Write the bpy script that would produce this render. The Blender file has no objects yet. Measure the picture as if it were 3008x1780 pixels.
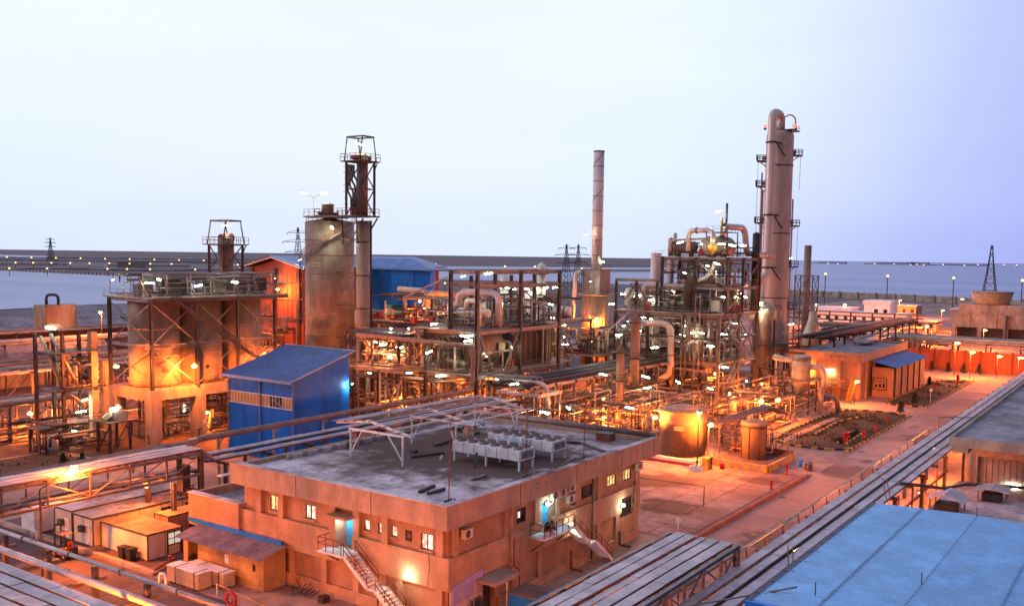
import bpy, math, random
from mathutils import Vector as V, Matrix as MX
random.seed(7)
R = math.radians
SC = bpy.context.scene
COL = SC.collection

# ------------------------------------------------------------------ camera
YAW, PITCH, ROLL = R(34.9), math.atan(248 / 2800), 0.0140
fw = V((math.cos(YAW) * math.cos(PITCH), math.sin(YAW) * math.cos(PITCH), -math.sin(PITCH)))
rt = V((math.sin(YAW), -math.cos(YAW), 0)); up = rt.cross(fw)
rt2 = math.cos(ROLL) * rt + math.sin(ROLL) * up
up2 = -math.sin(ROLL) * rt + math.cos(ROLL) * up
cd = bpy.data.cameras.new('camera'); cam = bpy.data.objects.new('camera', cd); COL.objects.link(cam)
m = MX((rt2, up2, -fw)).transposed().to_4x4(); m.translation = (0, 0, 28); cam.matrix_world = m
cd.sensor_width = 36; cd.lens = 36 * 2800 / 3008; cd.shift_y = 110 / 3008
cd.clip_start = 1; cd.clip_end = 60000
SC.camera = cam

# ------------------------------------------------------------------ world: pale dusk sky, bluer to one side
SUN_EL, SUN_AZ = R(16), R(122)        # azimuth measured from +X towards +Y: low soft glow from the left
w = bpy.data.worlds.new('World'); SC.world = w; w.use_nodes = True
nt = w.node_tree; nt.nodes.clear()
N = nt.nodes.new; L = nt.links.new
out = N('ShaderNodeOutputWorld'); bg1 = N('ShaderNodeBackground'); bg2 = N('ShaderNodeBackground'); add = N('ShaderNodeAddShader')
sky = N('ShaderNodeTexSky'); sky.sky_type = 'NISHITA'; sky.sun_disc = False
sky.sun_elevation = SUN_EL; sky.sun_rotation = R(90) - SUN_AZ; sky.dust_density = 2.0
L(sky.outputs[0], bg1.inputs[0]); bg1.inputs[1].default_value = 0.0015
tc = N('ShaderNodeTexCoord'); sep = N('ShaderNodeSeparateXYZ'); L(tc.outputs['Generated'], sep.inputs[0])
dot = N('ShaderNodeVectorMath'); dot.operation = 'DOT_PRODUCT'; L(tc.outputs['Generated'], dot.inputs[0])
dot.inputs[1].default_value = (math.cos(YAW + R(10)), math.sin(YAW + R(10)), .25)
rz = N('ShaderNodeValToRGB'); rz.color_ramp.interpolation = 'LINEAR'
mr = N('ShaderNodeMapRange'); mr.inputs[1].default_value = -1; mr.inputs[2].default_value = 1; L(dot.outputs['Value'], mr.inputs[0])
L(mr.outputs[0], rz.inputs[0])
e = rz.color_ramp.elements      # cosine of the angle from the palest part of the sky, 0 .. 1 = 180 .. 0 degrees
e[0].position = 0.0; e[0].color = (.22, .23, .30, 1); e[1].position = 1.0; e[1].color = (.81, .90, .985, 1)
for ps, cl in ((.5, (.29, .30, .40)), (.78, (.36, .40, .72)), (.885, (.42, .47, .90)), (.925, (.52, .60, .95)), (.965, (.73, .83, .985)), (.985, (.79, .885, .985))):
    x = e.new(ps); x.color = cl + (1,)
# near the horizon: a lavender band
rh = N('ShaderNodeMapRange'); rh.interpolation_type = 'SMOOTHSTEP'; rh.inputs[1].default_value = -0.01; rh.inputs[2].default_value = .13
L(sep.outputs[2], rh.inputs[0])
mixh = N('ShaderNodeMix'); mixh.data_type = 'RGBA'; mixh.blend_type = 'MULTIPLY'
inv = N('ShaderNodeMath'); inv.operation = 'SUBTRACT'; inv.inputs[0].default_value = 1; L(rh.outputs[0], inv.inputs[1])
L(inv.outputs[0], mixh.inputs[0]); L(rz.outputs[0], mixh.inputs[6]); mixh.inputs[7].default_value = (.88, .88, .98, 1)
cn = N('ShaderNodeTexNoise'); cn.inputs['Scale'].default_value = 2.6; cn.inputs['Detail'].default_value = 6; cm = N('ShaderNodeMapping'); cm.inputs['Scale'].default_value = (1, 1, 5)   # thin uneven haze
L(tc.outputs['Generated'], cm.inputs[0]); L(cm.outputs[0], cn.inputs[0])
cr = N('ShaderNodeMapRange'); cr.inputs[1].default_value = .35; cr.inputs[2].default_value = .65; cr.inputs[3].default_value = .97; cr.inputs[4].default_value = 1.02; L(cn.outputs[0], cr.inputs[0])
cx_ = N('ShaderNodeMix'); cx_.data_type = 'RGBA'; cx_.blend_type = 'MULTIPLY'; cx_.inputs[0].default_value = 1; L(mixh.outputs[2], cx_.inputs[6]); L(cr.outputs[0], cx_.inputs[7])
L(cx_.outputs[2], bg2.inputs[0]); bg2.inputs[1].default_value = 1.07
L(bg1.outputs[0], add.inputs[0]); L(bg2.outputs[0], add.inputs[1]); L(add.outputs[0], out.inputs[0])

sd = bpy.data.lights.new('sun', 'SUN'); sun = bpy.data.objects.new('sun', sd); COL.objects.link(sun)
sd.energy = 1.3; sd.angle = R(30); sd.color = (1, .92, .92)
sv = V((math.cos(SUN_AZ) * math.cos(SUN_EL), math.sin(SUN_AZ) * math.cos(SUN_EL), math.sin(SUN_EL)))
sun.rotation_euler = sv.to_track_quat('Z', 'Y').to_euler()

SC.view_settings.view_transform = 'Standard'; SC.view_settings.look = 'None'
SC.view_settings.exposure = 0.0; SC.view_settings.gamma = 1.0
SC.render.engine = 'CYCLES'
cy = SC.cycles
cy.use_denoising = True; cy.max_bounces = 5; cy.diffuse_bounces = 2; cy.glossy_bounces = 2
cy.transmission_bounces = 2; cy.sample_clamp_indirect = 3.0; cy.sample_clamp_direct = 0
cy.caustics_reflective = False; cy.caustics_refractive = False; cy.use_light_tree = True

# ------------------------------------------------------------------ materials
MATS = {}
def M(name, col, rough=.8, metal=0.0, var=.22, scale=.8, dirt=None, amt=.5, dscale=.12, streak=1.0, bump=0.0, bscale=6.0, spec=.4):
    if name in MATS: return MATS[name]
    mt = bpy.data.materials.new(name); mt.use_nodes = True; t = mt.node_tree; n = t.nodes; lk = t.links.new
    b = n['Principled BSDF']; b.inputs['Roughness'].default_value = rough; b.inputs['Metallic'].default_value = metal
    b.inputs['Specular IOR Level'].default_value = spec
    geo = n.new('ShaderNodeNewGeometry'); mp = n.new('ShaderNodeMapping'); lk(geo.outputs['Position'], mp.inputs[0])
    mp.inputs['Scale'].default_value = (1, 1, streak)
    no = n.new('ShaderNodeTexNoise'); no.inputs['Scale'].default_value = scale; no.inputs['Detail'].default_value = 5
    no.inputs['Roughness'].default_value = .65; lk(mp.outputs[0], no.inputs[0])
    rp = n.new('ShaderNodeValToRGB'); lk(no.outputs[0], rp.inputs[0])
    rp.color_ramp.elements[0].position = .38; rp.color_ramp.elements[1].position = .62
    rp.color_ramp.elements[0].color = tuple(c * (1 - var) for c in col) + (1,)
    rp.color_ramp.elements[1].color = tuple(min(1, c * (1 + var)) for c in col) + (1,)
    src = rp.outputs[0]
    if dirt:
        n2 = n.new('ShaderNodeTexNoise'); n2.inputs['Scale'].default_value = dscale; n2.inputs['Detail'].default_value = 6
        n2.inputs['Roughness'].default_value = .7; lk(mp.outputs[0], n2.inputs[0])
        r2 = n.new('ShaderNodeValToRGB'); lk(n2.outputs[0], r2.inputs[0])
        r2.color_ramp.elements[0].position = .45; r2.color_ramp.elements[1].position = .60
        r2.color_ramp.elements[0].color = (0, 0, 0, 1); r2.color_ramp.elements[1].color = (amt, amt, amt, 1)
        mx = n.new('ShaderNodeMix'); mx.data_type = 'RGBA'
        lk(r2.outputs[0], mx.inputs[0]); lk(src, mx.inputs[6]); mx.inputs[7].default_value = tuple(dirt) + (1,)
        src = mx.outputs[2]
    lk(src, b.inputs['Base Color'])
    if bump:
        n3 = n.new('ShaderNodeTexNoise'); n3.inputs['Scale'].default_value = bscale; n3.inputs['Detail'].default_value = 4
        lk(geo.outputs['Position'], n3.inputs[0])
        bp = n.new('ShaderNodeBump'); bp.inputs['Strength'].default_value = bump; bp.inputs['Distance'].default_value = .1
        lk(n3.outputs[0], bp.inputs['Height']); lk(bp.outputs[0], b.inputs['Normal'])
    MATS[name] = mt; return mt
def spot(mt, c, r, col):
    """a broad old stain with a ragged edge, at one place of a surface"""
    t = mt.node_tree; n = t.nodes; lk = t.links.new; b = n['Principled BSDF']; src = b.inputs['Base Color'].links[0].from_socket
    geo = n.new('ShaderNodeNewGeometry'); d = n.new('ShaderNodeVectorMath'); d.operation = 'DISTANCE'; lk(geo.outputs['Position'], d.inputs[0]); d.inputs[1].default_value = c
    no = n.new('ShaderNodeTexNoise'); no.inputs['Scale'].default_value = .5; no.inputs['Detail'].default_value = 7; lk(geo.outputs['Position'], no.inputs[0])
    ma = n.new('ShaderNodeMath'); ma.operation = 'MULTIPLY_ADD'; ma.inputs[1].default_value = -2.9 * r; lk(no.outputs[0], ma.inputs[0]); lk(d.outputs['Value'], ma.inputs[2])
    mr_ = n.new('ShaderNodeMapRange'); mr_.inputs[1].default_value = r * .5; mr_.inputs[2].default_value = -r * .25; lk(ma.outputs[0], mr_.inputs[0])
    mx = n.new('ShaderNodeMix'); mx.data_type = 'RGBA'; lk(mr_.outputs[0], mx.inputs[0]); lk(src, mx.inputs[6]); mx.inputs[7].default_value = col + (1,); lk(mx.outputs[2], b.inputs['Base Color'])
def EM(name, col, s):
    mt = bpy.data.materials.new(name); mt.use_nodes = True; b = mt.node_tree.nodes['Principled BSDF']
    b.inputs['Base Color'].default_value = (.6, .6, .6, 1); b.inputs['Emission Color'].default_value = tuple(col) + (1,)
    b.inputs['Emission Strength'].default_value = s; MATS[name] = mt; return mt

STUCCO = M('stucco', (.45, .235, .145), .9, var=.10, scale=1.6, dirt=(.27, .135, .085), amt=.6, dscale=.22, streak=.7, bump=.15, bscale=9)
STUCCO2 = M('stucco_band', (.50, .28, .18), .9, var=.14, scale=.9, dirt=(.28, .15, .10), amt=.5, dscale=.25, streak=.7, bump=.12, bscale=9)
PARAPET = M('parapet_render', (.48, .29, .20), .9, var=.12, scale=1.2, dirt=(.24, .16, .13), amt=.55, dscale=.45, streak=.45, bump=.1, bscale=8)
ROOFC = M('roof_screed', (.74, .60, .60), .92, var=.16, scale=1.6, dirt=(.20, .125, .11), amt=.8, dscale=.11, bump=.3, bscale=3)
spot(ROOFC, (72, 54.5, 9.2), 8, (.15, .085, .07))
ROOFG = M('roof_felt', (.34, .31, .33), .9, var=.2, scale=.9, dirt=(.15, .11, .10), amt=.7, dscale=.2, bump=.2)
CONC = M('concrete', (.40, .30, .25), .9, var=.18, scale=.8, dirt=(.17, .11, .09), amt=.6, dscale=.25, streak=.4, bump=.15)
SILO = M('silo_concrete', (.38, .28, .235), .88, var=.16, scale=.6, dirt=(.20, .13, .105), amt=.6, dscale=.25, streak=.6, bump=.15)
TANKP = M('tank_paint', (.40, .26, .18), .75, var=.16, scale=.8, dirt=(.22, .125, .085), amt=.6, dscale=.35, streak=.5)
PAVE = M('pavement_concrete', (.41, .265, .22), .9, var=.2, scale=.6, dirt=(.20, .095, .07), amt=.8, dscale=.06, bump=.12, bscale=4)
ROAD = M('road_concrete', (.42, .275, .235), .88, var=.18, scale=.4, dirt=(.22, .12, .10), amt=.75, dscale=.05, bump=.1, bscale=4)
for c_, r_ in (((97, 46, 0), 2.2), ((108, 52, 0), 2.6), ((116, 42, 0), 1.6)): spot(PAVE, c_, r_, (.12, .07, .055))
for c_, r_ in (((92, 31, 0), 2.4), ((128, 34, 0), 2.8), ((160, 30, 0), 3.0), ((74, 35, 0), 2.0)): spot(ROAD, c_, r_, (.15, .10, .085))
DARKG = M('oily_yard', (.13, .085, .08), .85, var=.3, scale=.5, dirt=(.06, .04, .04), amt=.7, dscale=.12, bump=.2)
DIRT = M('haze_tinted_earth', (.19, .135, .145), .95, var=.25, scale=.02, dirt=(.10, .07, .075), amt=.7, dscale=.004)  # purple of the distant haze is mixed into this earth colour
SOIL = M('garden_soil', (.06, .036, .028), .95, var=.35, scale=1.2, dirt=(.045, .045, .022), amt=.8, dscale=.3, bump=.5, bscale=3)
STEEL = M('painted_steel', (.10, .08, .085), .55, .3, var=.25, scale=1.2, dirt=(.07, .03, .02), amt=.6, dscale=.7)
STEELL = M('grey_steel', (.26, .225, .235), .5, .3, var=.2, scale=1.0, dirt=(.15, .09, .07), amt=.5, dscale=.6)
DARKS = M('dark_steel', (.055, .042, .042), .6, .2, var=.3, scale=1.0)
GALV = M('galvanised_cover', (.66, .53, .53), .6, .1, var=.13, scale=.5, dirt=(.34, .28, .28), amt=.6, dscale=.4)
ALU = M('aluminium_cladding', (.66, .54, .50), .38, .35, var=.12, scale=.7, dirt=(.34, .26, .23), amt=.5, dscale=.5, streak=.3)
COLP = M('column_cladding', (.52, .39, .35), .5, .1, var=.12, scale=.7, dirt=(.36, .25, .22), amt=.6, dscale=.3, streak=.2)
PIPEB = M('brown_pipe', (.25, .17, .15), .55, .2, var=.2, scale=.8, dirt=(.14, .08, .07), amt=.5, dscale=.6)
PIPEY = M('cream_pipe', (.46, .40, .31), .5, .2, var=.15, scale=.9, dirt=(.25, .17, .12), amt=.5, dscale=.6)
WHITE = M('white_paint', (.86, .82, .86), .5, .0, var=.07, scale=1.1, dirt=(.40, .32, .30), amt=.4, dscale=.7)
CABW = M('cabin_panel', (.66, .58, .52), .7, var=.08, scale=1.0, dirt=(.36, .24, .18), amt=.5, dscale=.5, streak=.3)
SRAIL = M('red_oxide_rail', (.30, .06, .035), .7, var=.2)
PROC_SHADE = M('process_floor', (.15, .075, .055), .85, var=.3, scale=.5, dirt=(.07, .04, .035), amt=.7, dscale=.15, bump=.2)  # dirty floor, with the area's deep reddish shade mixed into the colour
RUST = M('rust', (.20, .055, .035), .8, var=.3, scale=2)
REDP = M('red_paint', (.40, .015, .015), .5, var=.15)
YELP = M('yellow_paint', (.60, .36, .05), .7, var=.2, dirt=(.3, .16, .05), amt=.6, dscale=1.2)
BLKP = M('black_paint', (.03, .025, .025), .7, var=.2)
BLUEW = M('blue_cladding', (.006, .23, .86), .42, .1, var=.12, scale=.6, dirt=(.01, .10, .42), amt=.5, dscale=.35, streak=.2)
BLUER = M('blue_roof_sheet', (.12, .22, .52), .42, .25, var=.14, scale=.5, dirt=(.10, .12, .24), amt=.55, dscale=.3)
BLUEF = M('light_blue_roof', (.26, .52, .84), .5, .1, var=.14, scale=.5, dirt=(.25, .45, .74), amt=.7, dscale=.22)
BLUED = M('door_blue', (.05, .30, .60), .5)
PURR = M('grey_tin_roof', (.36, .30, .36), .55, .3, var=.2, scale=1.0, dirt=(.14, .10, .12), amt=.6, dscale=.6)
GLASS = M('dark_glass', (.02, .02, .025), .08, 0, var=.1, spec=.8)
TARP = M('tarpaulin', (.62, .60, .66), .6, var=.15, scale=2, bump=.6, bscale=4)
INSUL = M('insulation', (.55, .40, .30), .9, var=.2, scale=2, bump=.6)
WOOD = M('pale_board', (.55, .42, .32), .85, var=.2, scale=3, streak=8)
OCHRE = M('ochre_wall', (.50, .30, .13), .88, var=.15, dirt=(.28, .14, .07), amt=.6, dscale=.5, streak=.4)
ORANGEW = M('orange_cladding', (.33, .085, .04), .75, var=.2, dirt=(.2, .05, .03), amt=.5, dscale=.4, streak=.3)
TYRE = M('rubber', (.015, .014, .014), .9)
LEAF = M('dark_leaf', (.030, .042, .018), .9, var=.45, scale=2)
HEDGE = M('hedge_leaf', (.035, .045, .02), .9, var=.4, scale=2)
BARK = M('bark', (.09, .06, .045), .95)
TEXTB = M('black_lettering', (.02, .018, .018), .7)
SIGNP = M('cream_plate', (.62, .52, .36), .6, var=.08)
SIGNR = M('brown_sign', (.42, .22, .14), .6, var=.12)
FURN = M('furnace_shell', (.46, .33, .27), .6, .15, var=.14, scale=.9, dirt=(.24, .14, .10), amt=.6, dscale=.4, streak=.25)
CHIM = M('stack_cladding', (.86, .72, .74), .5, .0, var=.1, scale=.8, dirt=(.40, .30, .30), amt=.5, dscale=.4, streak=.3)
E_NA = EM('sodium_glow', (1, .64, .17), 5)
E_FL = EM('fluorescent_glow', (.88, 1.0, .66), 85)
E_FLW = EM('cool_white_glow', (.72, 1.0, .95), 14)
E_WIN = EM('lit_window_yellow', (1, .70, .16), 1.15)
E_WINW = EM('lit_window_white', (1, .90, .66), 1.15)
for mt_ in (E_WIN, E_WINW):                        # curtains and furniture dimming parts of the lit rooms
    n_ = mt_.node_tree.nodes; g_ = n_.new('ShaderNodeNewGeometry'); t_ = n_.new('ShaderNodeTexNoise'); t_.inputs['Scale'].default_value = 2.4; t_.inputs['Detail'].default_value = 2
    r_ = n_.new('ShaderNodeMapRange'); r_.inputs[1].default_value = .38; r_.inputs[2].default_value = .56; r_.inputs[3].default_value = .22; r_.inputs[4].default_value = 1.25
    mt_.node_tree.links.new(g_.outputs['Position'], t_.inputs[0]); mt_.node_tree.links.new(t_.outputs[0], r_.inputs[0]); mt_.node_tree.links.new(r_.outputs[0], n_['Principled BSDF'].inputs['Emission Strength'])
E_FAR = EM('far_lamp_glow', (1, .50, .18), 2.6)
E_RED = EM('red_beacon', (1, .05, .03), 6)

def water_mat():
    mt = bpy.data.materials.new('water'); mt.use_nodes = True; t = mt.node_tree; n = t.nodes; lk = t.links.new
    b = n['Principled BSDF']; b.inputs['Roughness'].default_value = .4; b.inputs['IOR'].default_value = 1.33; b.inputs['Specular IOR Level'].default_value = .2
    geo = n.new('ShaderNodeNewGeometry'); mp = n.new('ShaderNodeMapping'); lk(geo.outputs['Position'], mp.inputs[0])
    mp.inputs['Rotation'].default_value = (0, 0, -YAW); mp.inputs['Scale'].default_value = (.012, .0012, 1)
    no = n.new('ShaderNodeTexNoise'); no.inputs['Scale'].default_value = 1; no.inputs['Detail'].default_value = 4; lk(mp.outputs[0], no.inputs[0])
    rp = n.new('ShaderNodeValToRGB'); lk(no.outputs[0], rp.inputs[0])
    rp.color_ramp.elements[0].position = .35; rp.color_ramp.elements[0].color = (.28, .31, .52, 1)
    rp.color_ramp.elements[1].position = .65; rp.color_ramp.elements[1].color = (.41, .44, .68, 1)
    lk(rp.outputs[0], b.inputs['Base Color'])
    n3 = n.new('ShaderNodeTexNoise'); n3.inputs['Scale'].default_value = .25; n3.inputs['Detail'].default_value = 5; lk(geo.outputs['Position'], n3.inputs[0])
    bp = n.new('ShaderNodeBump'); bp.inputs['Strength'].default_value = .5; bp.inputs['Distance'].default_value = .8
    lk(n3.outputs[0], bp.inputs['Height']); lk(bp.outputs[0], b.inputs['Normal'])
    return mt
WATER = water_mat()

# ------------------------------------------------------------------ helpers
W = {}
def link(name, me, parent, mw):
    o = bpy.data.objects.new(name, me); COL.objects.link(o)
    if parent is not None:
        o.parent = parent; o.matrix_parent_inverse = W[parent.name].inverted()
    o.matrix_basis = mw; W[o.name] = mw; return o
def tag(o, label, cat, group=None):
    o['label'] = label; o['category'] = cat
    if group: o['group'] = group
    return o
def T(name, label, cat, loc=(0, 0, 0), group=None):
    o = link(name, None, None, MX.Translation(loc)); o.empty_display_size = .3
    return tag(o, label, cat, group)
def struct(o, kind='structure'):
    o['kind'] = kind; return o
def mk(name, verts, faces, mat, parent=None, smooth=False, origin=None):
    og = V(origin) if origin is not None else V(verts[0])
    me = bpy.data.meshes.new(name); me.from_pydata([tuple(V(v) - og) for v in verts], [], faces)
    if smooth: me.polygons.foreach_set('use_smooth', [True] * len(me.polygons))
    me.materials.append(mat)
    return link(name, me, parent, MX.Translation(og))
UNIT = {}
def unit(shape, mat):
    k = (shape, mat.name)
    if k in UNIT: return UNIT[k]
    sm = []
    if shape == 'box':
        v = [(x, y, z) for x in (-.5, .5) for y in (-.5, .5) for z in (-.5, .5)]
        f = [(0, 1, 3, 2), (4, 6, 7, 5), (0, 4, 5, 1), (2, 3, 7, 6), (0, 2, 6, 4), (1, 5, 7, 3)]
    elif shape == 'ibeam':
        a, b = .5, .07
        p = [(-a, -a), (a, -a), (a, -a + .12), (b, -a + .12), (b, a - .12), (a, a - .12), (a, a), (-a, a), (-a, a - .12), (-b, a - .12), (-b, -a + .12), (-a, -a + .12)]
        v = [(x, y, -.5) for x, y in p] + [(x, y, .5) for x, y in p]; n = 12
        f = [(i, (i + 1) % n, n + (i + 1) % n, n + i) for i in range(n)] + [tuple(range(n))[::-1], tuple(range(n, 2 * n))]
    else:
        n = {'cyl': 12, 'cyl24': 28, 'cyl8': 8}[shape]
        v = [(.5 * math.cos(2 * math.pi * i / n), .5 * math.sin(2 * math.pi * i / n), z) for z in (-.5, .5) for i in range(n)]
        f = [(i, (i + 1) % n, n + (i + 1) % n, n + i) for i in range(n)] + [tuple(range(n))[::-1], tuple(range(n, 2 * n))]
        sm = [True] * n + [False, False]
    me = bpy.data.meshes.new(shape); me.from_pydata(v, [], f); me.materials.append(mat)
    if sm: me.polygons.foreach_set('use_smooth', sm)
    UNIT[k] = me; return me
def box(p, name, mat, x0, x1, y0, y1, z0, z1):
    mw = MX.Translation(((x0 + x1) / 2, (y0 + y1) / 2, (z0 + z1) / 2)) @ MX.Diagonal((abs(x1 - x0), abs(y1 - y0), abs(z1 - z0), 1))
    return link(name, unit('box', mat), p, mw)
def bar(p, name, mat, a, b, w, h=None, sec='box', roll=0):
    a, b = V(a), V(b); d = b - a; ln = d.length; z = d.normalized()
    x = V((0, 0, 1)).cross(z)
    x = V((1, 0, 0)) if x.length < 1e-3 else x.normalized()
    y = z.cross(x)
    if roll: x, y = math.cos(roll) * x + math.sin(roll) * y, -math.sin(roll) * x + math.cos(roll) * y
    r = MX((x, y, z)).transposed().to_4x4()
    mw = MX.Translation((a + b) / 2) @ r @ MX.Diagonal((w, h or w, ln, 1))
    return link(name, unit(sec, mat), p, mw)
def rod(p, name, mat, a, b, r, sec='cyl'):
    return bar(p, name, mat, a, b, 2 * r, 2 * r, sec)
def vcyl(p, name, mat, x, y, z0, z1, r, sec='cyl24'):
    return rod(p, name, mat, (x, y, z0), (x, y, z1), r, sec)
class MB:
    def __init__(s): s.v = []; s.f = []
    def hexa(s, pts):
        i = len(s.v); s.v += [V(q) for q in pts]
        s.f += [(i, i + 3, i + 2, i + 1), (i + 4, i + 5, i + 6, i + 7), (i, i + 1, i + 5, i + 4), (i + 1, i + 2, i + 6, i + 5), (i + 2, i + 3, i + 7, i + 6), (i + 3, i, i + 4, i + 7)]
    def box(s, x0, x1, y0, y1, z0, z1):
        s.hexa([(x0, y0, z0), (x1, y0, z0), (x1, y1, z0), (x0, y1, z0), (x0, y0, z1), (x1, y0, z1), (x1, y1, z1), (x0, y1, z1)])
    def bar(s, a, b, w, h=None):
        a, b = V(a), V(b); h = h or w; z = (b - a).normalized(); x = V((0, 0, 1)).cross(z)
        x = V((1, 0, 0)) if x.length < 1e-3 else x.normalized()
        y = z.cross(x); x *= w / 2; y *= h / 2
        s.hexa([a - x - y, a + x - y, a + x + y, a - x + y, b - x - y, b + x - y, b + x + y, b - x + y])
    def tube(s, pts, r, segs=10, bend=None, cap=True):
        path = bend_path([V(q) for q in pts], bend if bend is not None else 1.6 * r)
        n = len(path); i0 = len(s.v); t0 = (path[1] - path[0]).normalized()
        u = t0.orthogonal().normalized()
        for k, q in enumerate(path):
            t = (path[min(k + 1, n - 1)] - path[max(k - 1, 0)]).normalized()
            u = (u - t * u.dot(t)).normalized(); vv = t.cross(u)
            for j in range(segs):
                a = 2 * math.pi * j / segs; s.v.append(q + r * (math.cos(a) * u + math.sin(a) * vv))
        for k in range(n - 1):
            for j in range(segs):
                a, b = i0 + k * segs + j, i0 + k * segs + (j + 1) % segs
                s.f.append((a, b, b + segs, a + segs))
        if cap: s.f.append(tuple(i0 + j for j in range(segs))[::-1]); s.f.append(tuple(i0 + (n - 1) * segs + j for j in range(segs)))
    def lathe(s, c, prof, segs=28, cap=True):
        i0 = len(s.v); n = len(prof)
        for r, z in prof:
            for j in range(segs):
                a = 2 * math.pi * j / segs; s.v.append(V((c[0] + r * math.cos(a), c[1] + r * math.sin(a), z)))
        for k in range(n - 1):
            for j in range(segs):
                a, b = i0 + k * segs + j, i0 + k * segs + (j + 1) % segs; s.f.append((a, b, b + segs, a + segs))
        if cap: s.f.append(tuple(i0 + j for j in range(segs))[::-1]); s.f.append(tuple(i0 + (n - 1) * segs + j for j in range(segs)))
    def build(s, name, mat, parent=None, smooth=False, origin=None):
        o = mk(name, s.v, s.f, mat, parent, False, origin)
        if smooth:
            o.data.polygons.foreach_set('use_smooth', [len(f) == 4 for f in s.f])
        return o
def bend_path(pts, br):
    if len(pts) < 3: return pts
    o = [pts[0]]
    for i in range(1, len(pts) - 1):
        a, b, c = pts[i - 1], pts[i], pts[i + 1]
        d1, d2 = (a - b), (c - b); t = min(br, d1.length * .48, d2.length * .48)
        p1, p2 = b + d1.normalized() * t, b + d2.normalized() * t
        for k in range(6):
            s = k / 5; o.append((1 - s) ** 2 * p1 + 2 * s * (1 - s) * b + s * s * p2)
    return o + [pts[-1]]
def pipe(p, name, mat, pts, r, bend=None, segs=10):
    b = MB(); b.tube(pts, r, segs, bend); return b.build(name, mat, p, True)
def lathe(p, name, mat, c, prof, segs=28):
    b = MB(); b.lathe(c, prof, segs); return b.build(name, mat, p, True, (c[0], c[1], prof[0][1]))
def hvessel(p, name, mat, a, b, r, segs=20):
    """horizontal vessel with domed ends"""
    a, b = V(a), V(b); d = (b - a).normalized(); pr = []
    mbv = MB(); path = []
    for k in range(6):
        t = k / 5 * math.pi / 2; path.append((a - d * (.5 * r * math.cos(t)), max(.02, r * math.sin(t))))
    path += [(b + d * (.5 * r * math.sin(k / 5 * math.pi / 2)), max(.02, r * math.cos(k / 5 * math.pi / 2))) for k in range(6)]
    u = d.orthogonal().normalized(); v = d.cross(u)
    for q, rr in path:
        for j in range(segs):
            t = 2 * math.pi * j / segs; mbv.v.append(q + rr * (math.cos(t) * u + math.sin(t) * v))
    for k in range(len(path) - 1):
        for j in range(segs):
            x, y = k * segs + j, k * segs + (j + 1) % segs; mbv.f.append((x, y, y + segs, x + segs))
    return mbv.build(name, mat, p, True)
def rail(p, pts, mat, h=1.05, step=1.6, t=.05, name='handrail', closed=False):
    b = MB(); pts = [V(q) for q in pts]
    if closed: pts.append(pts[0])
    for i in range(len(pts) - 1):
        a, c = pts[i], pts[i + 1]; d = c - a; n = max(1, round(d.length / step))
        for k in range(n + (1 if i == len(pts) - 2 else 0)):
            q = a + d * (k / n); b.bar(q, q + V((0, 0, h)), t)
        for hh in (h, h * .55): b.bar(a + V((0, 0, hh)), c + V((0, 0, hh)), t)
    return b.build(name, mat, p)
def stair(p, a, b, wd, mat, rmat, across, treads=True, nrise=.21):
    """straight flight from a (top, near edge) to b (bottom); across = unit vector of the flight's width"""
    a, b, ac = V(a), V(b), V(across); d = b - a
    for s in (0, 1): bar(p, 'stringer', mat, a + ac * wd * s, b + ac * wd * s, .10, .28)
    n = max(3, int(abs(d.z) / nrise)); hz = V((d.x, d.y, 0)).normalized() * .14
    if treads:
        for k in range(n):
            q = a + d * ((k + .5) / n); c = q + ac * wd / 2 + V((0, 0, .10))
            if abs(ac.x) > .5: box(p, 'tread', mat, c.x - wd / 2, c.x + wd / 2, c.y - .14, c.y + .14, c.z - .03, c.z + .03)
            else: box(p, 'tread', mat, c.x - .14, c.x + .14, c.y - wd / 2, c.y + wd / 2, c.z - .03, c.z + .03)
    for s in (0, 1): rail(p, [a + ac * wd * s, b + ac * wd * s], rmat, 1.0, 1.3, .055)
def corr(p, name, mat, o, u, v, ribs, depth=.05):
    """corrugated sheet: o corner, u across the ribs, v along them"""
    o, u, v = V(o), V(u), V(v); n = u.cross(v).normalized() * depth; vs = []; fs = []
    prof = [(0, 0), (.45, 0), (.55, 1), (.90, 1)]
    for k in range(ribs):
        for fr, h in prof: vs.append(o + u * ((k + fr) / ribs) + n * h)
    vs.append(o + u); m2 = len(vs); vs += [q + v for q in vs]
    fs = [(i, i + 1, m2 + i + 1, m2 + i) for i in range(m2 - 1)]
    return mk(name, vs, fs, mat, p)
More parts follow.
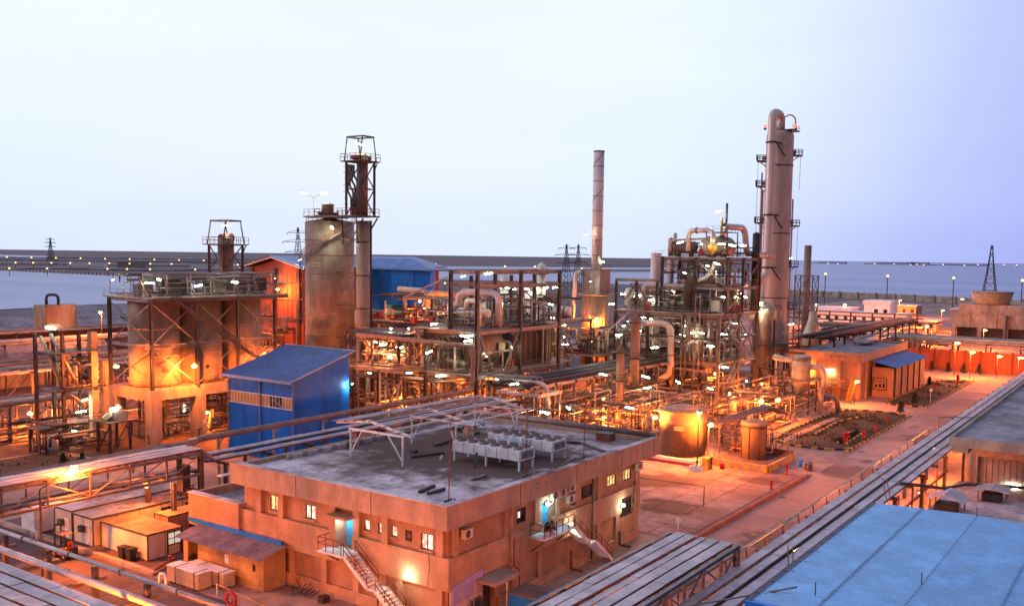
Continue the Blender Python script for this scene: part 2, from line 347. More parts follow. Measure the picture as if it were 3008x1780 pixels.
def wallh(p, name, mat, axis, pos, th, u0, u1, z0, z1, holes=()):
    """wall slab with real openings; axis 'X': plane x=pos facing -x, u is y; axis 'Y': plane y=pos facing -y, u is x"""
    us = sorted({u0, u1, *[h[0] for h in holes], *[h[1] for h in holes]}); zs = sorted({z0, z1, *[h[2] for h in holes], *[h[3] for h in holes]})
    solid = {}
    for i in range(len(us) - 1):
        for j in range(len(zs) - 1):
            cu, cz = (us[i] + us[i + 1]) / 2, (zs[j] + zs[j + 1]) / 2
            solid[i, j] = not any(h[0] < cu < h[1] and h[2] < cz < h[3] for h in holes)
    vs, fs = [], []
    def P3(u, t, z): return (pos + t, u, z) if axis == 'X' else (u, pos + t, z)
    def quad(a, b, c, d):
        i = len(vs); vs.extend([a, b, c, d]); fs.append((i, i + 1, i + 2, i + 3))
    for (i, j), s in solid.items():
        if not s: continue
        a, b, c, d = us[i], us[i + 1], zs[j], zs[j + 1]
        quad(P3(a, 0, c), P3(b, 0, c), P3(b, 0, d), P3(a, 0, d)); quad(P3(a, th, c), P3(a, th, d), P3(b, th, d), P3(b, th, c))
        if not solid.get((i - 1, j)): quad(P3(a, 0, c), P3(a, 0, d), P3(a, th, d), P3(a, th, c))
        if not solid.get((i + 1, j)): quad(P3(b, 0, c), P3(b, th, c), P3(b, th, d), P3(b, 0, d))
        if not solid.get((i, j - 1)): quad(P3(a, 0, c), P3(a, th, c), P3(b, th, c), P3(b, 0, c))
        if not solid.get((i, j + 1)): quad(P3(a, 0, d), P3(b, 0, d), P3(b, th, d), P3(a, th, d))
    return mk(name, vs, fs, mat, p)
def copy_tree(o, d, label=None, parent=None, rot=0):
    c = o.copy(); COL.objects.link(c)
    if parent is None:
        W0 = W[o.name]
        mw = MX.Translation(V(d)) @ W0
        if rot: mw = mw @ MX.Rotation(rot, 4, 'Z')
        c.matrix_basis = mw; W[c.name] = mw
    else: c.parent = parent
    if label: c['label'] = label
    for ch in o.children: copy_tree(ch, d, None, c)
    return c
def text(p, s, mat, loc, size, normal, name='lettering'):
    cu = bpy.data.curves.new(name, 'FONT'); cu.body = s; cu.size = size; cu.extrude = .01; cu.align_x = 'CENTER'; cu.align_y = 'CENTER'
    tmp = bpy.data.objects.new('tmp_text', cu); COL.objects.link(tmp)
    dg = bpy.context.evaluated_depsgraph_get(); me = bpy.data.meshes.new_from_object(tmp.evaluated_get(dg)); bpy.data.objects.remove(tmp)
    me.materials.clear(); me.materials.append(mat)
    n = V(normal).normalized(); x = V((0, 0, 1)).cross(n).normalized(); y = n.cross(x)
    mw = MX((x, y, n)).transposed().to_4x4(); mw.translation = loc
    return link(name, me, p, mw)
NA_GAIN = 5.2
def point(p, loc, e, col=(1, .20, .022), r=.25, name='lamp_light'):
    ld = bpy.data.lights.new(name, 'POINT'); ld.energy = e * (NA_GAIN if col[2] < .1 else 1.6); ld.color = col; ld.shadow_soft_size = r
    o = bpy.data.objects.new(name, ld); COL.objects.link(o)
    if p is not None: o.parent = p; o.matrix_parent_inverse = W[p.name].inverted()
    o.matrix_basis = MX.Translation(loc); return o
def blob(p, name, mat, x, y, z, r, h, n=260, leaf=.16):
    """clump of leaf faces spread through a volume"""
    vs, fs = [], []
    for _ in range(n):
        t = random.random(); a = random.random() * 6.283; rr = r * math.sqrt(random.random()) * (1 - .75 * t) + .03
        c = V((x + rr * math.cos(a), y + rr * math.sin(a), z + h * t))
        u = V((random.uniform(-1, 1), random.uniform(-1, 1), random.uniform(-.6, 1))).normalized() * leaf
        w_ = u.cross(V((random.uniform(-1, 1), random.uniform(-1, 1), random.uniform(-1, 1)))).normalized() * leaf * .6
        i = len(vs); vs += [c - u, c + w_, c + u, c - w_]; fs.append((i, i + 1, i + 2, i + 3))
    return mk(name, vs, fs, mat, p, origin=(x, y, z))
# ================================================================== THE SETTING
def sheet(name, pts, z, mat, kind='structure'):
    return struct(mk(name, [(x, y, z) for x, y in pts], [tuple(range(len(pts)))], mat), kind)
sheet('ground', [(-9000, -9000), (40000, -9000), (40000, 40000), (-9000, 40000)], -.02, DIRT)
sheet('plant_pavement', [(-60, -60), (300, -60), (300, 74), (260, 260), (60, 260), (-60, 140)], 0, PAVE)
sheet('far_pavement', [(300.5, 10), (690, 10), (690, 190), (420, 190), (300.5, 120)], -.01, PAVE)
sheet('road', [(20, 26.5), (258, 26.5), (258, 37.6), (20, 37.6)], .004, ROAD)
rdj = M('road_joint', (.15, .09, .075), .9)
for k in range(34): box(bpy.data.objects['road'], 'joint', rdj, 44 + 6.2 * k, 44.08 + 6.2 * k, 26.6, 37.5, .005, .010)
box(bpy.data.objects['road'], 'joint', rdj, 44, 258, 32.0, 32.08, .006, .011)
for k in range(9): x = random.uniform(66, 230); y = random.uniform(28, 35); box(bpy.data.objects['road'], 'patch', M('road_patch', (.24, .15, .13), .9, var=.25, scale=1.5), x, x + random.uniform(2, 5), y, y + random.uniform(1, 2.4), .004, .013)
for k in range(5): x = 75 + 34 * k; box(bpy.data.objects['road'], 'drain_cover', DARKS, x, x + .8, 36.6, 37.3, .004, .02)
sheet('road', [(184.5, 37.6), (193.5, 37.6), (193.5, 56), (184.5, 56)], .004, ROAD)
sheet('road', [(246.8, 37.6), (258, 37.6), (258, 60), (246.8, 60)], .004, ROAD)
sheet('process_ground_shade', [(59, 128), (72, 128), (72, 110), (98, 110), (98, 95), (98, 70.5), (120, 70.5), (120, 64), (136, 64), (136, 57), (150, 53), (184, 53), (184, 60), (196, 67), (230, 67), (230, 180), (60, 250)], .003, PROC_SHADE)  # dark sheet that lays painted shade under the process units
sheet('service_road', [(30, 40), (48.2, 40), (48.2, 130), (30, 130)], .004, DARKG)
sheet('cabin_yard', [(48.9, 70.8), (66, 70.8), (66, 98), (48.9, 98)], .05, DARKG)
sheet('lagoon_water', [(200, 438), (294, 455), (349, 439), (581, 730), (618, 924), (629, 1241), (626, 1365)], .3, WATER)
sheet('sea_water', [(1240, 1056), (1270, 949), (1770, 848), (1886, 587), (727, 225), (854, 408), (903, 561), (827, 704)], .3, WATER)
sheet('sea_water', [(1769, 1507), (2520, 1207), (2155, 1032), (1416, 1206)], .3, WATER)
sheet('sea_water', [(25000, 8870), (30000, 1700), (682, 37), (694, 81), (728, 167), (751, 252)], .34, WATER)
sheet('sea_water', [(2278, 4881), (2223, 3976), (1596, 2878), (1593, 3414)], .3, WATER)
sheet('sea_water', [(1341, 1782), (1471, 1623), (1264, 1394), (1187, 1576)], .3, WATER)

# embankment wall on the far side of the lagoon, with its posts
t = T('embankment_wall', 'long pale concrete embankment wall with posts along the far side of the lagoon', 'wall', (618, 924, 0))
bar(t, 'wall_face', CONC, (612, 900, 1.2), (640, 1420, 1.2), 1.0, 2.4)
for k in range(60):
    q = V((611, 900, 0)).lerp(V((639, 1420, 0)), k / 59); box(t, 'post', CONC, q.x - .5, q.x + .5, q.y - .6, q.y + .6, 0, 3.4)
t = T('sea_wall', 'long low tan concrete wall along the seashore behind the white buildings', 'wall', (720, 120, 0))
for a, b in (((751, 252), (728, 167)), ((728, 167), (694, 81)), ((694, 81), (670, -40))):
    bar(t, 'wall_panel', CONC, (a[0] - 8, a[1], 2.2), (b[0] - 8, b[1], 2.2), 1.0, 4.4)
    n = 6
    for k in range(n):
        q = V((a[0] - 9, a[1], 0)).lerp(V((b[0] - 9, b[1], 0)), k / n); box(t, 'pier', CONC, q.x - .6, q.x + .6, q.y - .6, q.y + .6, 0, 5)

# far lamp posts (a few pixels each)
def far_lamp(q, r, label, group, h=None):
    x, y, z = q; z = max(z, 5.0)
    t = T('far_lamp_post', label, 'lamp post', (x, y, 0), group)
    rod(t, 'pole', STEEL, (x, y, 0), (x, y, z), r * .35, 'cyl8')
    lathe(t, 'lamp_globe', E_FAR, (x, y), [(.05, z), (r * .8, z + r * .3), (r, z + r), (r * .8, z + r * 1.7), (.05, z + 2 * r)], 8)
def vdir(az, d, z): return (d * math.cos(az), d * math.sin(az), z)
for k in range(13):
    az = R(62.8 - 1.15 * k - .012 * k * k); far_lamp(vdir(az, 2300, 9 - .35 * k), 1.7, 'small orange lamp post in the farthest row beyond the lagoon', 'far row of lamp posts')
for k in range(15):
    az = R(63.2 - .78 * k - .02 * k * k); far_lamp(vdir(az, 1650, 6), 1.3, 'small orange lamp post on the flat land behind the lagoon embankment', 'middle row of lamp posts behind the lagoon')
for az in (62.7, 60.9, 57.9, 56.9, 55.7, 53.3, 51.9):
    far_lamp(vdir(R(az), 1120, 7), 1.0, 'orange lamp post at the water edge of the lagoon embankment', 'lamp posts reflected in the lagoon')
for q in ((401.2, 330.8, 22.4), (404.3, 327, 12.2), (409.3, 320.7, 11.9), (424, 301.1, 21.7), (433.2, 287.7, 21.8), (446.7, 266.1, 21.2), (465.2, 232.4, 21)):
    far_lamp(q, .55, 'slender orange lamp post standing behind the middle process unit', 'lamp posts behind the middle process unit')
for q in ((541.2, 259, 10.9), (574.4, 173.3, 19.2), (583.5, 139.9, 18.7), (590.6, 105.5, 18.3), (595.7, 71.3, 17.7)):
    far_lamp(q, .75, 'tall orange lamp post standing against the sea', 'tall lamp posts against the sea')
for q in ((5748, 1722, 8), (5763, 1669, 4), (5817, 1472, 8), (5842, 1368, 9), (5861, 1282, 6), (5868, 1250, 9), (5876, 1214, 7), (5896, 1113, 9), (5915, 1005, 8), (5926, 937, 12), (5946, 806, 14), (5953, 746, 13)):
    far_lamp(q, 3.2, 'tiny orange lamp on the far coast across the sea', 'lamps on the far coast')

# far coast block shapes
HAZY = M('haze_tinted_block', (.30, .32, .46), .9)  # bluish air haze is mixed into this colour
for k, (az, wd, h) in enumerate(((16.5, 220, 14), (13.2, 260, 18), (12.0, 160, 22), (9.6, 300, 12))):
    x, y, _ = vdir(R(az), 8300, 0)
    t = T('coast_building', 'hazy block on the far coast across the sea, ' + ('nearest the tall column', 'longest low one of the middle pair', 'tallest of the middle pair', 'flattest, nearest the lattice mast')[k], 'building', (x, y, 0), 'buildings on the far coast')
    box(t, 'wall', HAZY, x, x + 60, y - wd / 2, y + wd / 2, 0, h); box(t, 'roof', HAZY, x - 2, x + 62, y - wd / 2 - 2, y + wd / 2 + 2, h, h + 2)
    box(t, 'annex', HAZY, x + 5, x + 40, y + wd / 2, y + wd * .9, 0, h * .6)

def pylon(x, y, h, w0, label, arms=True, mat=STEEL, th=.35):
    t = T('power_pylon' if arms else 'lattice_mast', label, 'pylon' if arms else 'mast', (x, y, 0))
    b = MB(); lv = 9; prev = None
    for k in range(lv + 1):
        s = k / lv; z = h * s; hw = w0 / 2 * (1 - s) ** 1.25 + .35
        cur = [V((x + sx * hw, y + sy * hw, z)) for sx, sy in ((-1, -1), (1, -1), (1, 1), (-1, 1))]
        if prev:
            for i in range(4):
                b.bar(prev[i], cur[i], th); b.bar(prev[i], cur[(i + 1) % 4], th * .6); b.bar(cur[i], cur[(i + 1) % 4], th * .6)
        prev = cur
    b.build('lattice_body', mat, t)
    if arms:
        for f, l in ((.62, .20), (.78, .24), (.92, .17)):
            c = MB(); z = h * f; d = V((math.sin(YAW), -math.cos(YAW), 0)) * (h * l)
            for s in (-1, 1):
                c.bar(V((x, y, z)) , V((x, y, z)) + d * s, th); c.bar(V((x, y, z + h * .045)), V((x, y, z)) + d * s, th * .7)
                c.bar(V((x, y, z)) + d * s, V((x, y, z - h * .035)) + d * s, th * .8)
            c.build('cross_arm', mat, t)
    return t
pylon(472.3, 516.7, 46, 9, 'grey power pylon rising behind the orange gabled building')
pylon(638, 394.3, 37.5, 8, 'first of two power pylons beside the slender chimney')
pylon(668.5, 401.8, 38, 8, 'second of two power pylons beside the slender chimney')
pylon(1223, 2180, 56, 12, 'faint power pylon on the horizon beyond the lagoon', True, STEEL, 1.0)
pylon(593.6, 87.2, 37.6, 9, 'grey lattice mast standing by the sea behind the cooling tower', False)

# low far buildings on the land behind the lagoon
for k, (az, d, wd, h, mt, lb) in enumerate(((58.9, 1750, 60, 9, WHITE, 'long low white building on the far flat land'), (56.6, 1700, 46, 8, CONC, 'low tan block beside the long white far building'),
        (52.6, 1600, 50, 9, WHITE, 'white far shed half hidden behind the tank frame mast'), (48.5, 1300, 40, 7, CONC, 'low tan far shed beyond the orange gabled building'))):
    x, y, _ = vdir(R(az), d, 0); t = T('far_shed', lb, 'building', (x, y, 0))
    bar(t, 'wall', mt, (x - .5 * wd * rt.x, y - .5 * wd * rt.y, h / 2), (x + .5 * wd * rt.x, y + .5 * wd * rt.y, h / 2), 14, h)
    bar(t, 'roof', ROOFG, (x - .52 * wd * rt.x, y - .52 * wd * rt.y, h + .5), (x + .52 * wd * rt.x, y + .52 * wd * rt.y, h + .5), 15, 1)
# scrub belts on the flat land read as one mass
b = MB()
for d0 in (1480, 1900, 2600, 3400):
    for k in range(260):
        az = R(45 + 21 * (k + random.random()) / 260); d = d0 + random.uniform(-30, 30) + 40 * math.sin(az * 37); x, y, _z = vdir(az, d, 0); s = random.uniform(.4, 1.6) * d0 / 2000
        b.bar((x - 6 * rt.x * d0 / 1500, y - 6 * rt.y * d0 / 1500, s / 2), (x + 6 * rt.x * d0 / 1500, y + 6 * rt.y * d0 / 1500, s / 2 + random.uniform(-.2, .2)), s * 1.5, s)
o = b.build('far_scrub', M('far_scrub', (.16, .125, .13), .95, var=.3, scale=.05)); struct(o, 'stuff')

# ================================================================== YARD, KERBS, GARDENS
yard = struct(sheet('yard', [(86, 38.9), (121, 38.9), (121, 58.5), (86, 58.5)], .002, DARKG))
xs = [86.2 + 4.35 * i for i in range(9)]; ys = [39.1 + 3.9 * j for j in range(6)]
for i in range(8):
    for j in range(5):
        hz = .045 + random.uniform(-.004, .006)
        box(yard, 'slab', PAVE, xs[i], xs[i] + 4.25, ys[j], ys[j] + 3.80, .006, hz)
k = T('roadside_kerb', 'long dark red raised kerb between the paved yard and the road', 'kerb', (100, 38.2, 0))
for i in range(20):
    x = 61 + 3 * i; box(k, 'kerb_stone', M('kerb_red', (.26, .10, .08), .85), x, x + 2.96, 37.85, 38.45, 0, .42)
box(k, 'end_pit', DARKS, 121, 123, 37.7, 38.6, .01, .06)
k = T('cabin_yard_kerb', 'low earth stained kerb between the service road and the cabins', 'kerb', (48.5, 85, 0))
for i in range(11):
    y = 71.2 + 2.5 * i; box(k, 'kerb_stone', CONC, 48.25, 48.85, y, y + 2.45, 0, .28)
for i in range(4):
    y = 60 + 2.5 * i - 2.2; box(k, 'kerb_stone', CONC, 46.6, 47.1, y, y + 2.45, 0, .25)

def striped_kerb(name, label, pts, closed=True, step=1.15):
    t = T(name, label, 'kerb', (pts[0][0], pts[0][1], 0)); n = 0
    pp = bend_path([V((x, y, 0)) for x, y in (pts + [pts[0], pts[1]] if closed else pts)], 5.0)
    acc = 0; last = pp[0]
    for i in range(len(pp) - 1):
        a, c = pp[i], pp[i + 1]; d = (c - a).length; s = 0
        m_ = max(1, round(d / step))
        for q in range(m_):
            p0, p1 = a.lerp(c, q / m_), a.lerp(c, (q + .93) / m_)
            bar(t, 'kerb_stone', (YELP, BLKP)[n % 2], p0 + V((0, 0, .14)), p1 + V((0, 0, .14)), .30, .28); n += 1
    return t
def bed(name, pts, mat, z=.06):
    pp = bend_path([V((x, y, 0)) for x, y in pts + [pts[0], pts[1]]], 5.0)[1:-1]
    return sheet(name, [(q.x, q.y) for q in pp], z, mat)
G1 = [(141, 38.5), (183, 38.5), (183.5, 47), (178, 51), (152, 51), (141, 50)]
G2 = [(194, 38.5), (247, 38.5), (240, 46.0), (206, 46.2), (194, 46.2)]
bed('garden_soil_bed', G1, SOIL); bed('garden_soil_bed', G2, SOIL)
striped_kerb('garden_kerb', 'yellow and black striped kerb around the garden with red hydrants', G1)
striped_kerb('garden_kerb', 'yellow and black striped kerb around the garden by the blue lean-to', G2)
striped_kerb('garden_edging', 'striped edging running across the middle of the hydrant garden', [(152, 46.5), (168, 47.2), (176, 45)], False)
striped_kerb('garden_edging', 'short striped edging around the low hedge in the hydrant garden', [(147, 41.5), (158, 42.6), (160, 40.8), (147, 40.2)], False)
t = T('low_hedge', 'low dark clipped hedge inside the hydrant garden', 'hedge', (152, 41.5, 0))
for i in range(9): blob(t, 'foliage', HEDGE, 148 + 1.2 * i, 41.3 + random.uniform(-.2, .2), .05, .8, .6, 130, .13)
t = T('garden_walkway', 'pale concrete strip crossing the hydrant garden', 'path', (150, 47, 0))
for i in range(12): box(t, 'slab', CONC, 142.5 + 2.4 * i, 144.8 + 2.4 * i, 48.2, 49.4, .065, .12)
def conifer(x, y, h, label):
    t = T('garden_shrub', label, 'shrub', (x, y, 0), 'small conifers in the gardens'); rod(t, 'trunk', BARK, (x, y, 0), (x, y, h * .5), .09, 'cyl8'); blob(t, 'crown', LEAF, x, y, .25, .55 * h / 1.6, h, 420, .15)
conifer(184.4, 40.8, 2.0, 'small dark conifer at the tip of the hydrant garden')
conifer(199.1, 41.5, 2.0, 'small dark conifer beside the round white sign by the road')
conifer(231, 45.2, 1.8, 'dark conifer by the far end of the blue lean-to')
for i, (x, y) in enumerate(((262.5, 51), (262, 47), (262.5, 43.5), (263, 40))): conifer(x, y, 2.3, 'dark conifer in the row before the orange boundary wall')
for i, (x, y) in enumerate(((66.5, 117), (68.2, 115.4))): conifer(x, y, 1.5, 'small shrub in the dark bed behind the pipe bridge')
sheet('garden_soil_bed', [(58, 112), (71.5, 112), (70, 127), (56, 127)], .06, SOIL)

b = MB()                                              # low weeds and rough ground cover in the beds
for _ in range(2600):
    if random.random() < .62: x, y = random.uniform(142, 182), random.uniform(39.3, 50)
    elif random.random() < .7: x, y = random.uniform(195, 243), random.uniform(39.3, 45.8)
    else: x, y = random.uniform(57, 71), random.uniform(112.5, 126.5)
    if math.sin(x * .55 + 1.3 * math.sin(y * .8)) + random.uniform(-.7, .7) < 0: continue
    s = random.uniform(.10, .32); c = V((x, y, .06)); a = random.uniform(0, 6.28); u = V((math.cos(a), math.sin(a), 0)) * s
    i = len(b.v); b.v += [c - u * .5, c + u * .5, c + u * .3 + V((random.uniform(-.1, .1), random.uniform(-.1, .1), s * 1.1)), c - u * .4 + V((0, 0, s * .8))]; b.f.append((i, i + 1, i + 2, i + 3))
struct(b.build('ground_cover_weeds', M('dry_weeds', (.07, .06, .025), .95, var=.5, scale=.6)), 'stuff')
def hydrant(x, y, label, h=1.05, r=.2):
    t = T('fire_hydrant', label, 'hydrant', (x, y, 0))
    lathe(t, 'barrel', REDP, (x, y), [(r * 1.4, 0), (r * 1.4, .12), (r, .14), (r, h * .8), (r * 1.15, h * .82), (r * 1.1, h * .92), (.03, h)], 12)
    rod(t, 'nozzle', REDP, (x - r * 1.8, y, h * .62), (x + r * 1.8, y, h * .62), r * .4); rod(t, 'nozzle', REDP, (x, y - r * 1.7, h * .62), (x, y, h * .62), r * .45)
hydrant(148.4, 40.6, 'tall red cylinder hydrant in the striped kerb garden', 1.8, .36)
hydrant(154.5, 39.6, 'red hydrant beside the tall red cylinder in the garden'); hydrant(155.6, 39.8, 'red hydrant next to the first small one in the garden')
hydrant(161.6, 39.5, 'lone small red hydrant at the garden kerb'); hydrant(172, 40.2, 'red hydrant near the garden tip')
hydrant(238, 40.5, 'red hydrant post at the far garden corner', 2.2, .3); hydrant(227, 43, 'small red hydrant beside the blue lean-to', 1.4)
hydrant(112.4, 39.4, 'small dark red standpipe on the paved yard by the kerb', 1.2, .16)
hydrant(121.5, 40.6, 'thin red standpipe beside the barrels near the bund', 1.7, .16)
hydrant(93.5, 112, 'red hydrant on the ground behind the blue shed corner', 1.0, .25)
hydrant(69.3, 113.4, 'red hydrant with white pole in the dark bed', 1.2, .3)

def round_sign(x, y, h, label):
    t = T('round_sign', label, 'sign', (x, y, 0)); rod(t, 'post', WHITE, (x, y, 0), (x, y, h), .05)
    n = V((-x, -y, 0)).normalized(); c = V((x, y, h)); rod(t, 'disc', WHITE, c + n * .06, c + n * .10, .32)
round_sign(202.2, 39.2, 2.6, 'round white sign on a post by the garden corner'); round_sign(86.5, 39.7, 1.9, 'round white sign on a post at the near yard kerb')
t = T('net_post', 'thin dark post with rope on the paved yard', 'post', (99.7, 42.7, 0)); rod(t, 'post', STEEL, (99.7, 42.7, 0), (99.7, 42.7, 2.4), .06)
rod(t, 'rope', DARKS, (99.7, 42.7, 2.35), (98.5, 56.5, 2.2), .03)
t = T('net_post', 'second thin post with rope near the bund', 'post', (98.5, 56.5, 0)); rod(t, 'post', STEEL, (98.5, 56.5, 0), (98.5, 56.5, 2.4), .06)
for k, (x, y, mt, lb) in enumerate(((127.4, 40.6, BLUEW, 'blue drum beside the barrels at the bund corner'), (126.2, 39.7, STEELL, 'grey drum, nearest of the barrel row by the bund'), (125.6, 38.9, STEEL, 'dark drum at the end of the barrel row'), (127.2, 39.4, STEELL, 'second grey drum of the row by the bund'))):
    t = T('drum', lb, 'drum', (x, y, 0), 'drums at the bund corner'); lathe(t, 'shell', mt, (x, y), [(.38, 0), (.40, .05), (.38, .1), (.38, .45), (.40, .48), (.38, .51), (.38, .9), (.40, .95), (.36, .96)], 16); rod(t, 'bung', DARKS, (x + .2, y, .95), (x + .2, y, 1.0), .05)
# ================================================================== MAIN BUILDING (control house)
B = T('control_building', 'two storey orange rendered building with flat roof, outside stairs and lit windows', 'building', (70, 54, 0))
# left face, plane x = 54.3 ; right face, plane y = 43.4
winL = [(61.9, 63.1, 5.95, 7.25), (57.5, 58.7, 5.95, 7.15), (51.4, 52.0, 6.15, 7.0), (49.9, 50.5, 6.15, 7.0), (48.5, 49.1, 6.15, 7.0), (44.9, 46.1, 5.75, 7.0)]
doorL = (53.1, 54.1, 4.55, 6.85); ventL = (46.95, 47.65, 6.1, 6.95)
wallh(B, 'wall', STUCCO, 'X', 54.3, .35, 43.4, 66.4, 0, 8.05, winL + [doorL, ventL])
winR = [(78.45, 80.1, 6.2, 7.25), (81.6, 83.2, 6.2, 7.25), (73.6, 75.6, 6.05, 7.2), (71.6, 72.6, 5.8, 7.2), (63.2, 64.6, 6.05, 7.3)]
doorR = (67.0, 68.2, 4.85, 7.0); doorG = (58.4, 59.9, 0, 2.6); hatchR = (81.0, 83.6, 2.6, 4.6)
wallh(B, 'wall', STUCCO, 'Y', 43.4, .35, 54.65, 84.7, 0, 8.05, winR + [doorR, doorG, hatchR])
box(B, 'wall', STUCCO, 84.35, 84.7, 43.75, 66.4, 0, 8.05); box(B, 'wall', STUCCO, 54.65, 84.35, 66.05, 66.4, 0, 8.05)
# projecting bands and pilasters, left face
wallh(B, 'band', STUCCO2, 'X', 53.85, .45, 43.0, 66.4, 3.1, 5.6, [(52.9, 54.3, 4.5, 5.6)])
box(B, 'plinth', STUCCO2, 54.0, 54.3, 43.2, 66.4, 0, 1.0)
for y in (64.2, 61.4, 55.2, 52.55, 49.5, 44.0): box(B, 'pilaster', STUCCO2, 53.95, 54.3, y - .32, y + .32, 5.6, 8.0)
for y in (60.0, 56.2, 52.6, 48.0, 44.0): box(B, 'pilaster', STUCCO2, 53.95, 54.3, y - .3, y + .3, 1.0, 3.1)
# right face bands
wallh(B, 'band', STUCCO2, 'Y', 43.15, .25, 54.0, 84.75, 3.2, 5.5, [(66.8, 68.4, 4.8, 5.5), (80.9, 83.7, 3.2, 4.65)])
box(B, 'plinth', STUCCO2, 60.6, 84.75, 43.2, 43.4, 0, .8)
for x in (55.0, 61.6, 66.0, 69.4, 76.6, 84.3): box(B, 'pilaster', STUCCO2, x - .3, x + .3, 43.2, 43.4, 5.5, 8.0)
for x in (60.4, 66.6, 76.6, 80.2, 84.3): box(B, 'pilaster', STUCCO2, x - .3, x + .3, 43.2, 43.4, .8, 3.2)
# roof slab and parapet
box(B, 'roof_slab', ROOFC, 53.5, 87.2, 43.0, 66.3, 8.05, 9.2)
box(B, 'parapet', PARAPET, 53.0, 53.5, 42.5, 66.7, 8.0, 9.8); box(B, 'parapet', PARAPET, 87.2, 87.6, 42.5, 66.7, 8.0, 9.6)
box(B, 'parapet', PARAPET, 53.5, 87.2, 42.5, 43.0, 8.0, 9.8); box(B, 'parapet', PARAPET, 53.5, 87.2, 66.3, 66.7, 8.0, 9.6)
box(B, 'coping', ROOFC, 52.95, 53.6, 42.45, 66.75, 9.8, 9.86); box(B, 'coping', ROOFC, 53.6, 87.65, 42.45, 43.1, 9.8, 9.86)
for x in (62.4, 71.2, 79.5, 86.2): box(B, 'joint_strip', DARKS, x, x + .06, 42.485, 42.5, 8.0, 9.8)
for y in (50, 58.4): box(B, 'joint_strip', DARKS, 52.985, 53.0, y, y + .05, 8.0, 9.8)
# lower wing
box(B, 'wing_wall', STUCCO, 54.0, 62, 66.75, 73.0, 0, 4.6)
box(B, 'wing_parapet', STUCCO2, 53.6, 54.2, 66.4, 73.4, 3.1, 6.0); box(B, 'wing_parapet', STUCCO2, 54.2, 62, 73.0, 73.4, 3.1, 6.0)
box(B, 'wing_roof', ROOFG, 54.2, 62, 66.72, 73.0, 4.6, 5.25)
box(B, 'coping', ROOFC, 53.5, 54.3, 66.3, 73.5, 6.0, 6.06)
def window(axis, h, pos, mat, mull=1, lit=True):
    u0, u1, z0, z1 = h; fr = None; t = .07; d0, d1 = .10, .18
    def bx(par, n, mt, a, b, c, d, e0=d0, e1=d1):
        return box(par, n, mt, pos + e0, pos + e1, a, b, c, d) if axis == 'X' else box(par, n, mt, a, b, pos + e0, pos + e1, c, d)
    b = MB()
    def mbx(a, bb, c, d):
        if axis == 'X': b.box(pos + d0, pos + d1, a, bb, c, d)
        else: b.box(a, bb, pos + d0, pos + d1, c, d)
    mbx(u0, u0 + t, z0, z1); mbx(u1 - t, u1, z0, z1); mbx(u0 + t, u1 - t, z0, z0 + t); mbx(u0 + t, u1 - t, z1 - t, z1)
    for k in range(mull):
        c = u0 + (u1 - u0) * (k + 1) / (mull + 1); mbx(c - t / 2, c + t / 2, z0 + t, z1 - t)
    fr = b.build('window_frame', DARKS, B)
    n = mull + 1
    for k in range(n):
        a, c = u0 + (u1 - u0) * k / n + t, u0 + (u1 - u0) * (k + 1) / n - t
        bx(fr, 'pane', mat, a, c, z0 + t, z1 - t, d0 + .03, d0 + .05)
    bx(B, 'window_sill', STUCCO2, u0 - .1, u1 + .1, z0 - .12, z0 - .005, -.14, .09)
for h, mt, ml in zip(winL, (E_WIN, E_WINW, E_WINW, E_WINW, E_WINW, E_WINW), (1, 1, 0, 0, 0, 1)): window('X', h, 54.3, mt, ml)
for h, mt, ml in zip(winR, (E_WIN, E_WIN, GLASS, GLASS, GLASS), (2, 2, 3, 0, 1)): window('Y', h, 43.4, mt, ml)
box(B, 'lit_pane', E_WINW, 63.5, 63.9, 43.505, 43.52, 6.5, 7.0)
# half open sash shadow bodies behind the second lit window
v = T('wall_fan', 'round extractor fan set in the wall beside the small lit windows', 'fan', (54.4, 47.3, 6.5))
box(v, 'housing', DARKS, 54.36, 54.5, 46.97, 47.63, 6.12, 6.93); rod(v, 'fan_ring', RUST, (54.3, 47.3, 6.52), (54.36, 47.3, 6.52), .26)
rod(v, 'fan_hub', STEELL, (54.28, 47.3, 6.52), (54.36, 47.3, 6.52), .08)
# doors
d = box(B, 'door', BLUED, 54.42, 54.5, 53.1, 54.1, 4.55, 6.85); box(d, 'door_handle', STEELL, 54.36, 54.42, 53.2, 53.25, 5.5, 5.65)
d = box(B, 'door', BLUED, 67.0, 68.2, 43.52, 43.6, 4.85, 7.0); box(d, 'door_handle', STEELL, 68.0, 68.06, 43.46, 43.52, 5.8, 5.95)
box(B, 'door', DARKS, 58.4, 59.9, 43.6, 43.66, 0, 2.6)
box(B, 'door_hood', STUCCO2, 52.9, 54.3, 52.7, 55.0, 7.0, 7.2)
box(B, 'porch_side', STUCCO2, 53.3, 54.3, 54.2, 54.9, 4.5, 7.0)
box(B, 'ground_hood', CONC, 57.4, 60.8, 41.3, 43.4, 2.85, 3.15); rod(B, 'hood_post', WHITE, (59.4, 41.6, 0), (59.4, 41.6, 2.85), .06)
b = MB()
for k in range(14): b.box(81.0 + k * .19, 81.07 + k * .19, 43.5, 43.56, 2.6, 4.6)
b.box(81.0, 83.6, 43.44, 43.5, 2.6, 2.7); b.box(81.0, 83.6, 43.44, 43.5, 4.5, 4.6); b.build('grille', DARKS, B)
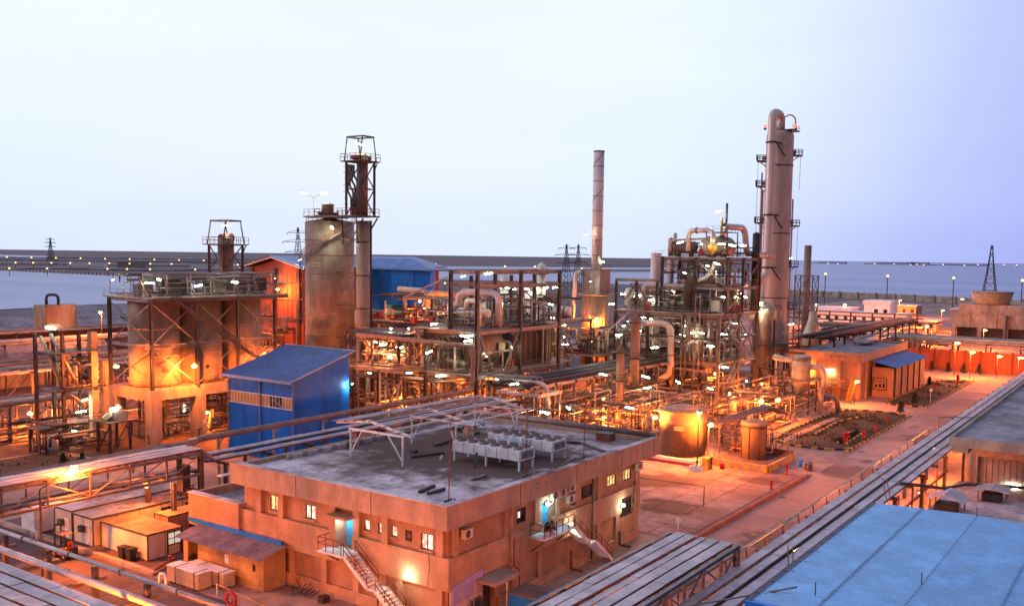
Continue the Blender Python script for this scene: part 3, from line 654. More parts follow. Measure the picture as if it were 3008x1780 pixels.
# drain pipes
for x in (61.9, 74.9): rod(B, 'drain_pipe', STUCCO2 if x < 70 else STEEL, (x, 42.95, .2), (x, 42.95, 8.0), .10)
pipe(B, 'drain_pipe', RUST, [(62.2, 42.9, 5.2), (62.2, 42.9, 2.9), (62.6, 42.6, 2.6), (62.6, 42.6, .3)], .05)
rod(B, 'vent_pipe', DARKS, (82.9, 42.9, 3.8), (82.9, 42.9, 6.0), .08)
pipe(B, 'wall_cable', DARKS, [(53.8, 44.9, 5.7), (53.8, 44.8, 4.6), (53.75, 44.9, 3.8), (53.75, 44.9, 3.2)], .02)
# painted board low on the right face
pn = T('painted_board', 'large painted landscape board with dark tree and violet sky by the ground door', 'mural', (56, 43.1, 2))
mt = bpy.data.materials.new('mural_paint'); mt.use_nodes = True; n = mt.node_tree.nodes; lk = mt.node_tree.links.new
ge = n.new('ShaderNodeNewGeometry'); no = n.new('ShaderNodeTexNoise'); no.inputs['Scale'].default_value = .8; no.inputs['Detail'].default_value = 6; lk(ge.outputs['Position'], no.inputs[0])
sp = n.new('ShaderNodeSeparateXYZ'); lk(ge.outputs['Position'], sp.inputs[0])
ma = n.new('ShaderNodeMath'); ma.operation = 'MULTIPLY_ADD'; ma.inputs[1].default_value = .13; lk(sp.outputs[2], ma.inputs[0]); lk(no.outputs[0], ma.inputs[2])
rp = n.new('ShaderNodeValToRGB'); lk(ma.outputs[0], rp.inputs[0]); e = rp.color_ramp.elements
e[0].position = .55; e[0].color = (.015, .04, .06, 1); e[1].position = 1.0; e[1].color = (.42, .30, .62, 1)
q = e.new(.68); q.color = (.10, .13, .20, 1)
q = e.new(.74); q.color = (.62, .44, .40, 1)
q = e.new(.88); q.color = (.35, .28, .55, 1)
lk(rp.outputs[0], n['Principled BSDF'].inputs['Base Color'])
mk('board', [(54.15, 43.05, .6), (58.2, 43.05, .6), (58.2, 43.05, 3.8), (54.15, 43.05, 3.2), (54.15, 43.14, .6), (58.2, 43.14, .6), (58.2, 43.14, 3.8), (54.15, 43.14, 3.2)],
   [(0, 1, 2, 3), (7, 6, 5, 4), (0, 4, 5, 1), (1, 5, 6, 2), (2, 6, 7, 3), (3, 7, 4, 0)], mt, pn)
for x in (55.5, 57.0): box(pn, 'batten', WOOD, x, x + .08, 43.02, 43.05, .6, 3.3)
# ---- outside stairs
St = T('outside_stair', 'steel stair with red handrails climbing to the blue door on the near long face', 'stairs', (53, 50, 0))
box(St, 'landing', WHITE, 52.0, 53.8, 52.2, 54.9, 4.36, 4.52)
stair(St, (52.2, 52.2, 4.45), (52.2, 49.7, 2.45), 1.3, WHITE, RUST, (1, 0, 0)); box(St, 'landing', WHITE, 52.2, 53.5, 48.8, 49.7, 2.3, 2.42)
stair(St, (52.2, 48.8, 2.35), (52.2, 45.9, 0.05), 1.3, WHITE, RUST, (1, 0, 0))
rail(St, [(53.7, 54.85, 4.52), (52.05, 54.85, 4.52), (52.05, 52.3, 4.52)], RUST, 1.1, 1.0, .055)
for y in (54.4, 52.4): bar(St, 'bracket', STEEL, (52.3, y, 4.3), (53.85, y, 3.3), .10)
rod(St, 'post', STEEL, (52.9, 49.2, 0), (52.9, 49.2, 2.3), .07)
S2 = T('outside_stair', 'steel stair with dark red handrails below the blue door on the shaded face', 'stairs', (70, 42, 0))
box(S2, 'landing', WHITE, 64.7, 69.6, 41.6, 43.1, 4.6, 4.76)
stair(S2, (69.6, 41.6, 4.7), (72.3, 41.6, 2.6), 1.2, WHITE, RUST, (0, 1, 0)); box(S2, 'landing', WHITE, 72.3, 73.3, 41.6, 42.8, 2.45, 2.57)
stair(S2, (73.3, 41.6, 2.5), (76.4, 41.6, .05), 1.2, WHITE, RUST, (0, 1, 0))
rail(S2, [(64.75, 43.0, 4.76), (64.75, 41.65, 4.76), (69.5, 41.65, 4.76)], RUST, 1.1, 1.0, .055)
for x in (65.2, 69.2): bar(S2, 'bracket', STEEL, (x, 41.8, 4.5), (x, 43.1, 3.4), .10)
for k, (x, lb) in enumerate(((65.9, 'white plant pot on the stair landing, nearer the corner'), (66.6, 'white plant pot on the stair landing, next to the railing corner'))):
    p_ = T('plant_pot', lb, 'plant pot', (x, 42.1, 4.76)); lathe(p_, 'pot', WHITE, (x, 42.1), [(.18, 4.77), (.27, 5.05), (.30, 5.1)], 14); blob(p_, 'foliage', LEAF, x, 42.1, 5.05, .4, .8, 120, .12)
# ---- wall mounted air conditioners
def ac(x, y, z, label, face='Y'):
    t = T('air_conditioner', label, 'air conditioner', (x, y, z), 'outdoor air conditioning units on the shaded face')
    box(t, 'casing', CABW, x - .5, x + .5, y - .36, y, z - .36, z + .36); rod(t, 'fan_grille', DARKS, (x - .08, y - .375, z), (x - .08, y - .355, z), .29)
    rod(t, 'fan_hub', STEELL, (x - .08, y - .39, z), (x - .08, y - .37, z), .07)
    for s in (-.3, .3): bar(t, 'bracket', STUCCO2, (x + s, y - .3, z - .36), (x + s, y, z - .8), .04)
ac(55.95, 43.1, 7.1, 'air conditioner with long white bracket legs near the building corner')
ac(83.9, 43.1, 7.4, 'air conditioner high at the far end of the shaded face')
for x, z, lb in ((68.3, 7.6, 'first of the cluster of air conditioners beside the blue door'), (69.5, 7.6, 'second of the cluster of air conditioners beside the blue door'), (71.0, 7.75, 'upper air conditioner beside the dark tall window'), (70.9, 6.75, 'lower air conditioner under the cluster')): ac(x, 43.1, z, lb)
# ---- wall lamps of the building
def wall_lamp(loc, label, e, col=(.95, 1, .72), mat=None):
    t = T('wall_lamp', label, 'lamp', loc); x, y, z = loc
    n = V((-1, 0, 0)) if x < 54.4 else V((0, -1, 0)); c = V(loc)
    bar(t, 'lamp_housing', STEELL, c - n * .02, c + n * .12, .3, .34); 
    b_ = MB(); q = c + n * .22
    for k in range(1): b_.lathe((q.x, q.y), [(.02, z - .16), (.13, z - .11), (.17, z), (.13, z + .11), (.02, z + .16)], 10)
    b_.build('lamp_glass', mat or E_FL, t, True); point(t, c + n * .55, e, col, .15)
wall_lamp((53.85, 46.8, 3.6), 'round bright white lamp on the near long face under the last window', 60)
wall_lamp((80.8, 43.15, 4.05), 'bright white lamp on the shaded face beside the grille', 70)
wall_lamp((71.0, 43.15, 4.4), 'bright white lamp beside the middle of the shaded stair', 70)
wall_lamp((54.3, 53.6, 6.92), 'cool white light above the blue door on the near long face', 90, (.55, .95, 1), E_FLW)
wall_lamp((67.6, 43.4, 6.9), 'cool white light above the blue door on the shaded face', 80, (.45, .95, 1), E_FLW)
# ================================================================== ROOF
C = T('roof_canopy', 'white steel canopy frame on the roof with half of its sheeting missing', 'canopy', (72, 60, 9.2))
for x in (63, 71.6, 82):
    for y in (62, 56.4 if x > 70 else 55.6): rod(C, 'post', WHITE, (x, y, 9.2), (x, y, 11.95), .10)
    bar(C, 'tie_beam', WHITE, (x, 62.2, 11.9), (x, 55.4, 11.9), .16, .18)
    bar(C, 'rafter', WHITE, (x, 63.8, 12.3), (x, 59.6, 12.85), .16, .20); bar(C, 'rafter', WHITE, (x, 59.6, 12.85), (x, 55.6 if x > 80 else 54.6, 12.0), .16, .20)
    bar(C, 'knee_brace', WHITE, (x, 62, 9.6), (x, 60.6, 11.85), .09); bar(C, 'knee_brace', WHITE, (x, 56.4 if x > 70 else 55.6, 9.6), (x, 57.4, 11.85), .09)
for k in range(6):
    y = 59.4 - .9 * k; bar(C, 'purlin', WHITE if k % 2 else STEELL, (62.6, y, 12.95 - .155 * (k + .4)), (82.4, y, 12.95 - .155 * (k + .4)), .10, .10)
for k in range(4):
    y = 60.2 + 1.1 * k; bar(C, 'purlin', STEELL, (62.6, y, 12.86 - .13 * k), (82.6, y, 12.86 - .13 * k), .10, .08)
for k in range(5): corr(C, 'roof_sheet', PURR, (62.4 + 4.1 * k, 61.3, 12.82), (4.14, 0, 0), (0, 2.7, -.36), 12, .04)
FANB = M('fan_brown', (.26, .17, .14), .7, var=.2)
def condenser(x0, x1, y0, y1, label):
    t = T('roof_condenser', label, 'condenser', (x0, y0, 9.2), 'white roof condensers')
    box(t, 'casing', WHITE, x0, x1, y0, y1, 10.1, 11.05); n = 6
    for k in range(n):
        y = y0 + (y1 - y0) * k / n; box(t, 'seam', STEELL, x0 - .012, x0, y - .02, y + .02, 10.1, 11.05)
        for x in (x0 + (x1 - x0) * .27, x0 + (x1 - x0) * .73):
            yc = y + (y1 - y0) / n / 2
            f = lathe(t, 'fan_cowl', FANB, (x, yc), [(.50, 11.05), (.44, 11.15), (.42, 11.26), (.37, 11.26), (.38, 11.1), (.02, 11.09)], 16)
            b_ = MB()
            for a in range(4): b_.bar((x, yc, 11.2), (x + .36 * math.cos(a * 1.57), yc + .36 * math.sin(a * 1.57), 11.22), .16, .02)
            b_.build('fan_blades', DARKS, f)
    for yy in (y0 + .15, (y0 + y1) / 2, y1 - .15):
        for xx in (x0 + .15, x1 - .15): box(t, 'leg', WHITE, xx - .08, xx + .08, yy - .08, yy + .08, 9.2, 10.1)
    box(t, 'end_panel', STEELL, x0 + .3, x1 - .3, y0 - .02, y0, 10.25, 10.9)
    for s in (.35, .75): rod(t, 'end_port', DARKS, (x0 + (x1 - x0) * s, y0 - .05, 10.6), (x0 + (x1 - x0) * s, y0, 10.6), .09)
condenser(67.8, 70.2, 46.3, 53.8, 'white roof condenser with fans, nearer the parapet corner')
condenser(73.0, 75.4, 46.2, 53.6, 'white roof condenser with fans, farther one partly under tarpaulin')
def rumpled(p, name, mat, cx, cy, z, wx, wy, h, n=9):
    vs = [(cx + wx * (i / (n - 1) - .5) + random.uniform(-.05, .05), cy + wy * (j / (n - 1) - .5) + random.uniform(-.05, .05), z + h * random.random() * (1 if 0 < i < n - 1 and 0 < j < n - 1 else .25)) for i in range(n) for j in range(n)]
    fs = [(i * n + j, (i + 1) * n + j, (i + 1) * n + j + 1, i * n + j + 1) for i in range(n - 1) for j in range(n - 1)]
    return mk(name, vs, fs, mat, p)
tag(rumpled(None, 'tarpaulin', TARP, 71.7, 50.6, 10.4, 3.4, 3.6, .9), 'crumpled white tarpaulin lying between the two roof condensers', 'tarpaulin')
for k, (x, y, lb, sx) in enumerate(((72.6, 55.6, 'tan torn insulation sheet hanging from the canopy post', 1.3), (80.2, 62.6, 'white torn sheet hanging at the far end of the canopy', .8))):
    n = 8; vs = [(x + .12 * random.uniform(-1, 1), y + sx * (i / (n - 1) - .5) + .1 * random.uniform(-1, 1), 9.3 + 2.3 * j / (n - 1)) for i in range(n) for j in range(n)]
    fs = [(i * n + j, (i + 1) * n + j, (i + 1) * n + j + 1, i * n + j + 1) for i in range(n - 1) for j in range(n - 1)]
    tag(mk('hanging_sheet', vs, fs, INSUL if k == 0 else TARP), lb, 'sheet')
def lumber(a, b, w_, h_, mt, label, name='steel_offcut'):
    tag(bar(None, name, mt, a, b, w_, h_), label, 'offcut')
lumber((56.6, 48.2, 9.35), (58.9, 48.6, 9.35), .26, .24, DARKS, 'dark steel section on the roof near the parapet, left of a crossed pair')
lumber((56.1, 46.9, 9.5), (58.6, 47.3, 9.32), .24, .24, DARKS, 'dark steel section crossing its neighbour near the parapet corner')
lumber((62.6, 47.6, 9.3), (64.6, 47.6, 9.3), .22, .18, STEELL, 'lone grey steel section lying before the near condenser')
lumber((66.2, 57.4, 9.3), (69.6, 56.3, 9.3), .2, .18, DARKS, 'dark steel section under the canopy')
lumber((71.8, 59.2, 9.32), (80, 60.0, 9.32), .35, .2, DARKS, 'long dark beam lying across the roof behind the canopy posts')
lumber((78.5, 57.0, 9.32), (82, 48.5, 9.32), .3, .2, DARKS, 'long dark beam lying towards the back parapet')
lumber((82, 48.5, 9.32), (79.6, 44.4, 9.32), .35, .2, STEEL, 'bent dark duct length at the back corner of the roof')
lumber((75.5, 45.2, 9.4), (72, 44.6, 9.3), .12, .12, STEELL, 'thin grey pipe lying beside the farther condenser')
for k, (x, y) in enumerate(((66.5, 50.2), (67.0, 54.6))):
    lumber((x, y, 9.25), (x + .9, y + .5, 10.4 if k == 0 else 9.5), .22, .06, WOOD if k else STEEL, ('leaning broken board against the near condenser', 'small board at the end of the near condenser')[k], 'broken_board')
for k, (x, y, z, s, lb, mt) in enumerate(((87 - 1.6, 47.6, 9.2, .8, 'rusty ventilator box near the back parapet', RUST), (68.2, 58.8, 9.2, .3, 'small black bucket on the roof under the canopy', DARKS))):
    t = T('roof_box', lb, 'box', (x, y, z)); box(t, 'casing', mt, x - s * .8, x + s * .8, y - s, y + s, z, z + s * .9); box(t, 'lid', STEEL, x - s * .85, x + s * .85, y - s * 1.05, y + s * 1.05, z + s * .9, z + s * .98)
t = T('scrap_heap', 'tangle of dark scrap pipes on the roof behind the canopy', 'scrap', (84, 56, 9.2))
for k in range(14):
    x, y = 82.5 + random.uniform(-1.6, 1.6), 55.2 + random.uniform(-2.4, 2.4); a = random.uniform(0, 3.14)
    rod(t, 'scrap_piece', random.choice((DARKS, STEEL, RUST)), (x, y, 9.3 + .02 * k), (x + 1.2 * math.cos(a), y + 1.2 * math.sin(a), 9.35 + .03 * k), .06)
t = T('scrap_heap', 'second heap of dark scrap under the far canopy bay', 'scrap', (81, 61, 9.2))
for k in range(16):
    x, y = 80.5 + random.uniform(-1.8, 1.8), 61.5 + random.uniform(-1.6, 1.6); a = random.uniform(0, 3.14)
    bar(t, 'scrap_piece', random.choice((DARKS, STEEL)), (x, y, 9.3 + .03 * k), (x + 1.3 * math.cos(a), y + 1.3 * math.sin(a), 9.3 + .05 * k), .10)
b = MB()
for _ in range(260):
    x, y = random.gauss(68, 7), random.gauss(55, 6); s = random.uniform(.012, .045); x, y = min(max(x, 54), 86), min(max(y, 43.5), 65.5); b.box(x - s * random.uniform(.4, 3), x + s, y - s * random.uniform(.3, 3), y + s, 9.2, 9.2 + s * .6)
struct(b.build('roof_debris', DARKS), 'stuff')
for x, y, lb in ((54.3, 43.4, 'rusty aerial mast at the near corner of the roof'), (64.3, 43.3, 'rusty aerial mast at the parapet in front of the condensers'), (73.7, 43.3, 'rusty aerial mast at the parapet beyond the condensers')):
    t = T('aerial_mast', lb, 'mast', (x, y, 9.8)); rod(t, 'rod', RUST, (x, y, 9.8), (x + .25, y + .1, 15.4), .045); bar(t, 'foot_clamp', DARKS, (x - .5, y, 9.9), (x + .5, y + .1, 9.9), .12); bar(t, 'strap', DARKS, (x + .5, y - .85, 9.3), (x + .5, y - .1, 9.95), .08)
for k in range(26):
    x = 58.6 + .62 * k; tag(bar(None, 'concrete_block', GALV if k % 3 else CONC, (x, 65.7 + random.uniform(-.04, .04), 9.42), (x + .56, 65.7 + random.uniform(-.04, .04), 9.42 + random.uniform(-.02, .02)), .3, .44),
        'grey concrete block in the row along the back edge of the roof', 'block', 'row of concrete blocks on the roof edge')
tag(pipe(None, 'roof_pipe', PIPEB, [(87.4, 42.8, 9.95), (87.4, 66.9, 9.95)], .28), 'thick brown pipe running along the far parapet of the roof', 'pipe')
# blue trim on the wing and lean-to
box(B, 'blue_trim', BLUEW, 53.3, 53.6, 60.6, 73.2, 3.45, 3.75)
# ================================================================== LEAN-TO, STACKS
Lt = T('lean_to_shed', 'ochre lean-to shed with grey corrugated roof against the building wing', 'shed', (52, 66, 0))
wallh(Lt, 'wall', OCHRE, 'X', 51.4, .2, 60.6, 69.2, 0, 2.75, [(61.6, 62.0, 1.5, 2.1)]); box(Lt, 'wall', OCHRE, 51.6, 53.8, 60.6, 60.8, 0, 3.2)
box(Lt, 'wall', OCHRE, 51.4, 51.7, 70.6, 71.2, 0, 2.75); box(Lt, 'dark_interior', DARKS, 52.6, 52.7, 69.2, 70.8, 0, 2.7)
box(Lt, 'wall', OCHRE, 51.7, 53.8, 70.9, 71.1, 0, 3.2)
for k in range(4): corr(Lt, 'roof_sheet', PURR, (50.6, 60.1 + 2.85 * k, 2.88), (0, 2.88, 0), (3.0, 0, .62), 13, -.04)
box(Lt, 'notice', WHITE, 51.37, 51.4, 65.0, 65.5, 1.5, 2.3); box(Lt, 'window_pane', GLASS, 51.5, 51.52, 61.6, 62.0, 1.5, 2.1)
def stack(x0, x1, y0, y1, h, label):
    t = T('board_stack', label, 'stack', (x0, y0, 0), 'strapped stacks of boards')
    n = 12
    for k in range(n):
        j = random.uniform(-.03, .03); box(t, 'board', WOOD, x0 + j, x1 + j, y0, y1, .14 + (h - .14) * k / n, .14 + (h - .14) * (k + .86) / n)
    box(t, 'wrap_sheet', WHITE, x0 - .04, x1 + .04, y0 - .04, y1 + .04, h, h + .05)
    for s in (.12, .72):
        y = y0 + (y1 - y0) * s; b_ = MB(); b_.box(x0 - .07, x0 - .045, y - .04, y + .04, .1, h + .07); b_.box(x0 - .07, x1 + .07, y - .04, y + .04, h + .055, h + .075); b_.box(x1 + .045, x1 + .07, y - .04, y + .04, .1, h + .07); b_.build('strap', DARKS, t)
    for s in (.1, .5, .9): box(t, 'bearer', DARKS, x0, x1, y0 + (y1 - y0) * s - .06, y0 + (y1 - y0) * s + .06, 0, .14)
stack(48.2, 49.5, 64.9, 69.1, 1.45, 'strapped board stack with white top sheet, nearest the road'); stack(49.75, 50.9, 63.6, 68.6, 1.3, 'strapped board stack behind, against the lean-to')
t = T('lifebuoy_stand', 'red ring on a post at the bottom edge below the lean-to', 'lifebuoy', (46.6, 58.6, 0))
rod(t, 'post', STEEL, (46.6, 58.6, 0), (46.6, 58.6, 1.2), .06)
pts = [V((46.5, 58.6, 1.3)) + .55 * V((0, math.cos(a * math.pi / 12), math.sin(a * math.pi / 12))) for a in range(25)]
b = MB(); b.tube(pts, .13, 10, 0, False); b.build('ring', REDP, t, True)
t = T('rope_barrier', 'yellow rope barrier on white posts before the building', 'barrier', (48.3, 60, 0))
for x, y in ((48.6, 63.0), (47.2, 52.0)): rod(t, 'post', WHITE, (x, y, 0), (x, y, 1.0), .05)
rod(t, 'rope', YELP, (48.6, 63.0, .95), (47.2, 52.0, .9), .035)
t = T('scrap_heap', 'dark junk and bicycle parts piled at the foot of the wall', 'scrap', (53, 58, 0))
for k in range(12):
    x, y = 52.9 + random.uniform(-.6, .6), 57.8 + random.uniform(-1.4, 1.4); a = random.uniform(0, 6); rod(t, 'scrap_piece', random.choice((DARKS, STEEL)), (x, y, .1), (x + .8 * math.cos(a), y + .8 * math.sin(a), random.uniform(.2, .9)), .04)
box(t, 'crate', DARKS, 52.4, 53.2, 54.7, 55.3, 0, .5)
# small utility post in the kerb corner
t = T('bollard_pipe', 'short rusty standpipe on a plate by the cabin kerb', 'standpipe', (49.7, 70.8, 0)); rod(t, 'pipe', RUST, (49.7, 70.8, 0), (49.7, 70.8, 1.5), .10); rod(t, 'base_plate', RUST, (49.7, 70.8, 0), (49.7, 70.8, .06), .5); rod(t, 'handwheel', RUST, (49.7, 70.8, 1.5), (49.7, 70.8, 1.55), .22)
tag(bar(None, 'ground_beam', RUST, (48.7, 71.6, .35), (52, 73.2, .35), .18), 'rusty beam barrier on the ground beside the stack of boards', 'beam')
t = T('small_kiosk', 'dark blue kiosk with brown roof at the bottom edge by the shaded face', 'kiosk', (59, 38.6, 0))
for k in range(3): corr(t, 'wall_sheet', BLUEW, (58.1, 37.2 + 1.1 * k, 0), (0, 1.1, 0), (0, 0, 2.4), 6, .03)
box(t, 'wall', BLUEW, 58.14, 60.4, 36.9, 40.5, 0, 2.3); box(t, 'roof', M('brown_roof', (.16, .10, .08), .9), 58.0, 60.6, 37.9, 40.6, 2.4, 2.5); box(t, 'blue_lid', BLUEW, 58.0, 60.6, 36.8, 37.88, 2.4, 2.52)
for k, (x, lb) in enumerate(((71.2, 'dark gully pipe at the foot of the shaded face'), (80.2, 'dark drain stub near the far end of the shaded face'))):
    t = T('gully_pipe', lb, 'pipe', (x, 42.6, 0)); pipe(t, 'pipe', RUST if k == 0 else DARKS, [(x, 42.9, 1.9 - .3 * k), (x, 42.9, .3), (x + .6, 42.0, .15)], .12)
# ================================================================== CABINS AND FORKLIFT (left)
def cabin(x0, x1, y0, y1, h, label, roof, wall=CABW, trims=True):
    t = T('site_cabin', label, 'cabin', (x0, y0, 0))
    n = max(2, round((x1 - x0) / 2.4)); mny = max(2, round((y1 - y0) / 1.6))
    box(t, 'core', wall, x0 + .03, x1 - .03, y0 + .03, y1 - .03, .12, h)
    for k in range(n): box(t, 'wall_panel', wall, x0 + (x1 - x0) * k / n + .01, x0 + (x1 - x0) * (k + 1) / n - .01, y0, y0 + .03, .12, h)
    for k in range(mny): box(t, 'wall_panel', wall, x0, x0 + .03, y0 + (y1 - y0) * k / mny + .01, y0 + (y1 - y0) * (k + 1) / mny - .01, .12, h)
    if trims:
        for x, y in ((x0, y0), (x1, y0), (x0, y1)): box(t, 'corner_post', DARKS, x - .05, x + .05, y - .05, y + .05, .1, h)
        for k in range(1, n): box(t, 'joint_strip', DARKS, x0 + (x1 - x0) * k / n - .03, x0 + (x1 - x0) * k / n + .03, y0 - .015, y0, .12, h)
    box(t, 'base_frame', DARKS, x0, x1, y0, y1, .02, .12)
    box(t, 'roof', roof, x0 - .06, x1 + .06, y0 - .06, y1 + .06, h, h + .1); box(t, 'roof_edge', DARKS, x0 - .09, x0 - .06, y0 - .09, y1 + .09, h - .02, h + .12); box(t, 'roof_edge', DARKS, x0 - .06, x1 + .09, y0 - .09, y0 - .06, h - .02, h + .12)
    return t
def cwin(t, axis, pos, u0, u1, z0, z1, mt=GLASS, ml=1):
    b = MB(); s = .06
    def bx(a, bb, c, d, e0, e1):
        if axis == 'X': b.box(pos - e1, pos - e0, a, bb, c, d)
        else: b.box(a, bb, pos - e1, pos - e0, c, d)
    bx(u0 - s, u0, z0, z1, 0, .05); bx(u1, u1 + s, z0, z1, 0, .05); bx(u0 - s, u1 + s, z0 - s, z0, 0, .05); bx(u0 - s, u1 + s, z1, z1 + s, 0, .05)
    for k in range(ml):
        c = u0 + (u1 - u0) * (k + 1) / (ml + 1); bx(c - .03, c + .03, z0, z1, 0, .05)
    f = b.build('window_frame', DARKS, t)
    if axis == 'X': box(f, 'pane', mt, pos - .02, pos - .01, u0, u1, z0, z1)
    else: box(f, 'pane', mt, u0, u1, pos - .02, pos - .01, z0, z1)
c1 = cabin(49.7, 62, 82.6, 85.9, 2.7, 'long cream cabin with slatted roof and dark joint strips, front of the pair', ROOFG); cwin(c1, 'Y', 82.6, 52.6, 53.6, 1.2, 2.1, CABW); cwin(c1, 'Y', 82.6, 57.2, 58.4, 1.3, 2.2); cwin(c1, 'Y', 82.6, 60, 61, 1.3, 2.2)
for k in range(15): box(c1, 'roof_batten', ROOFC, 49.75 + .27 * k, 49.87 + .27 * k, 82.65, 85.8, 2.8, 2.84)
c2 = cabin(49.7, 63.5, 86.15, 89.2, 2.85, 'long white cabin behind, with small wall unit on its end', ROOFC)
for c_, y in ((c1, 84.2), (c2, 87.8)): box(c_, 'end_unit', STEEL, 49.3, 49.68, y - .35, y + .35, 1.3, 1.9); box(c_, 'end_door', WHITE, 49.66, 49.69, y - 1.1, y - .4, .2, 2.1)
b = MB()
for _ in range(46):
    x = random.uniform(53, 61); y = random.uniform(83, 85.5); s = random.uniform(.05, .2); b.box(x - s, x + s, y - s, y + s, 2.8, 2.8 + s * .7)
struct(b.build('roof_litter', M('litter', (.30, .18, .14), .9)), 'stuff')
c3 = cabin(48.6, 51.6, 91.0, 93.4, 2.6, 'small white box cabin at the end of the long cabins', WHITE, WHITE, False); box(c3, 'skid', RUST, 48.4, 51.8, 90.6, 93.6, -.0, .14)
c4 = cabin(50.3, 53.9, 74.9, 82.2, 2.4, 'small ochre site cabin with glazed door and orange roof', M('ochre_roof', (.36, .21, .12), .85, var=.25, dirt=(.25, .12, .06), amt=.6, dscale=.5))
b = MB(); b.box(52.3, 52.42, 74.82, 74.9, .12, 2.3); b.box(53.7, 53.82, 74.82, 74.9, .12, 2.3); b.box(52.42, 53.7, 74.82, 74.9, 2.15, 2.3); b.box(52.42, 53.7, 74.82, 74.9, 1.0, 1.1); b.box(52.42, 53.7, 74.82, 74.9, 1.58, 1.65); b.box(53.02, 53.1, 74.82, 74.9, 1.1, 2.15)
f = b.build('door_frame', DARKS, c4)
for a, c in ((52.42, 53.02), (53.1, 53.7)):
    for z0, z1 in ((1.1, 1.58), (1.65, 2.15)): box(f, 'pane', EM('cabin_glass_lit', (.7, .95, .75), .5) if 'cabin_glass_lit' not in MATS else MATS['cabin_glass_lit'], a, c, 74.84, 74.86, z0, z1)
c5 = cabin(54.7, 58.6, 78.0, 80.2, 2.6, 'low ochre cabin with dark window beside the bridge column', M('ochre_roof2', (.48, .28, .13), .85, var=.2), M('salmon_wall', (.46, .22, .13), .85)); cwin(c5, 'Y', 78.0, 57.0, 57.9, 1.2, 1.9)
for x, y, lb in ((49.5, 77.4, 'black wheeled bin beside the ochre cabin, first of two'), (49.6, 76.4, 'black wheeled bin beside the ochre cabin, second of two')):
    t = T('wheeled_bin', lb, 'bin', (x, y, 0)); b = MB(); b.hexa([(x - .3, y - .3, .1), (x + .3, y - .3, .1), (x + .3, y + .3, .1), (x - .3, y + .3, .1), (x - .4, y - .4, 1.1), (x + .4, y - .4, 1.1), (x + .4, y + .4, 1.1), (x - .4, y + .4, 1.1)]); b.build('body', BLKP, t)
    box(t, 'lid', BLKP, x - .43, x + .43, y - .43, y + .43, 1.11, 1.2); 
    for s in (-1, 1): rod(t, 'wheel', TYRE, (x + .25, y + s * .33, .13), (x + .25, y + s * .42, .13), .13)
# forklift facing away from the camera, towards -y end rear
F = T('forklift', 'orange forklift with roof guard parked on the service road', 'forklift', (46.6, 82, 0))
def fx(u, v, z): return (46.6 + v, 82.2 + u, z)      # u along +y (mast end), v across
def fbox(n, mt, u0, u1, v0, v1, z0, z1, par=None): return box(par or F, n, mt, 46.6 + v0, 46.6 + v1, 82.2 + u0, 82.2 + u1, z0, z1)
OR = M('forklift_paint', (.42, .15, .04), .5, var=.2)
b = MB(); b.hexa([fx(-1.3, -.55, .35), fx(-1.3, .55, .35), fx(.9, .55, .3), fx(.9, -.55, .3), fx(-1.35, -.55, 1.15), fx(-1.35, .55, 1.15), fx(-.1, .55, 1.0), fx(-.1, -.55, 1.0)]); b.build('chassis', OR, F)
fbox('floor_plate', OR, -.1, .9, -.5, .5, .3, .62); fbox('counterweight', DARKS, -1.45, -1.25, -.5, .5, .4, 1.1); fbox('radiator_grille', DARKS, -1.37, -1.352, -.35, .35, .5, .95); fbox('seat', BLKP, -.55, -.05, -.28, .28, 1.02, 1.2); fbox('seat_back', BLKP, -.65, -.5, -.28, .28, 1.2, 1.7)
lathe(F, 'gas_bottle', REDP, fx(-.95, 0, 0)[:2], [(.02, 1.16), (.2, 1.2), (.2, 1.55), (.05, 1.65)], 12)
for v in (-.5, .5):
    for u in (-.9, .75): bar(F, 'roof_post', BLKP, fx(u, v, .9 if u < 0 else .6), fx(u * .75, v * .9, 2.2), .07)
    for u, r in ((-.95, .30), (.65, .36)):
        wv = rod(F, 'wheel', TYRE, fx(u, v * 1.02 - .12, r), fx(u, v * 1.02 + .12, r), r); rod(wv, 'rim', YELP, fx(u, v * 1.02 - .13, r), fx(u, v * 1.02 + .13, r), r * .5)
    bar(F, 'mast_rail', BLKP, fx(1.05, v * .6, .1), fx(1.0, v * .6, 2.9), .12); fbox('fork', DARKS, 1.1, 2.1, v * .5 - .06, v * .5 + .06, .08, .13)
fbox('roof_guard', OR, -.75, .7, -.5, .5, 2.2, 2.26); fbox('mast_crossbar', BLKP, .98, 1.08, -.36, .36, 2.75, 2.9); fbox('fork_carriage', BLKP, 1.08, 1.16, -.4, .4, .2, .7); rod(F, 'steering_wheel', BLKP, fx(.35, 0, 1.25), fx(.4, 0, 1.28), .18)
bar(F, 'steering_column', BLKP, fx(.6, 0, .6), fx(.38, 0, 1.26), .05)

# ---- sodium street lamp over the cabins, and others of its kind
def street_lamp(base, h, arm, label, e=1500, cat='street lamp', group=None, r=.22, mat=STEEL):
    x, y, z0 = base; t = T('street_lamp', label, cat, base, group)
    rod(t, 'pole', mat, (x, y, z0), (x, y, z0 + h), .09); hx, hy = x + arm[0], y + arm[1]; hz = z0 + h + arm[2]
    rod(t, 'arm', mat, (x, y, z0 + h), (hx, hy, hz), .06); d = (V((arm[0], arm[1], 0)) if (arm[0] or arm[1]) else V((1, 0, 0))).normalized()
    hd = bar(t, 'lamp_head', STEELL, V((hx, hy, hz + .16)) - d * .3, V((hx, hy, hz + .16)) + d * .4, .34, .16)
    lathe(hd, 'lamp_globe', E_NA, (hx, hy), [(.03, hz - .28), (r, hz - .15), (r * 1.1, hz), (r * .8, hz + .08)], 12)
    point(t, (hx, hy, hz - .55), e); return t
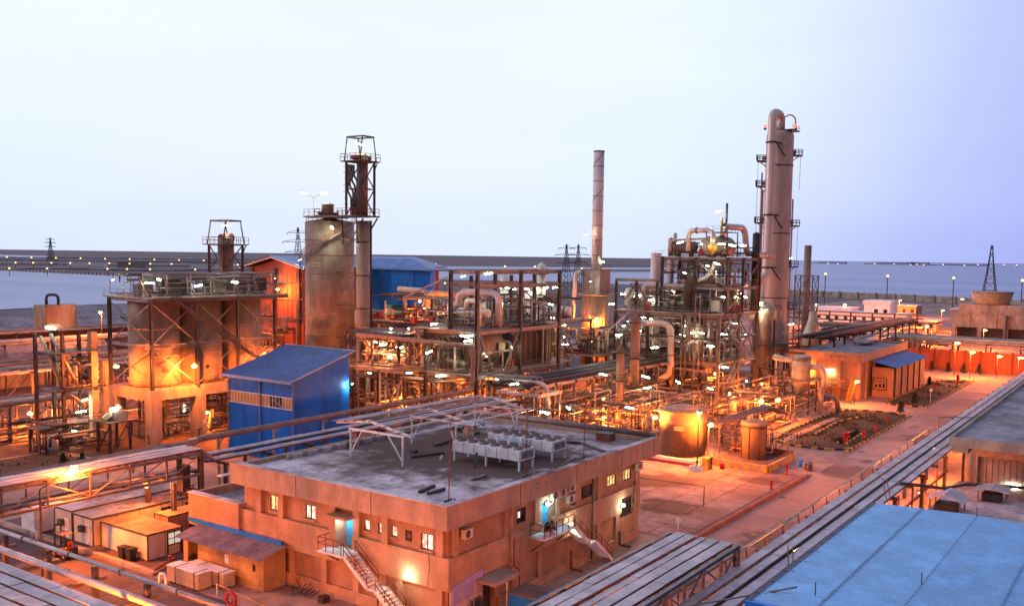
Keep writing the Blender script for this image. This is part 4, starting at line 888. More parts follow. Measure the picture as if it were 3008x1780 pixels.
street_lamp((42.5, 78.5, 0), 7.6, (3.7, 1.0, 1.3), 'bent arm street lamp leaning over the pipe bridge by the cabins', 3000, r=.3)
# lamps outside the picture that light the near face and the road (same type, unseen and assumed; the last is an added fill)
for q, h, a, e, lb in (((33, 44, 0), 5.0, (1.0, 0, .2), 1700, 'assumed street lamp on the service road facing the near long face'), ((31, 53, 0), 4.6, (.6, 0, .1), 1500, 'assumed street lamp beside the near left cable rack'), ((44, 33, 0), 5.6, (.3, .5, .2), 350, 'assumed street lamp by the near building corner'),
                       ((25, 76, 0), 4.8, (1.2, 0, .2), 3000, 'assumed street lamp at the far end of the service road'), ((50, 32.4, 0), 4.6, (.3, .4, .1), 200, 'added fill lamp under the near cable bridge')):
    street_lamp(q, h, a, lb, e)

# ================================================================== PIPE BRIDGE AND TRAYS (left)
Bg = T('pipe_bridge', 'steel truss bridge carrying cable trays over the site cabins', 'bridge', (50, 82, 0))
for y in (80, 83.6):
    for z in (5.6, 7.7): bar(Bg, 'chord', STEELL if y == 80 else STEEL, (28, y, z), (60, y, z), .26, .26, 'ibeam')
    xs = [28 + 4 * k for k in range(9)]
    for k, x in enumerate(xs):
        bar(Bg, 'post', STEEL, (x, y, 5.6), (x, y, 7.7), .14, .14)
        if k < 8: bar(Bg, 'diagonal', STEELL, (x if k % 2 else x + 4, y, 5.7), (x + 4 if k % 2 else x, y, 7.6), .09, .09)
for k in range(9): bar(Bg, 'cross_beam', STEEL, (28 + 4 * k, 80, 5.6), (28 + 4 * k, 84.4, 5.6), .16); bar(Bg, 'cross_beam', STEEL, (28 + 4 * k, 79.8, 7.82), (28 + 4 * k, 85.2, 7.82), .18)
bar(Bg, 'column', STEELL, (56.3, 79.4, 0), (56.3, 79.4, 5.5), .4, .4, 'ibeam'); bar(Bg, 'column', STEEL, (60, 80.1, 0), (60, 80.1, 7.9), .45, .45, 'ibeam'); bar(Bg, 'column', STEEL, (60, 83.6, 0), (60, 83.6, 7.6), .4, .4, 'ibeam'); bar(Bg, 'column', STEEL, (56.3, 83.6, 0), (56.3, 83.6, 5.5), .4, .4, 'ibeam')
bar(Bg, 'drop_duct', DARKS, (58.6, 81, 4.0), (58.6, 81, 6.6), .9, 1.0)
bar(Bg, 'drop_duct', DARKS, (58.6, 81, 4.0), (60.4, 79.5, 3.2), .9, .8)
def tray(p, x0, x1, y, z, wd=.75, L=3.0, axis='X', cover=GALV, side=STEEL, d=.18):
    n = max(1, round((x1 - x0) / L))
    for k in range(n):
        a, b = x0 + (x1 - x0) * k / n + .02, x0 + (x1 - x0) * (k + 1) / n - .02; dz = random.uniform(-.02, .03)
        if axis == 'X': box(p, 'tray_cover', cover, a, b, y - wd / 2, y + wd / 2, z + d + dz, z + d + .05 + dz)
        else: box(p, 'tray_cover', cover, y - wd / 2, y + wd / 2, a, b, z + d + dz, z + d + .05 + dz)
    if axis == 'X': box(p, 'tray_body', side, x0, x1, y - wd / 2 + .03, y + wd / 2 - .03, z, z + d - .03)
    else: box(p, 'tray_body', side, y - wd / 2 + .03, y + wd / 2 - .03, x0, x1, z, z + d - .03)
for y, z in ((80.4, 7.95), (81.5, 7.95), (82.6, 7.95), (81, 5.75), (82.3, 5.75)): tray(Bg, 28, 60.2, y, z, .8, 3.2, cover=GALV if z > 7 else PURR)
# trays continue lower behind the building
Tb = T('cable_rack', 'low cable tray rack running behind the flat roof of the building', 'cable rack', (75, 82, 0))
for k, y in enumerate((80.2, 81.4, 82.6, 84.0)): tray(Tb, 61.5, 116, y, 6.6 - .25 * (k % 2), .85, 3.2, cover=GALV if k % 2 else PURR)
for x in range(63, 118, 6):
    bar(Tb, 'column', STEEL, (x, 80, 0), (x, 80, 6.3), .3, .3, 'ibeam'); bar(Tb, 'column', STEEL, (x, 84.2, 0), (x, 84.2, 6.3), .3, .3, 'ibeam'); bar(Tb, 'cross_beam', STEEL, (x, 79.5, 6.15), (x, 84.8, 6.15), .25, .25, 'ibeam')
for y in (80.6, 81.6): bar(Tb, 'sloping_tray', PURR, (60.2, y, 8.0), (61.9, y, 6.7), .8, .2)
for k in range(3): tag(bar(None, 'stub_tray', WHITE, (61 + 2 * k, 78.5, 5.4 + .1 * k), (63.2 + 2 * k, 78.5, 5.4 + .1 * k), .7, .12), 'short pale tray end lying between the bridge and the lower rack', 'tray', 'short pale tray ends')
t = T('motor_drum', 'black ribbed drum under the end of the pipe bridge', 'drum', (62, 77, 3.5)); rod(t, 'casing', DARKS, (62.4, 77.6, 4.6), (66.0, 77.2, 4.6), 1.0)
for k in range(3): rod(t, 'rib', BLKP, (63 + k * 1.1, 77.55 - .11 * k, 4.6), (63.15 + k * 1.1, 77.53 - .11 * k, 4.6), 1.05)
bar(t, 'stand', STEEL, (63, 77.8, 0), (63, 77.8, 3.3), .8, .5)
# long brown pipe on brackets
Pp = T('long_pipe', 'long brown pipe on bracket posts passing the pipe bridge and blue shed', 'pipe', (80, 86.5, 7))
pipe(Pp, 'pipe_run', PIPEB, [(20, 86, 7.25), (63.4, 86, 7.55), (64.6, 87, 7.55), (113.5, 87, 7.6), (114.6, 87.2, 8.2), (115.2, 87.4, 14.2), (115.2, 112, 14.6)], .33, .9, 12)
lathe(Pp, 'flange', STEELL, (63.7, 86.3), [(.4, 7.2), (.5, 7.3), (.5, 7.8), (.4, 7.9)], 14)
for x in (40, 48, 56): bar(Pp, 'bracket_post', STEEL, (x, 85.6, 5.6), (x, 85.6, 7.0), .16)
for x in (67.5, 75.5, 83.5, 91.5, 99.5, 107.5):
    bar(Pp, 'bracket_post', STEELL, (x, 86.9, 0), (x, 86.9, 7.2), .22, .22); bar(Pp, 'bracket', STEELL, (x, 86.9, 6.4), (x + .7, 86.9, 7.2), .12); bar(Pp, 'bracket', STEELL, (x - .3, 86.9, 7.22), (x + .8, 86.9, 7.22), .12)
Pq = T('long_pipe', 'second pipe lying beside the trays on the bridge, grey and thinner', 'pipe', (45, 84.6, 7))
pipe(Pq, 'pipe_run', STEELL, [(20, 84.6, 7.6), (59, 84.6, 7.75)], .20); bar(Pq, 'cable_tray', GALV, (20, 85.3, 6.6), (57, 85.3, 6.75), .7, .16)

# ================================================================== BOTTOM-LEFT RACK
Rk = T('cable_rack', 'cable tray rack with two grey pipes crossing the near bottom corner', 'cable rack', (34, 62, 0))
for x, wd in ((33.1, .95), (31.9, .95), (30.7, .95), (29.5, .9)): tray(Rk, 36, 96, x, 5.6, wd, 2.6, 'Y')
for k in range(10):
    y = 36 + 6 * k; box(Rk, 'cross_beam', STEEL, 28.8, 37, y - .15, y + .15, 5.25, 5.5); box(Rk, 'column', STEEL, 36.0, 36.35, y - .18, y + .18, 0, 6.35); box(Rk, 'column', STEEL, 29, 29.3, y - .15, y + .15, 0, 5.25); box(Rk, 'pipe_shoe', RUST, 35.2, 35.5, y + 2, y + 2.3, 5.5, 5.9)
for x, z, r, mt, lb in ((35.0, 5.85, .24, GALV, 0), (36.2, 6.55, .15, GALV, 0), (35.7, 5.4, .12, M('orange_pipe', (.45, .18, .07), .6), 0)): pipe(Rk, 'pipe_run', mt, [(x, 34, z), (x, 100, z)], r)
for y in (52.0, 67.5): pipe(Rk, 'pipe_loop', GALV, [(36.2, y, 6.6), (36.2, y, 7.4), (36.2, y + .7, 7.4), (36.2, y + .7, 6.7)], .09, .3)
for k in range(9): box(Rk, 'pipe_clamp', STEEL, 36.02, 36.38, 38.3 + 6.2 * k, 38.4 + 6.2 * k, 6.36, 6.74)
Bs = T('blue_canopy', 'blue corrugated roof corner at the bottom left edge', 'roof', (27, 55, 5))
for k in range(5): corr(Bs, 'roof_sheet', BLUER, (22, 42 + 4 * k, 4.6), (0, 4.04, 0), (6.6, 0, .5), 16, -.05)
rod(Bs, 'gutter', STEEL, (28.7, 42, 5.1), (28.7, 62, 5.1), .14)
for y in (43, 52, 61): box(Bs, 'column', STEEL, 23, 23.2, y, y + .2, 0, 4.6)

# ================================================================== RIGHT RACK, FOREGROUND BRIDGE, RIGHT ROOFS
Rr = T('cable_rack', 'long elevated cable rack with grey tray covers running beside the road', 'cable rack', (110, 23, 0))
for y, wd in ((24.55, .78), (23.45, .78), (22.35, .78), (21.3, .65)): tray(Rr, 44, 232, y, 5.75, wd, 3.1)
for x in range(46, 232, 6):
    bar(Rr, 'cross_beam', STEEL, (x, 20.6, 5.55), (x, 25.6, 5.55), .28, .28, 'ibeam')
    if x % 12 == 10: bar(Rr, 'column', STEEL, (x, 20.9, 0), (x, 20.9, 5.4), .35, .35, 'ibeam'); bar(Rr, 'column', STEEL, (x, 25.2, 0), (x, 25.2, 5.4), .35, .35, 'ibeam')
rod(Rr, 'side_rail', PIPEY, (46, 25.6, 6.35), (134, 25.6, 6.35), .10)
for x in range(48, 134, 4): bar(Rr, 'rail_post', RUST, (x, 25.5, 5.5), (x, 25.6, 6.35), .09); 
for y, r in ((24.0, .10), (22.9, .13), (21.8, .10)): pipe(Rr, 'pipe_run', PIPEB if r < .12 else DARKS, [(44, y, 6.02), (232, y, 6.02)], r)
for x in range(60, 118, 6): bar(Rr, 'drop_post', RUST, (x, 21.0, 2.0), (x, 21.0, 5.4), .16); bar(Rr, 'lower_beam', RUST, (x, 21.0, 3.6), (x + 6, 21.0, 3.6), .18)
for x in (64, 91): 
    for s in (0, .35): rod(Rr, 'scaffold_tube', RUST, (x, 20.6 + s, 6), (x + 3.2, 21.8 + s, 7.3), .04)
rod(Rr, 'end_post', STEELL, (137.4, 25.5, 0), (137.4, 25.5, 7.2), .12); rod(Rr, 'end_rail', STEELL, (137.4, 25.5, 7.1), (141, 21.5, 7.1), .07)
# foreground bridge joining it (upper level)
Fb = T('cable_bridge', 'upper cable tray bridge with truss sides in the near foreground', 'bridge', (55, 28, 0))
for k, (y, w_) in enumerate(((29.35, .75), (28.45, .8), (27.55, .5), (26.75, .8), (25.75, .85))):
    tray(Fb, 26, 64.6, y, 7.35, w_, 2.7)
for y in (30.3, 24.95):
    for z in (5.4, 7.35): bar(Fb, 'chord', STEELL, (26, y, z), (64.9, y, z), .26, .26, 'ibeam')
    for k in range(14):
        x = 64.6 - 3 * k; bar(Fb, 'post', STEELL, (x, y, 5.4), (x, y, 7.4), .16)
        if k < 13: bar(Fb, 'diagonal', STEELL, (x, y, 5.5 if k % 2 else 7.3), (x - 3, y, 7.3 if k % 2 else 5.5), .10)
for k in range(14):
    x = 64.6 - 3 * k; bar(Fb, 'cross_beam', STEELL, (x, 24.9, 7.22), (x, 30.4, 7.22), .2, .2)
for x in (64.6, 46): bar(Fb, 'column', STEELL, (x, 25, 0), (x, 25, 7.4), .4, .4, 'ibeam'); bar(Fb, 'column', STEELL, (x, 30.2, 0), (x, 30.2, 7.4), .4, .4, 'ibeam')
pipe(Fb, 'pipe_run', RUST, [(26, 28.0, 7.6), (64, 28.0, 7.6)], .09); rod(Fb, 'loose_tube', PIPEB, (50, 26.6, 6.2), (52.8, 16.8, 9.45), .06)
# right concrete building
Rb = T('concrete_hall', 'large bare concrete hall with flat roof and recessed panels beside the cable rack', 'building', (130, 10, 0))
box(Rb, 'wall', CONC, 117.0, 200, -40, 18.6, 0, 8.2)
for k, y in enumerate((18.3, 5.5, -7, -20)): box(Rb, 'pilaster', CONC, 116.5, 117.0, y - 1.0, y + .3, 0, 8.2)
box(Rb, 'lintel_band', CONC, 116.45, 117.0, -40, 18.62, 6.4, 8.25)
for y0, y1 in ((6.2, 17.0), (-6.2, 4.2)):
    n = 18
    for k in range(n): box(Rb, 'ribbed_panel', STEELL, 116.9, 117.0, y0 + (y1 - y0) * k / n + .04, y0 + (y1 - y0) * (k + 1) / n - .04, 2.4, 6.3)
box(Rb, 'roof', ROOFG, 111.8, 205, -40, 19.2, 8.25, 8.7); box(Rb, 'parapet', CONC, 111.6, 112.0, -40, 19.5, 8.0, 9.05); box(Rb, 'parapet', CONC, 112.0, 205, 19.2, 19.6, 8.0, 9.05)
box(Rb, 'soffit_beam', CONC, 111.8, 116.5, 17.6, 19.2, 7.4, 8.25)
t = T('wall_lamp', 'fluorescent lamp glowing yellow green on the concrete hall wall', 'lamp', (116.4, 13.7, 3.4)); box(t, 'tube', E_FL, 116.1, 116.3, 13.1, 14.3, 3.35, 3.5); box(t, 'housing', STEELL, 116.05, 116.4, 13.0, 14.4, 3.52, 3.62); point(t, (115.9, 13.7, 3.0), 60, (.85, 1, .45), .2)
# low roof below it with two little roof huts
Lr = T('low_annex', 'low flat roofed annex in front of the concrete hall', 'building', (105, 12, 0)); box(Lr, 'wall', CONC, 96, 116.4, -10, 19.0, 0, 3.0); box(Lr, 'roof', ROOFC, 95.8, 116.4, -10, 19.2, 3.0, 3.3)
for x, y, s, lb in ((101.6, 17.6, 1.7, 'open roof hut with pale pitched tin roof on the annex, nearer the rack'), (109, 14.6, 1.5, 'open roof hut with flat tin roof on the annex near the hall')):
    t = T('roof_hut', lb, 'hut', (x, y, 3.3))
    for sx in (-1, 1):
        for sy in (-1, 1): rod(t, 'post', STEELL, (x + sx * s * .8, y + sy * s * .8, 3.3), (x + sx * s * .8, y + sy * s * .8, 4.5), .07)
    b = MB(); e_ = s * 1.05; h_ = .7 if s > 1.6 else .25
    b.hexa([(x - e_, y - e_, 4.5), (x + e_, y - e_, 4.5), (x + e_, y, 4.5 + h_), (x - e_, y, 4.5 + h_), (x - e_, y - e_, 4.58), (x + e_, y - e_, 4.58), (x + e_, y, 4.58 + h_), (x - e_, y, 4.58 + h_)]); b.build('roof_sheet', GALV, t)
    b = MB(); b.hexa([(x - e_, y, 4.5 + h_), (x + e_, y, 4.5 + h_), (x + e_, y + e_, 4.5), (x - e_, y + e_, 4.5), (x - e_, y, 4.58 + h_), (x + e_, y, 4.58 + h_), (x + e_, y + e_, 4.58), (x - e_, y + e_, 4.58)]); b.build('roof_sheet', GALV, t)
    box(t, 'machine', DARKS, x - s * .6, x + s * .6, y - s * .6, y + s * .6, 3.3, 4.1)
tag(pipe(None, 'roof_duct', STEEL, [(98, 21.5, 6.2), (103, 18.2, 5.2), (109, 17.2, 4.6), (115, 8, 4.2)], .16), 'dark pipe running over the annex roof from the cable rack', 'pipe')
street_lamp((106.4, 20.2, 0), 3.6, (0, .9, .05), 'small white lamp on a bracket behind the cable rack at the annex', 250)
# big light blue roof
Br = T('blue_roof_hall', 'hall with wide light blue ribbed roof in the near right corner', 'building', (65, 10, 0))
box(Br, 'wall', BLUEW, 51.2, 77.0, -20, 18.2, 0, 8.45)
for k in range(13):
    x0 = 50.6 + 2.06 * k
    for (ya, za, yb, zb) in ((18.55, 8.9, 11.3, 9.12), (11.3, 9.12, -16, 8.4)):
        o = corr(Br, 'roof_sheet', BLUEF, (x0, ya, za), (2.05, 0, 0), (0, yb - ya, zb - za), 6, -.07)
rod(Br, 'ridge_seam', M('seam_blue', (.05, .11, .22), .6), (50.6, 11.3, 9.13), (77.3, 11.3, 9.13), .05); box(Br, 'gutter', M('navy', (.025, .04, .12), .5), 50.5, 77.5, 18.55, 18.9, 8.65, 8.95); box(Br, 'eave_fascia', BLUEW, 50.3, 50.6, -16, 18.9, 8.3, 8.93)
for k in range(11): box(Br, 'gutter_strap', STEELL, 52 + 2.4 * k, 52.05 + 2.4 * k, 18.3, 19.0, 8.96, 9.0)
lapb = M('lap_blue', (.16, .34, .58), .6, var=.3, scale=2, dirt=(.20, .14, .12), amt=.5, dscale=.8)
for k, y in enumerate((15.2, 7.0, 3.2, -1.0)):
    z = 8.9 + .22 * (18.55 - y) / 7.25 if y > 11.3 else 9.12 - .72 * (11.3 - y) / 27.3
    for j in range(13): box(Br, 'lap_strip', lapb, 50.62 + 2.06 * j, 52.6 + 2.06 * j, y - .06, y + .06, z + .055, z + .085 + .01 * random.random())
for x, y in ((58.5, 11.3), (77, 11.3), (53, 15.8)): rod(Br, 'roof_spike', DARKS, (x, y, 9.1), (x, y, 9.9), .03)
# ================================================================== LAMPS OF THE PLANT
def fluor(loc, label, group, yaw=None, e=0, ln=1.25):
    x, y, z = loc; a = random.uniform(0, 3.14) if yaw is None else yaw; d = V((math.cos(a), math.sin(a), random.uniform(-.25, .25))).normalized() * ln / 2; c = V(loc)
    t = T('fluorescent_lamp', label, 'lamp', loc, group)
    hs = bar(t, 'housing', STEELL, c - d + V((0, 0, .15)), c + d + V((0, 0, .15)), .30, .08); bar(hs, 'tube', E_FL, c - d, c + d, .17, .14); rod(t, 'bracket', STEEL, c + V((0, 0, .15)), c + V((0, 0, .7)) + d * .3, .04, 'cyl8')
    if e: point(t, c - V((0, 0, .4)), e, (.92, 1, .66), .3)
def sodium(loc, label, e=1500, r=.38, pole=None):
    x, y, z = loc; t = T('sodium_lamp', label, 'lamp', (x, y, pole if pole is not None else z))
    if pole is not None: rod(t, 'pole', STEEL, (x + .5, y + .5, pole), (x + .5, y + .5, z + .2), .08)
    hd = bar(t, 'lamp_head', STEELL, (x + .55, y + .55, z + .30), (x - .25, y - .25, z + .26), .34, .14)
    lathe(hd, 'lamp_globe', E_NA, (x, y), [(.03, z - .3), (r, z - .16), (r * 1.1, z), (r * .7, z + .14)], 12)
    n = V((-x, -y, 0)).normalized(); point(t, V(loc) + n * .55 - V((0, 0, .35)), e)
sodium((54.8, 81.6, 5.2), 'assumed sodium lamp hung under the pipe bridge before the cabins', 480, .2)  # unseen lamp, assumed here to light the cabin roofs and fronts
FG = {
 'white fluorescent lamp on top of the three tank frame': [(80.5,127,23.7),(80.7,118.5,23.5),(88.9,118.5,23.0),(84.8,122,23.8),(95.5,118.5,23.4)],
 'white fluorescent lamp in the slim frame left of the tanks': [(72.2,129.2,17.0),(75.6,127.3,6.6),(75.3,127.4,5.0),(74.4,127.9,2.3),(75.2,119,6.4)],
 'white fluorescent lamp among pipes under the tank podium': [(99.9,137.6,2),(99.9,137.5,1.2)],
 'white fluorescent lamp in the low bays of the middle process unit': [(122,110.6,15.3),(122,106.5,15.6),(122,113.8,12.7),(122,112.3,12.4),(122,108.5,12.2),(122,110.4,10.3),(122,112,8.9),(122,115.5,7.2)],
 'white fluorescent lamp along the near edge of the middle process unit': [(116.2,97.1,12.6),(116.2,101.3,8.9),(116.2,95.1,8.9),(116.2,96.2,17.1),(116.2,89.1,15.6),(116.2,90.3,15.6),(116.2,89.3,14.9),(122.1,90,12.1),(127.7,89,13.1),(119,87.6,25.2)],
 'white fluorescent lamp near the white vessel on the upper deck': [(129.3,97.6,18.9),(136.3,109.7,18.1),(127.2,97.1,18.9),(141.5,119.2,17.6),(149.8,124.8,18.1),(148.4,118.7,19.7)],
 'white fluorescent lamp in the far plant behind the open steel frame': [(146.9,104.1,18),(150.2,108.1,18.9),(151.3,106.4,18.9),(151.6,97.1,19),(150.2,95.6,16.6),(157.4,106.4,21.5),(159.9,111.5,21.2),(163.3,115.5,21.3),(158.5,113.6,21.5),(170.9,113.2,21.1),(172.2,111.2,21.3),(173.2,109.7,21.4),(197.2,153.7,24),(197.3,153.5,22.5)],
 'white fluorescent lamp around the foot of the furnace': [(161.6,99.9,14.4),(157.3,97.4,12.5),(172.9,100.6,10.5),(157.4,97.2,11),(185.5,102.7,17.7),(183.1,106.8,22.6),(149.4,81.1,14.3)],
 'white fluorescent lamp over the low pipe rack behind the roof': [(120.4,86.3,8.6),(118.2,81.9,8.6),(117.4,75.7,5),(123.3,75.3,5),(130.7,73.6,9.6)],
 'white fluorescent lamp on the middle deck of the right process tower': [(171,92,20.6),(172,91.3,19.9),(172,88.4,20.5),(174,88.7,20.7),(169,84.7,19.8),(171,81,21.6),(172.5,71,20.7),(178.9,71,20.6),(182.8,71,20.5),(181,71,21.3)],
 'white fluorescent lamp under the middle deck of the right process tower': [(169,84.8,16.1),(169,86,16.3),(169,90.6,14.4),(169,89.1,15.3),(169,86.9,13.6),(169,91.6,12.4),(169,77.9,13.3),(169,77.6,15.1),(178.5,71,15.4),(172.9,71,13.6),(184,71,12.8),(169,76,13.8),(169,74,13.9),(168,77.3,11.9),(168,71.6,11.6)],
 'white fluorescent lamp on the top deck of the right process tower': [(164,76.6,30.9),(165.6,73,30.7),(167.1,69.7,30.7),(167.8,67.9,30.5),(169.4,66.4,30.5),(164.4,75.7,25.3),(169.2,71.4,27.1),(169.3,73.3,26.6)],
 'white fluorescent lamp low in front of the right process tower': [(138.3,70,8.8),(145.1,67.4,7.5),(141.1,71,6.6),(151.9,64.5,5.9),(125.7,66.1,5.7),(152.3,75.4,12.2),(169,69,7.7),(188,72,3)],
 'white fluorescent lamp on the side of the tall column': [(225.6,75.7,12.6),(225.3,76.8,37),(225.4,76.4,28.4),(191.9,72.1,27.7)],
}
for lb, ps in FG.items():
    for q in ps: fluor(q, lb, lb.replace('white fluorescent lamp', 'fluorescent lamps'))
t = T('floodlight', 'large bright floodlight beside the big overhead pipe of the column', 'floodlight', (198.7, 73.9, 18.5)); bar(t, 'lamp_glass', E_FL, (198.4, 73.2, 18.5), (198.4, 75.4, 18.3), .5, .7); box(t, 'housing', STEEL, 198.7, 199.1, 73, 75.5, 18.1, 18.9); rod(t, 'post', STEEL, (199, 74.2, 16.8), (199, 74.2, 18.2), .08); point(t, (197.6, 74, 18.2), 400, (.95, 1, .8), .4)
for q, lb, e, pl in (((115.6, 187.2, 14.9), 'sodium lamp on a pole behind the tank frame', 2600, 0), ((78.3, 123.2, 11.6), 'sodium lamp at the left side of the tank frame', 1700, None), ((87, 117.3, 11.4), 'sodium lamp in front of the middle tank', 2600, None), ((75.3, 141.2, 3.3), 'low sodium lamp at the far left ground', 1500, 0), ((92, 121.3, 3.5), 'sodium lamp under the tank podium', 1100, None),
    ((138, 157.3, 20.3), 'sodium lamp on the front of the orange gabled building', 1500, None), ((123.7, 109.2, 11.2), 'sodium lamp in the low bays beside the big silo', 1500, None), ((188.3, 124.9, 15.9), 'sodium lamp far behind the open steel frame', 2000, 0), ((129.1, 72.4, 3.1), 'sodium lamp low among the thin pipes behind the roof', 2600, 0), ((122.1, 60.1, 5.4), 'sodium lamp left of the round tank', 900, 0),
    ((122.5, 51.8, 5.2), 'sodium lamp right of the round tank', 2200, 0), ((155, 56.6, 4.3), 'sodium lamp behind the small tank, first of two', 2600, 0), ((160.6, 55.7, 3.9), 'sodium lamp behind the small tank, second of two', 1200, 0), ((188.5, 49.9, 4.8), 'sodium lamp at the corner of the blue lean-to building', 1500, 0), ((251.3, 43.3, 8.5), 'sodium lamp high before the orange boundary wall', 3200, 0),
    ((251.9, 39.9, 6.4), 'sodium lamp lower before the orange boundary wall', 2400, 0), ((336.3, 50, 6.5), 'sodium lamp under the cooling tower', 6000, 0), ((343.2, 68.8, 6.4), 'sodium lamp before the white far buildings', 8000, 0), ((255.7, 34.5, 5.5), 'round pale lamp on a post near the boundary wall', 1500, 0), ((238.4, 27.9, 7), 'sodium lamp at the far end of the cable rack', 1800, 0), ((315, 98.4, 9.5), 'sodium lamp behind the lattice framed stack', 8000, 0), ((384.5, 65.4, 14.5), 'bright lamp on the cooling tower deck', 700, None),
    ((401.2, 124.2, 9.6), 'orange lamp among the white far buildings, first', 9000, 0), ((462.2, 129.6, 7.4), 'orange lamp beyond the white far buildings', 9000, 0), ((412.9, 77.1, 8.7), 'orange lamp between white buildings and cooling tower', 9000, 0), ((507.1, 115, 8.5), 'orange lamp near the sea wall', 10000, 0)):
    sodium(q, lb, e, .40 if q[0] < 200 else .62, pl)
for k, x in enumerate((58, 76, 94, 112, 130, 150, 172, 196, 218)):
    sodium((x, 24.4, 4.5), 'assumed sodium lamp hung under the long cable rack, number %s along from the near end' % ('one two three four five six seven eight nine'.split()[k]), 450 if x < 100 else 1100)  # unseen lamps, assumed under the trays to light the road
street_lamp((115.6, 50.6, 0), 7.9, (-.3, -.2, .1), 'tall street lamp with bright head beside the round tank', 2400, r=.34)

# ================================================================== GENERIC STEEL UNIT
def unit_frame(t, xs, ys, z0, z1, cm=.42, mat=STEEL, only=None):
    for x in xs:
        for y in ys:
            if only is None or (x, y) in only: bar(t, 'column', mat, (x, y, z0), (x, y, z1), cm, cm, 'ibeam')
def ring_beams(t, xs, ys, z, mat=STEELL, w_=.45, infill=True):
    for y in ys: bar(t, 'beam', mat, (xs[0] - .2, y, z), (xs[-1] + .2, y, z), .3, w_, 'ibeam')
    for x in xs: bar(t, 'beam', mat, (x, ys[0] - .2, z), (x, ys[-1] + .2, z), .3, w_, 'ibeam')
def deck(t, x0, x1, y0, y1, z, mat=CONC, railed=True, rm=STEEL, sides='SWNE'):
    box(t, 'deck', mat, x0, x1, y0, y1, z, z + .12); P_ = {'W': [(x0, y0), (x0, y1)], 'S': [(x0, y0), (x1, y0)], 'E': [(x1, y0), (x1, y1)], 'N': [(x0, y1), (x1, y1)]}
    if railed:
        for s in sides: rail(t, [(x, y, z + .12) for x, y in P_[s]], rm)
def xbrace(t, a, b, mat=STEEL, w_=.14):
    (x0, y0, z0), (x1, y1, z1) = a, b; bar(t, 'brace', mat, (x0, y0, z0), (x1, y1, z1), w_); bar(t, 'brace', mat, (x0, y0, z1), (x1, y1, z0), w_)
PM = [PIPEB, STEEL, PIPEB, STEELL, STEEL, PIPEY, DARKS, ALU]
PW_ = {}                                            # small pipework nobody could count: joined at the end
def clutter(x0, x1, y0, y1, z0, z1, n_, label, group, vert=.45, rr=(.06, .22)):
    """free pipe runs with elbows through a bay; the thickest are things of their own"""
    runs = []; n = round(n_ * 1.7)
    for _ in range(n):
        r = random.uniform(*rr); p = V((random.uniform(x0, x1), random.uniform(y0, y1), z0 + .1 if random.random() < .5 else random.uniform(z0, z1))); pts = [p]
        ax = 2 if random.random() < vert else random.choice((0, 1))
        for k in range(random.choice((1, 2, 3))):
            q = pts[-1].copy(); lo, hi = ((x0, x1), (y0, y1), (z0, z1))[ax]
            q[ax] = random.uniform(lo, hi)
            if abs(q[ax] - pts[-1][ax]) < 5 * r: q[ax] = hi if pts[-1][ax] < (lo + hi) / 2 else lo
            pts.append(q); ax = random.choice([a for a in (0, 1, 2) if a != ax])
        runs.append((r, pts, random.choice(PM)))
    runs.sort(key=lambda q: -q[0]); keep = max(3, round(n_ * .17))
    for r, pts, mt in runs[:keep]:
        t = T('process_pipe', label, 'pipe', pts[0], group); pipe(t, 'pipe_run', mt, pts, r, 2.2 * r, 10)
        q = (pts[0] + pts[1]) / 2; d = (pts[1] - pts[0]).normalized(); rod(t, 'flange', STEELL, q - d * .08, q + d * .08, r * 1.7)
        if random.random() < .5:
            q = pts[0].lerp(pts[1], .3); rod(t, 'valve_wheel', REDP if random.random() < .25 else STEEL, q + V((0, 0, r)), q + V((0, 0, r + .35)), .16)
    for r, pts, mt in runs[keep:]:
        b = PW_.setdefault(mt.name, MB()); b.tube(pts, r, 8, 2.2 * r)
        q = (pts[0] + pts[1]) / 2; d = (pts[1] - pts[0]).normalized()
        if d.length: b.tube([q - d * .08, q + d * .08], r * 1.7, 8)
def join_pipework():
    vs, fs, mi = [], [], []
    for i, (mn, b) in enumerate(PW_.items()):
        k = len(vs); vs += b.v; fs += [tuple(j + k for j in f) for f in b.f]; mi += [i] * len(b.f)
    me = bpy.data.meshes.new('small_pipework'); me.from_pydata([tuple(v) for v in vs], [], fs)
    for mn in PW_: me.materials.append(MATS[mn])
    me.polygons.foreach_set('material_index', mi); me.polygons.foreach_set('use_smooth', [len(f) == 4 for f in fs])
    o = link('small_pipework', me, None, MX.Identity(4)); struct(o, 'stuff'); o['label'] = 'mass of thin pipes filling the process structures'; o['category'] = 'pipework'
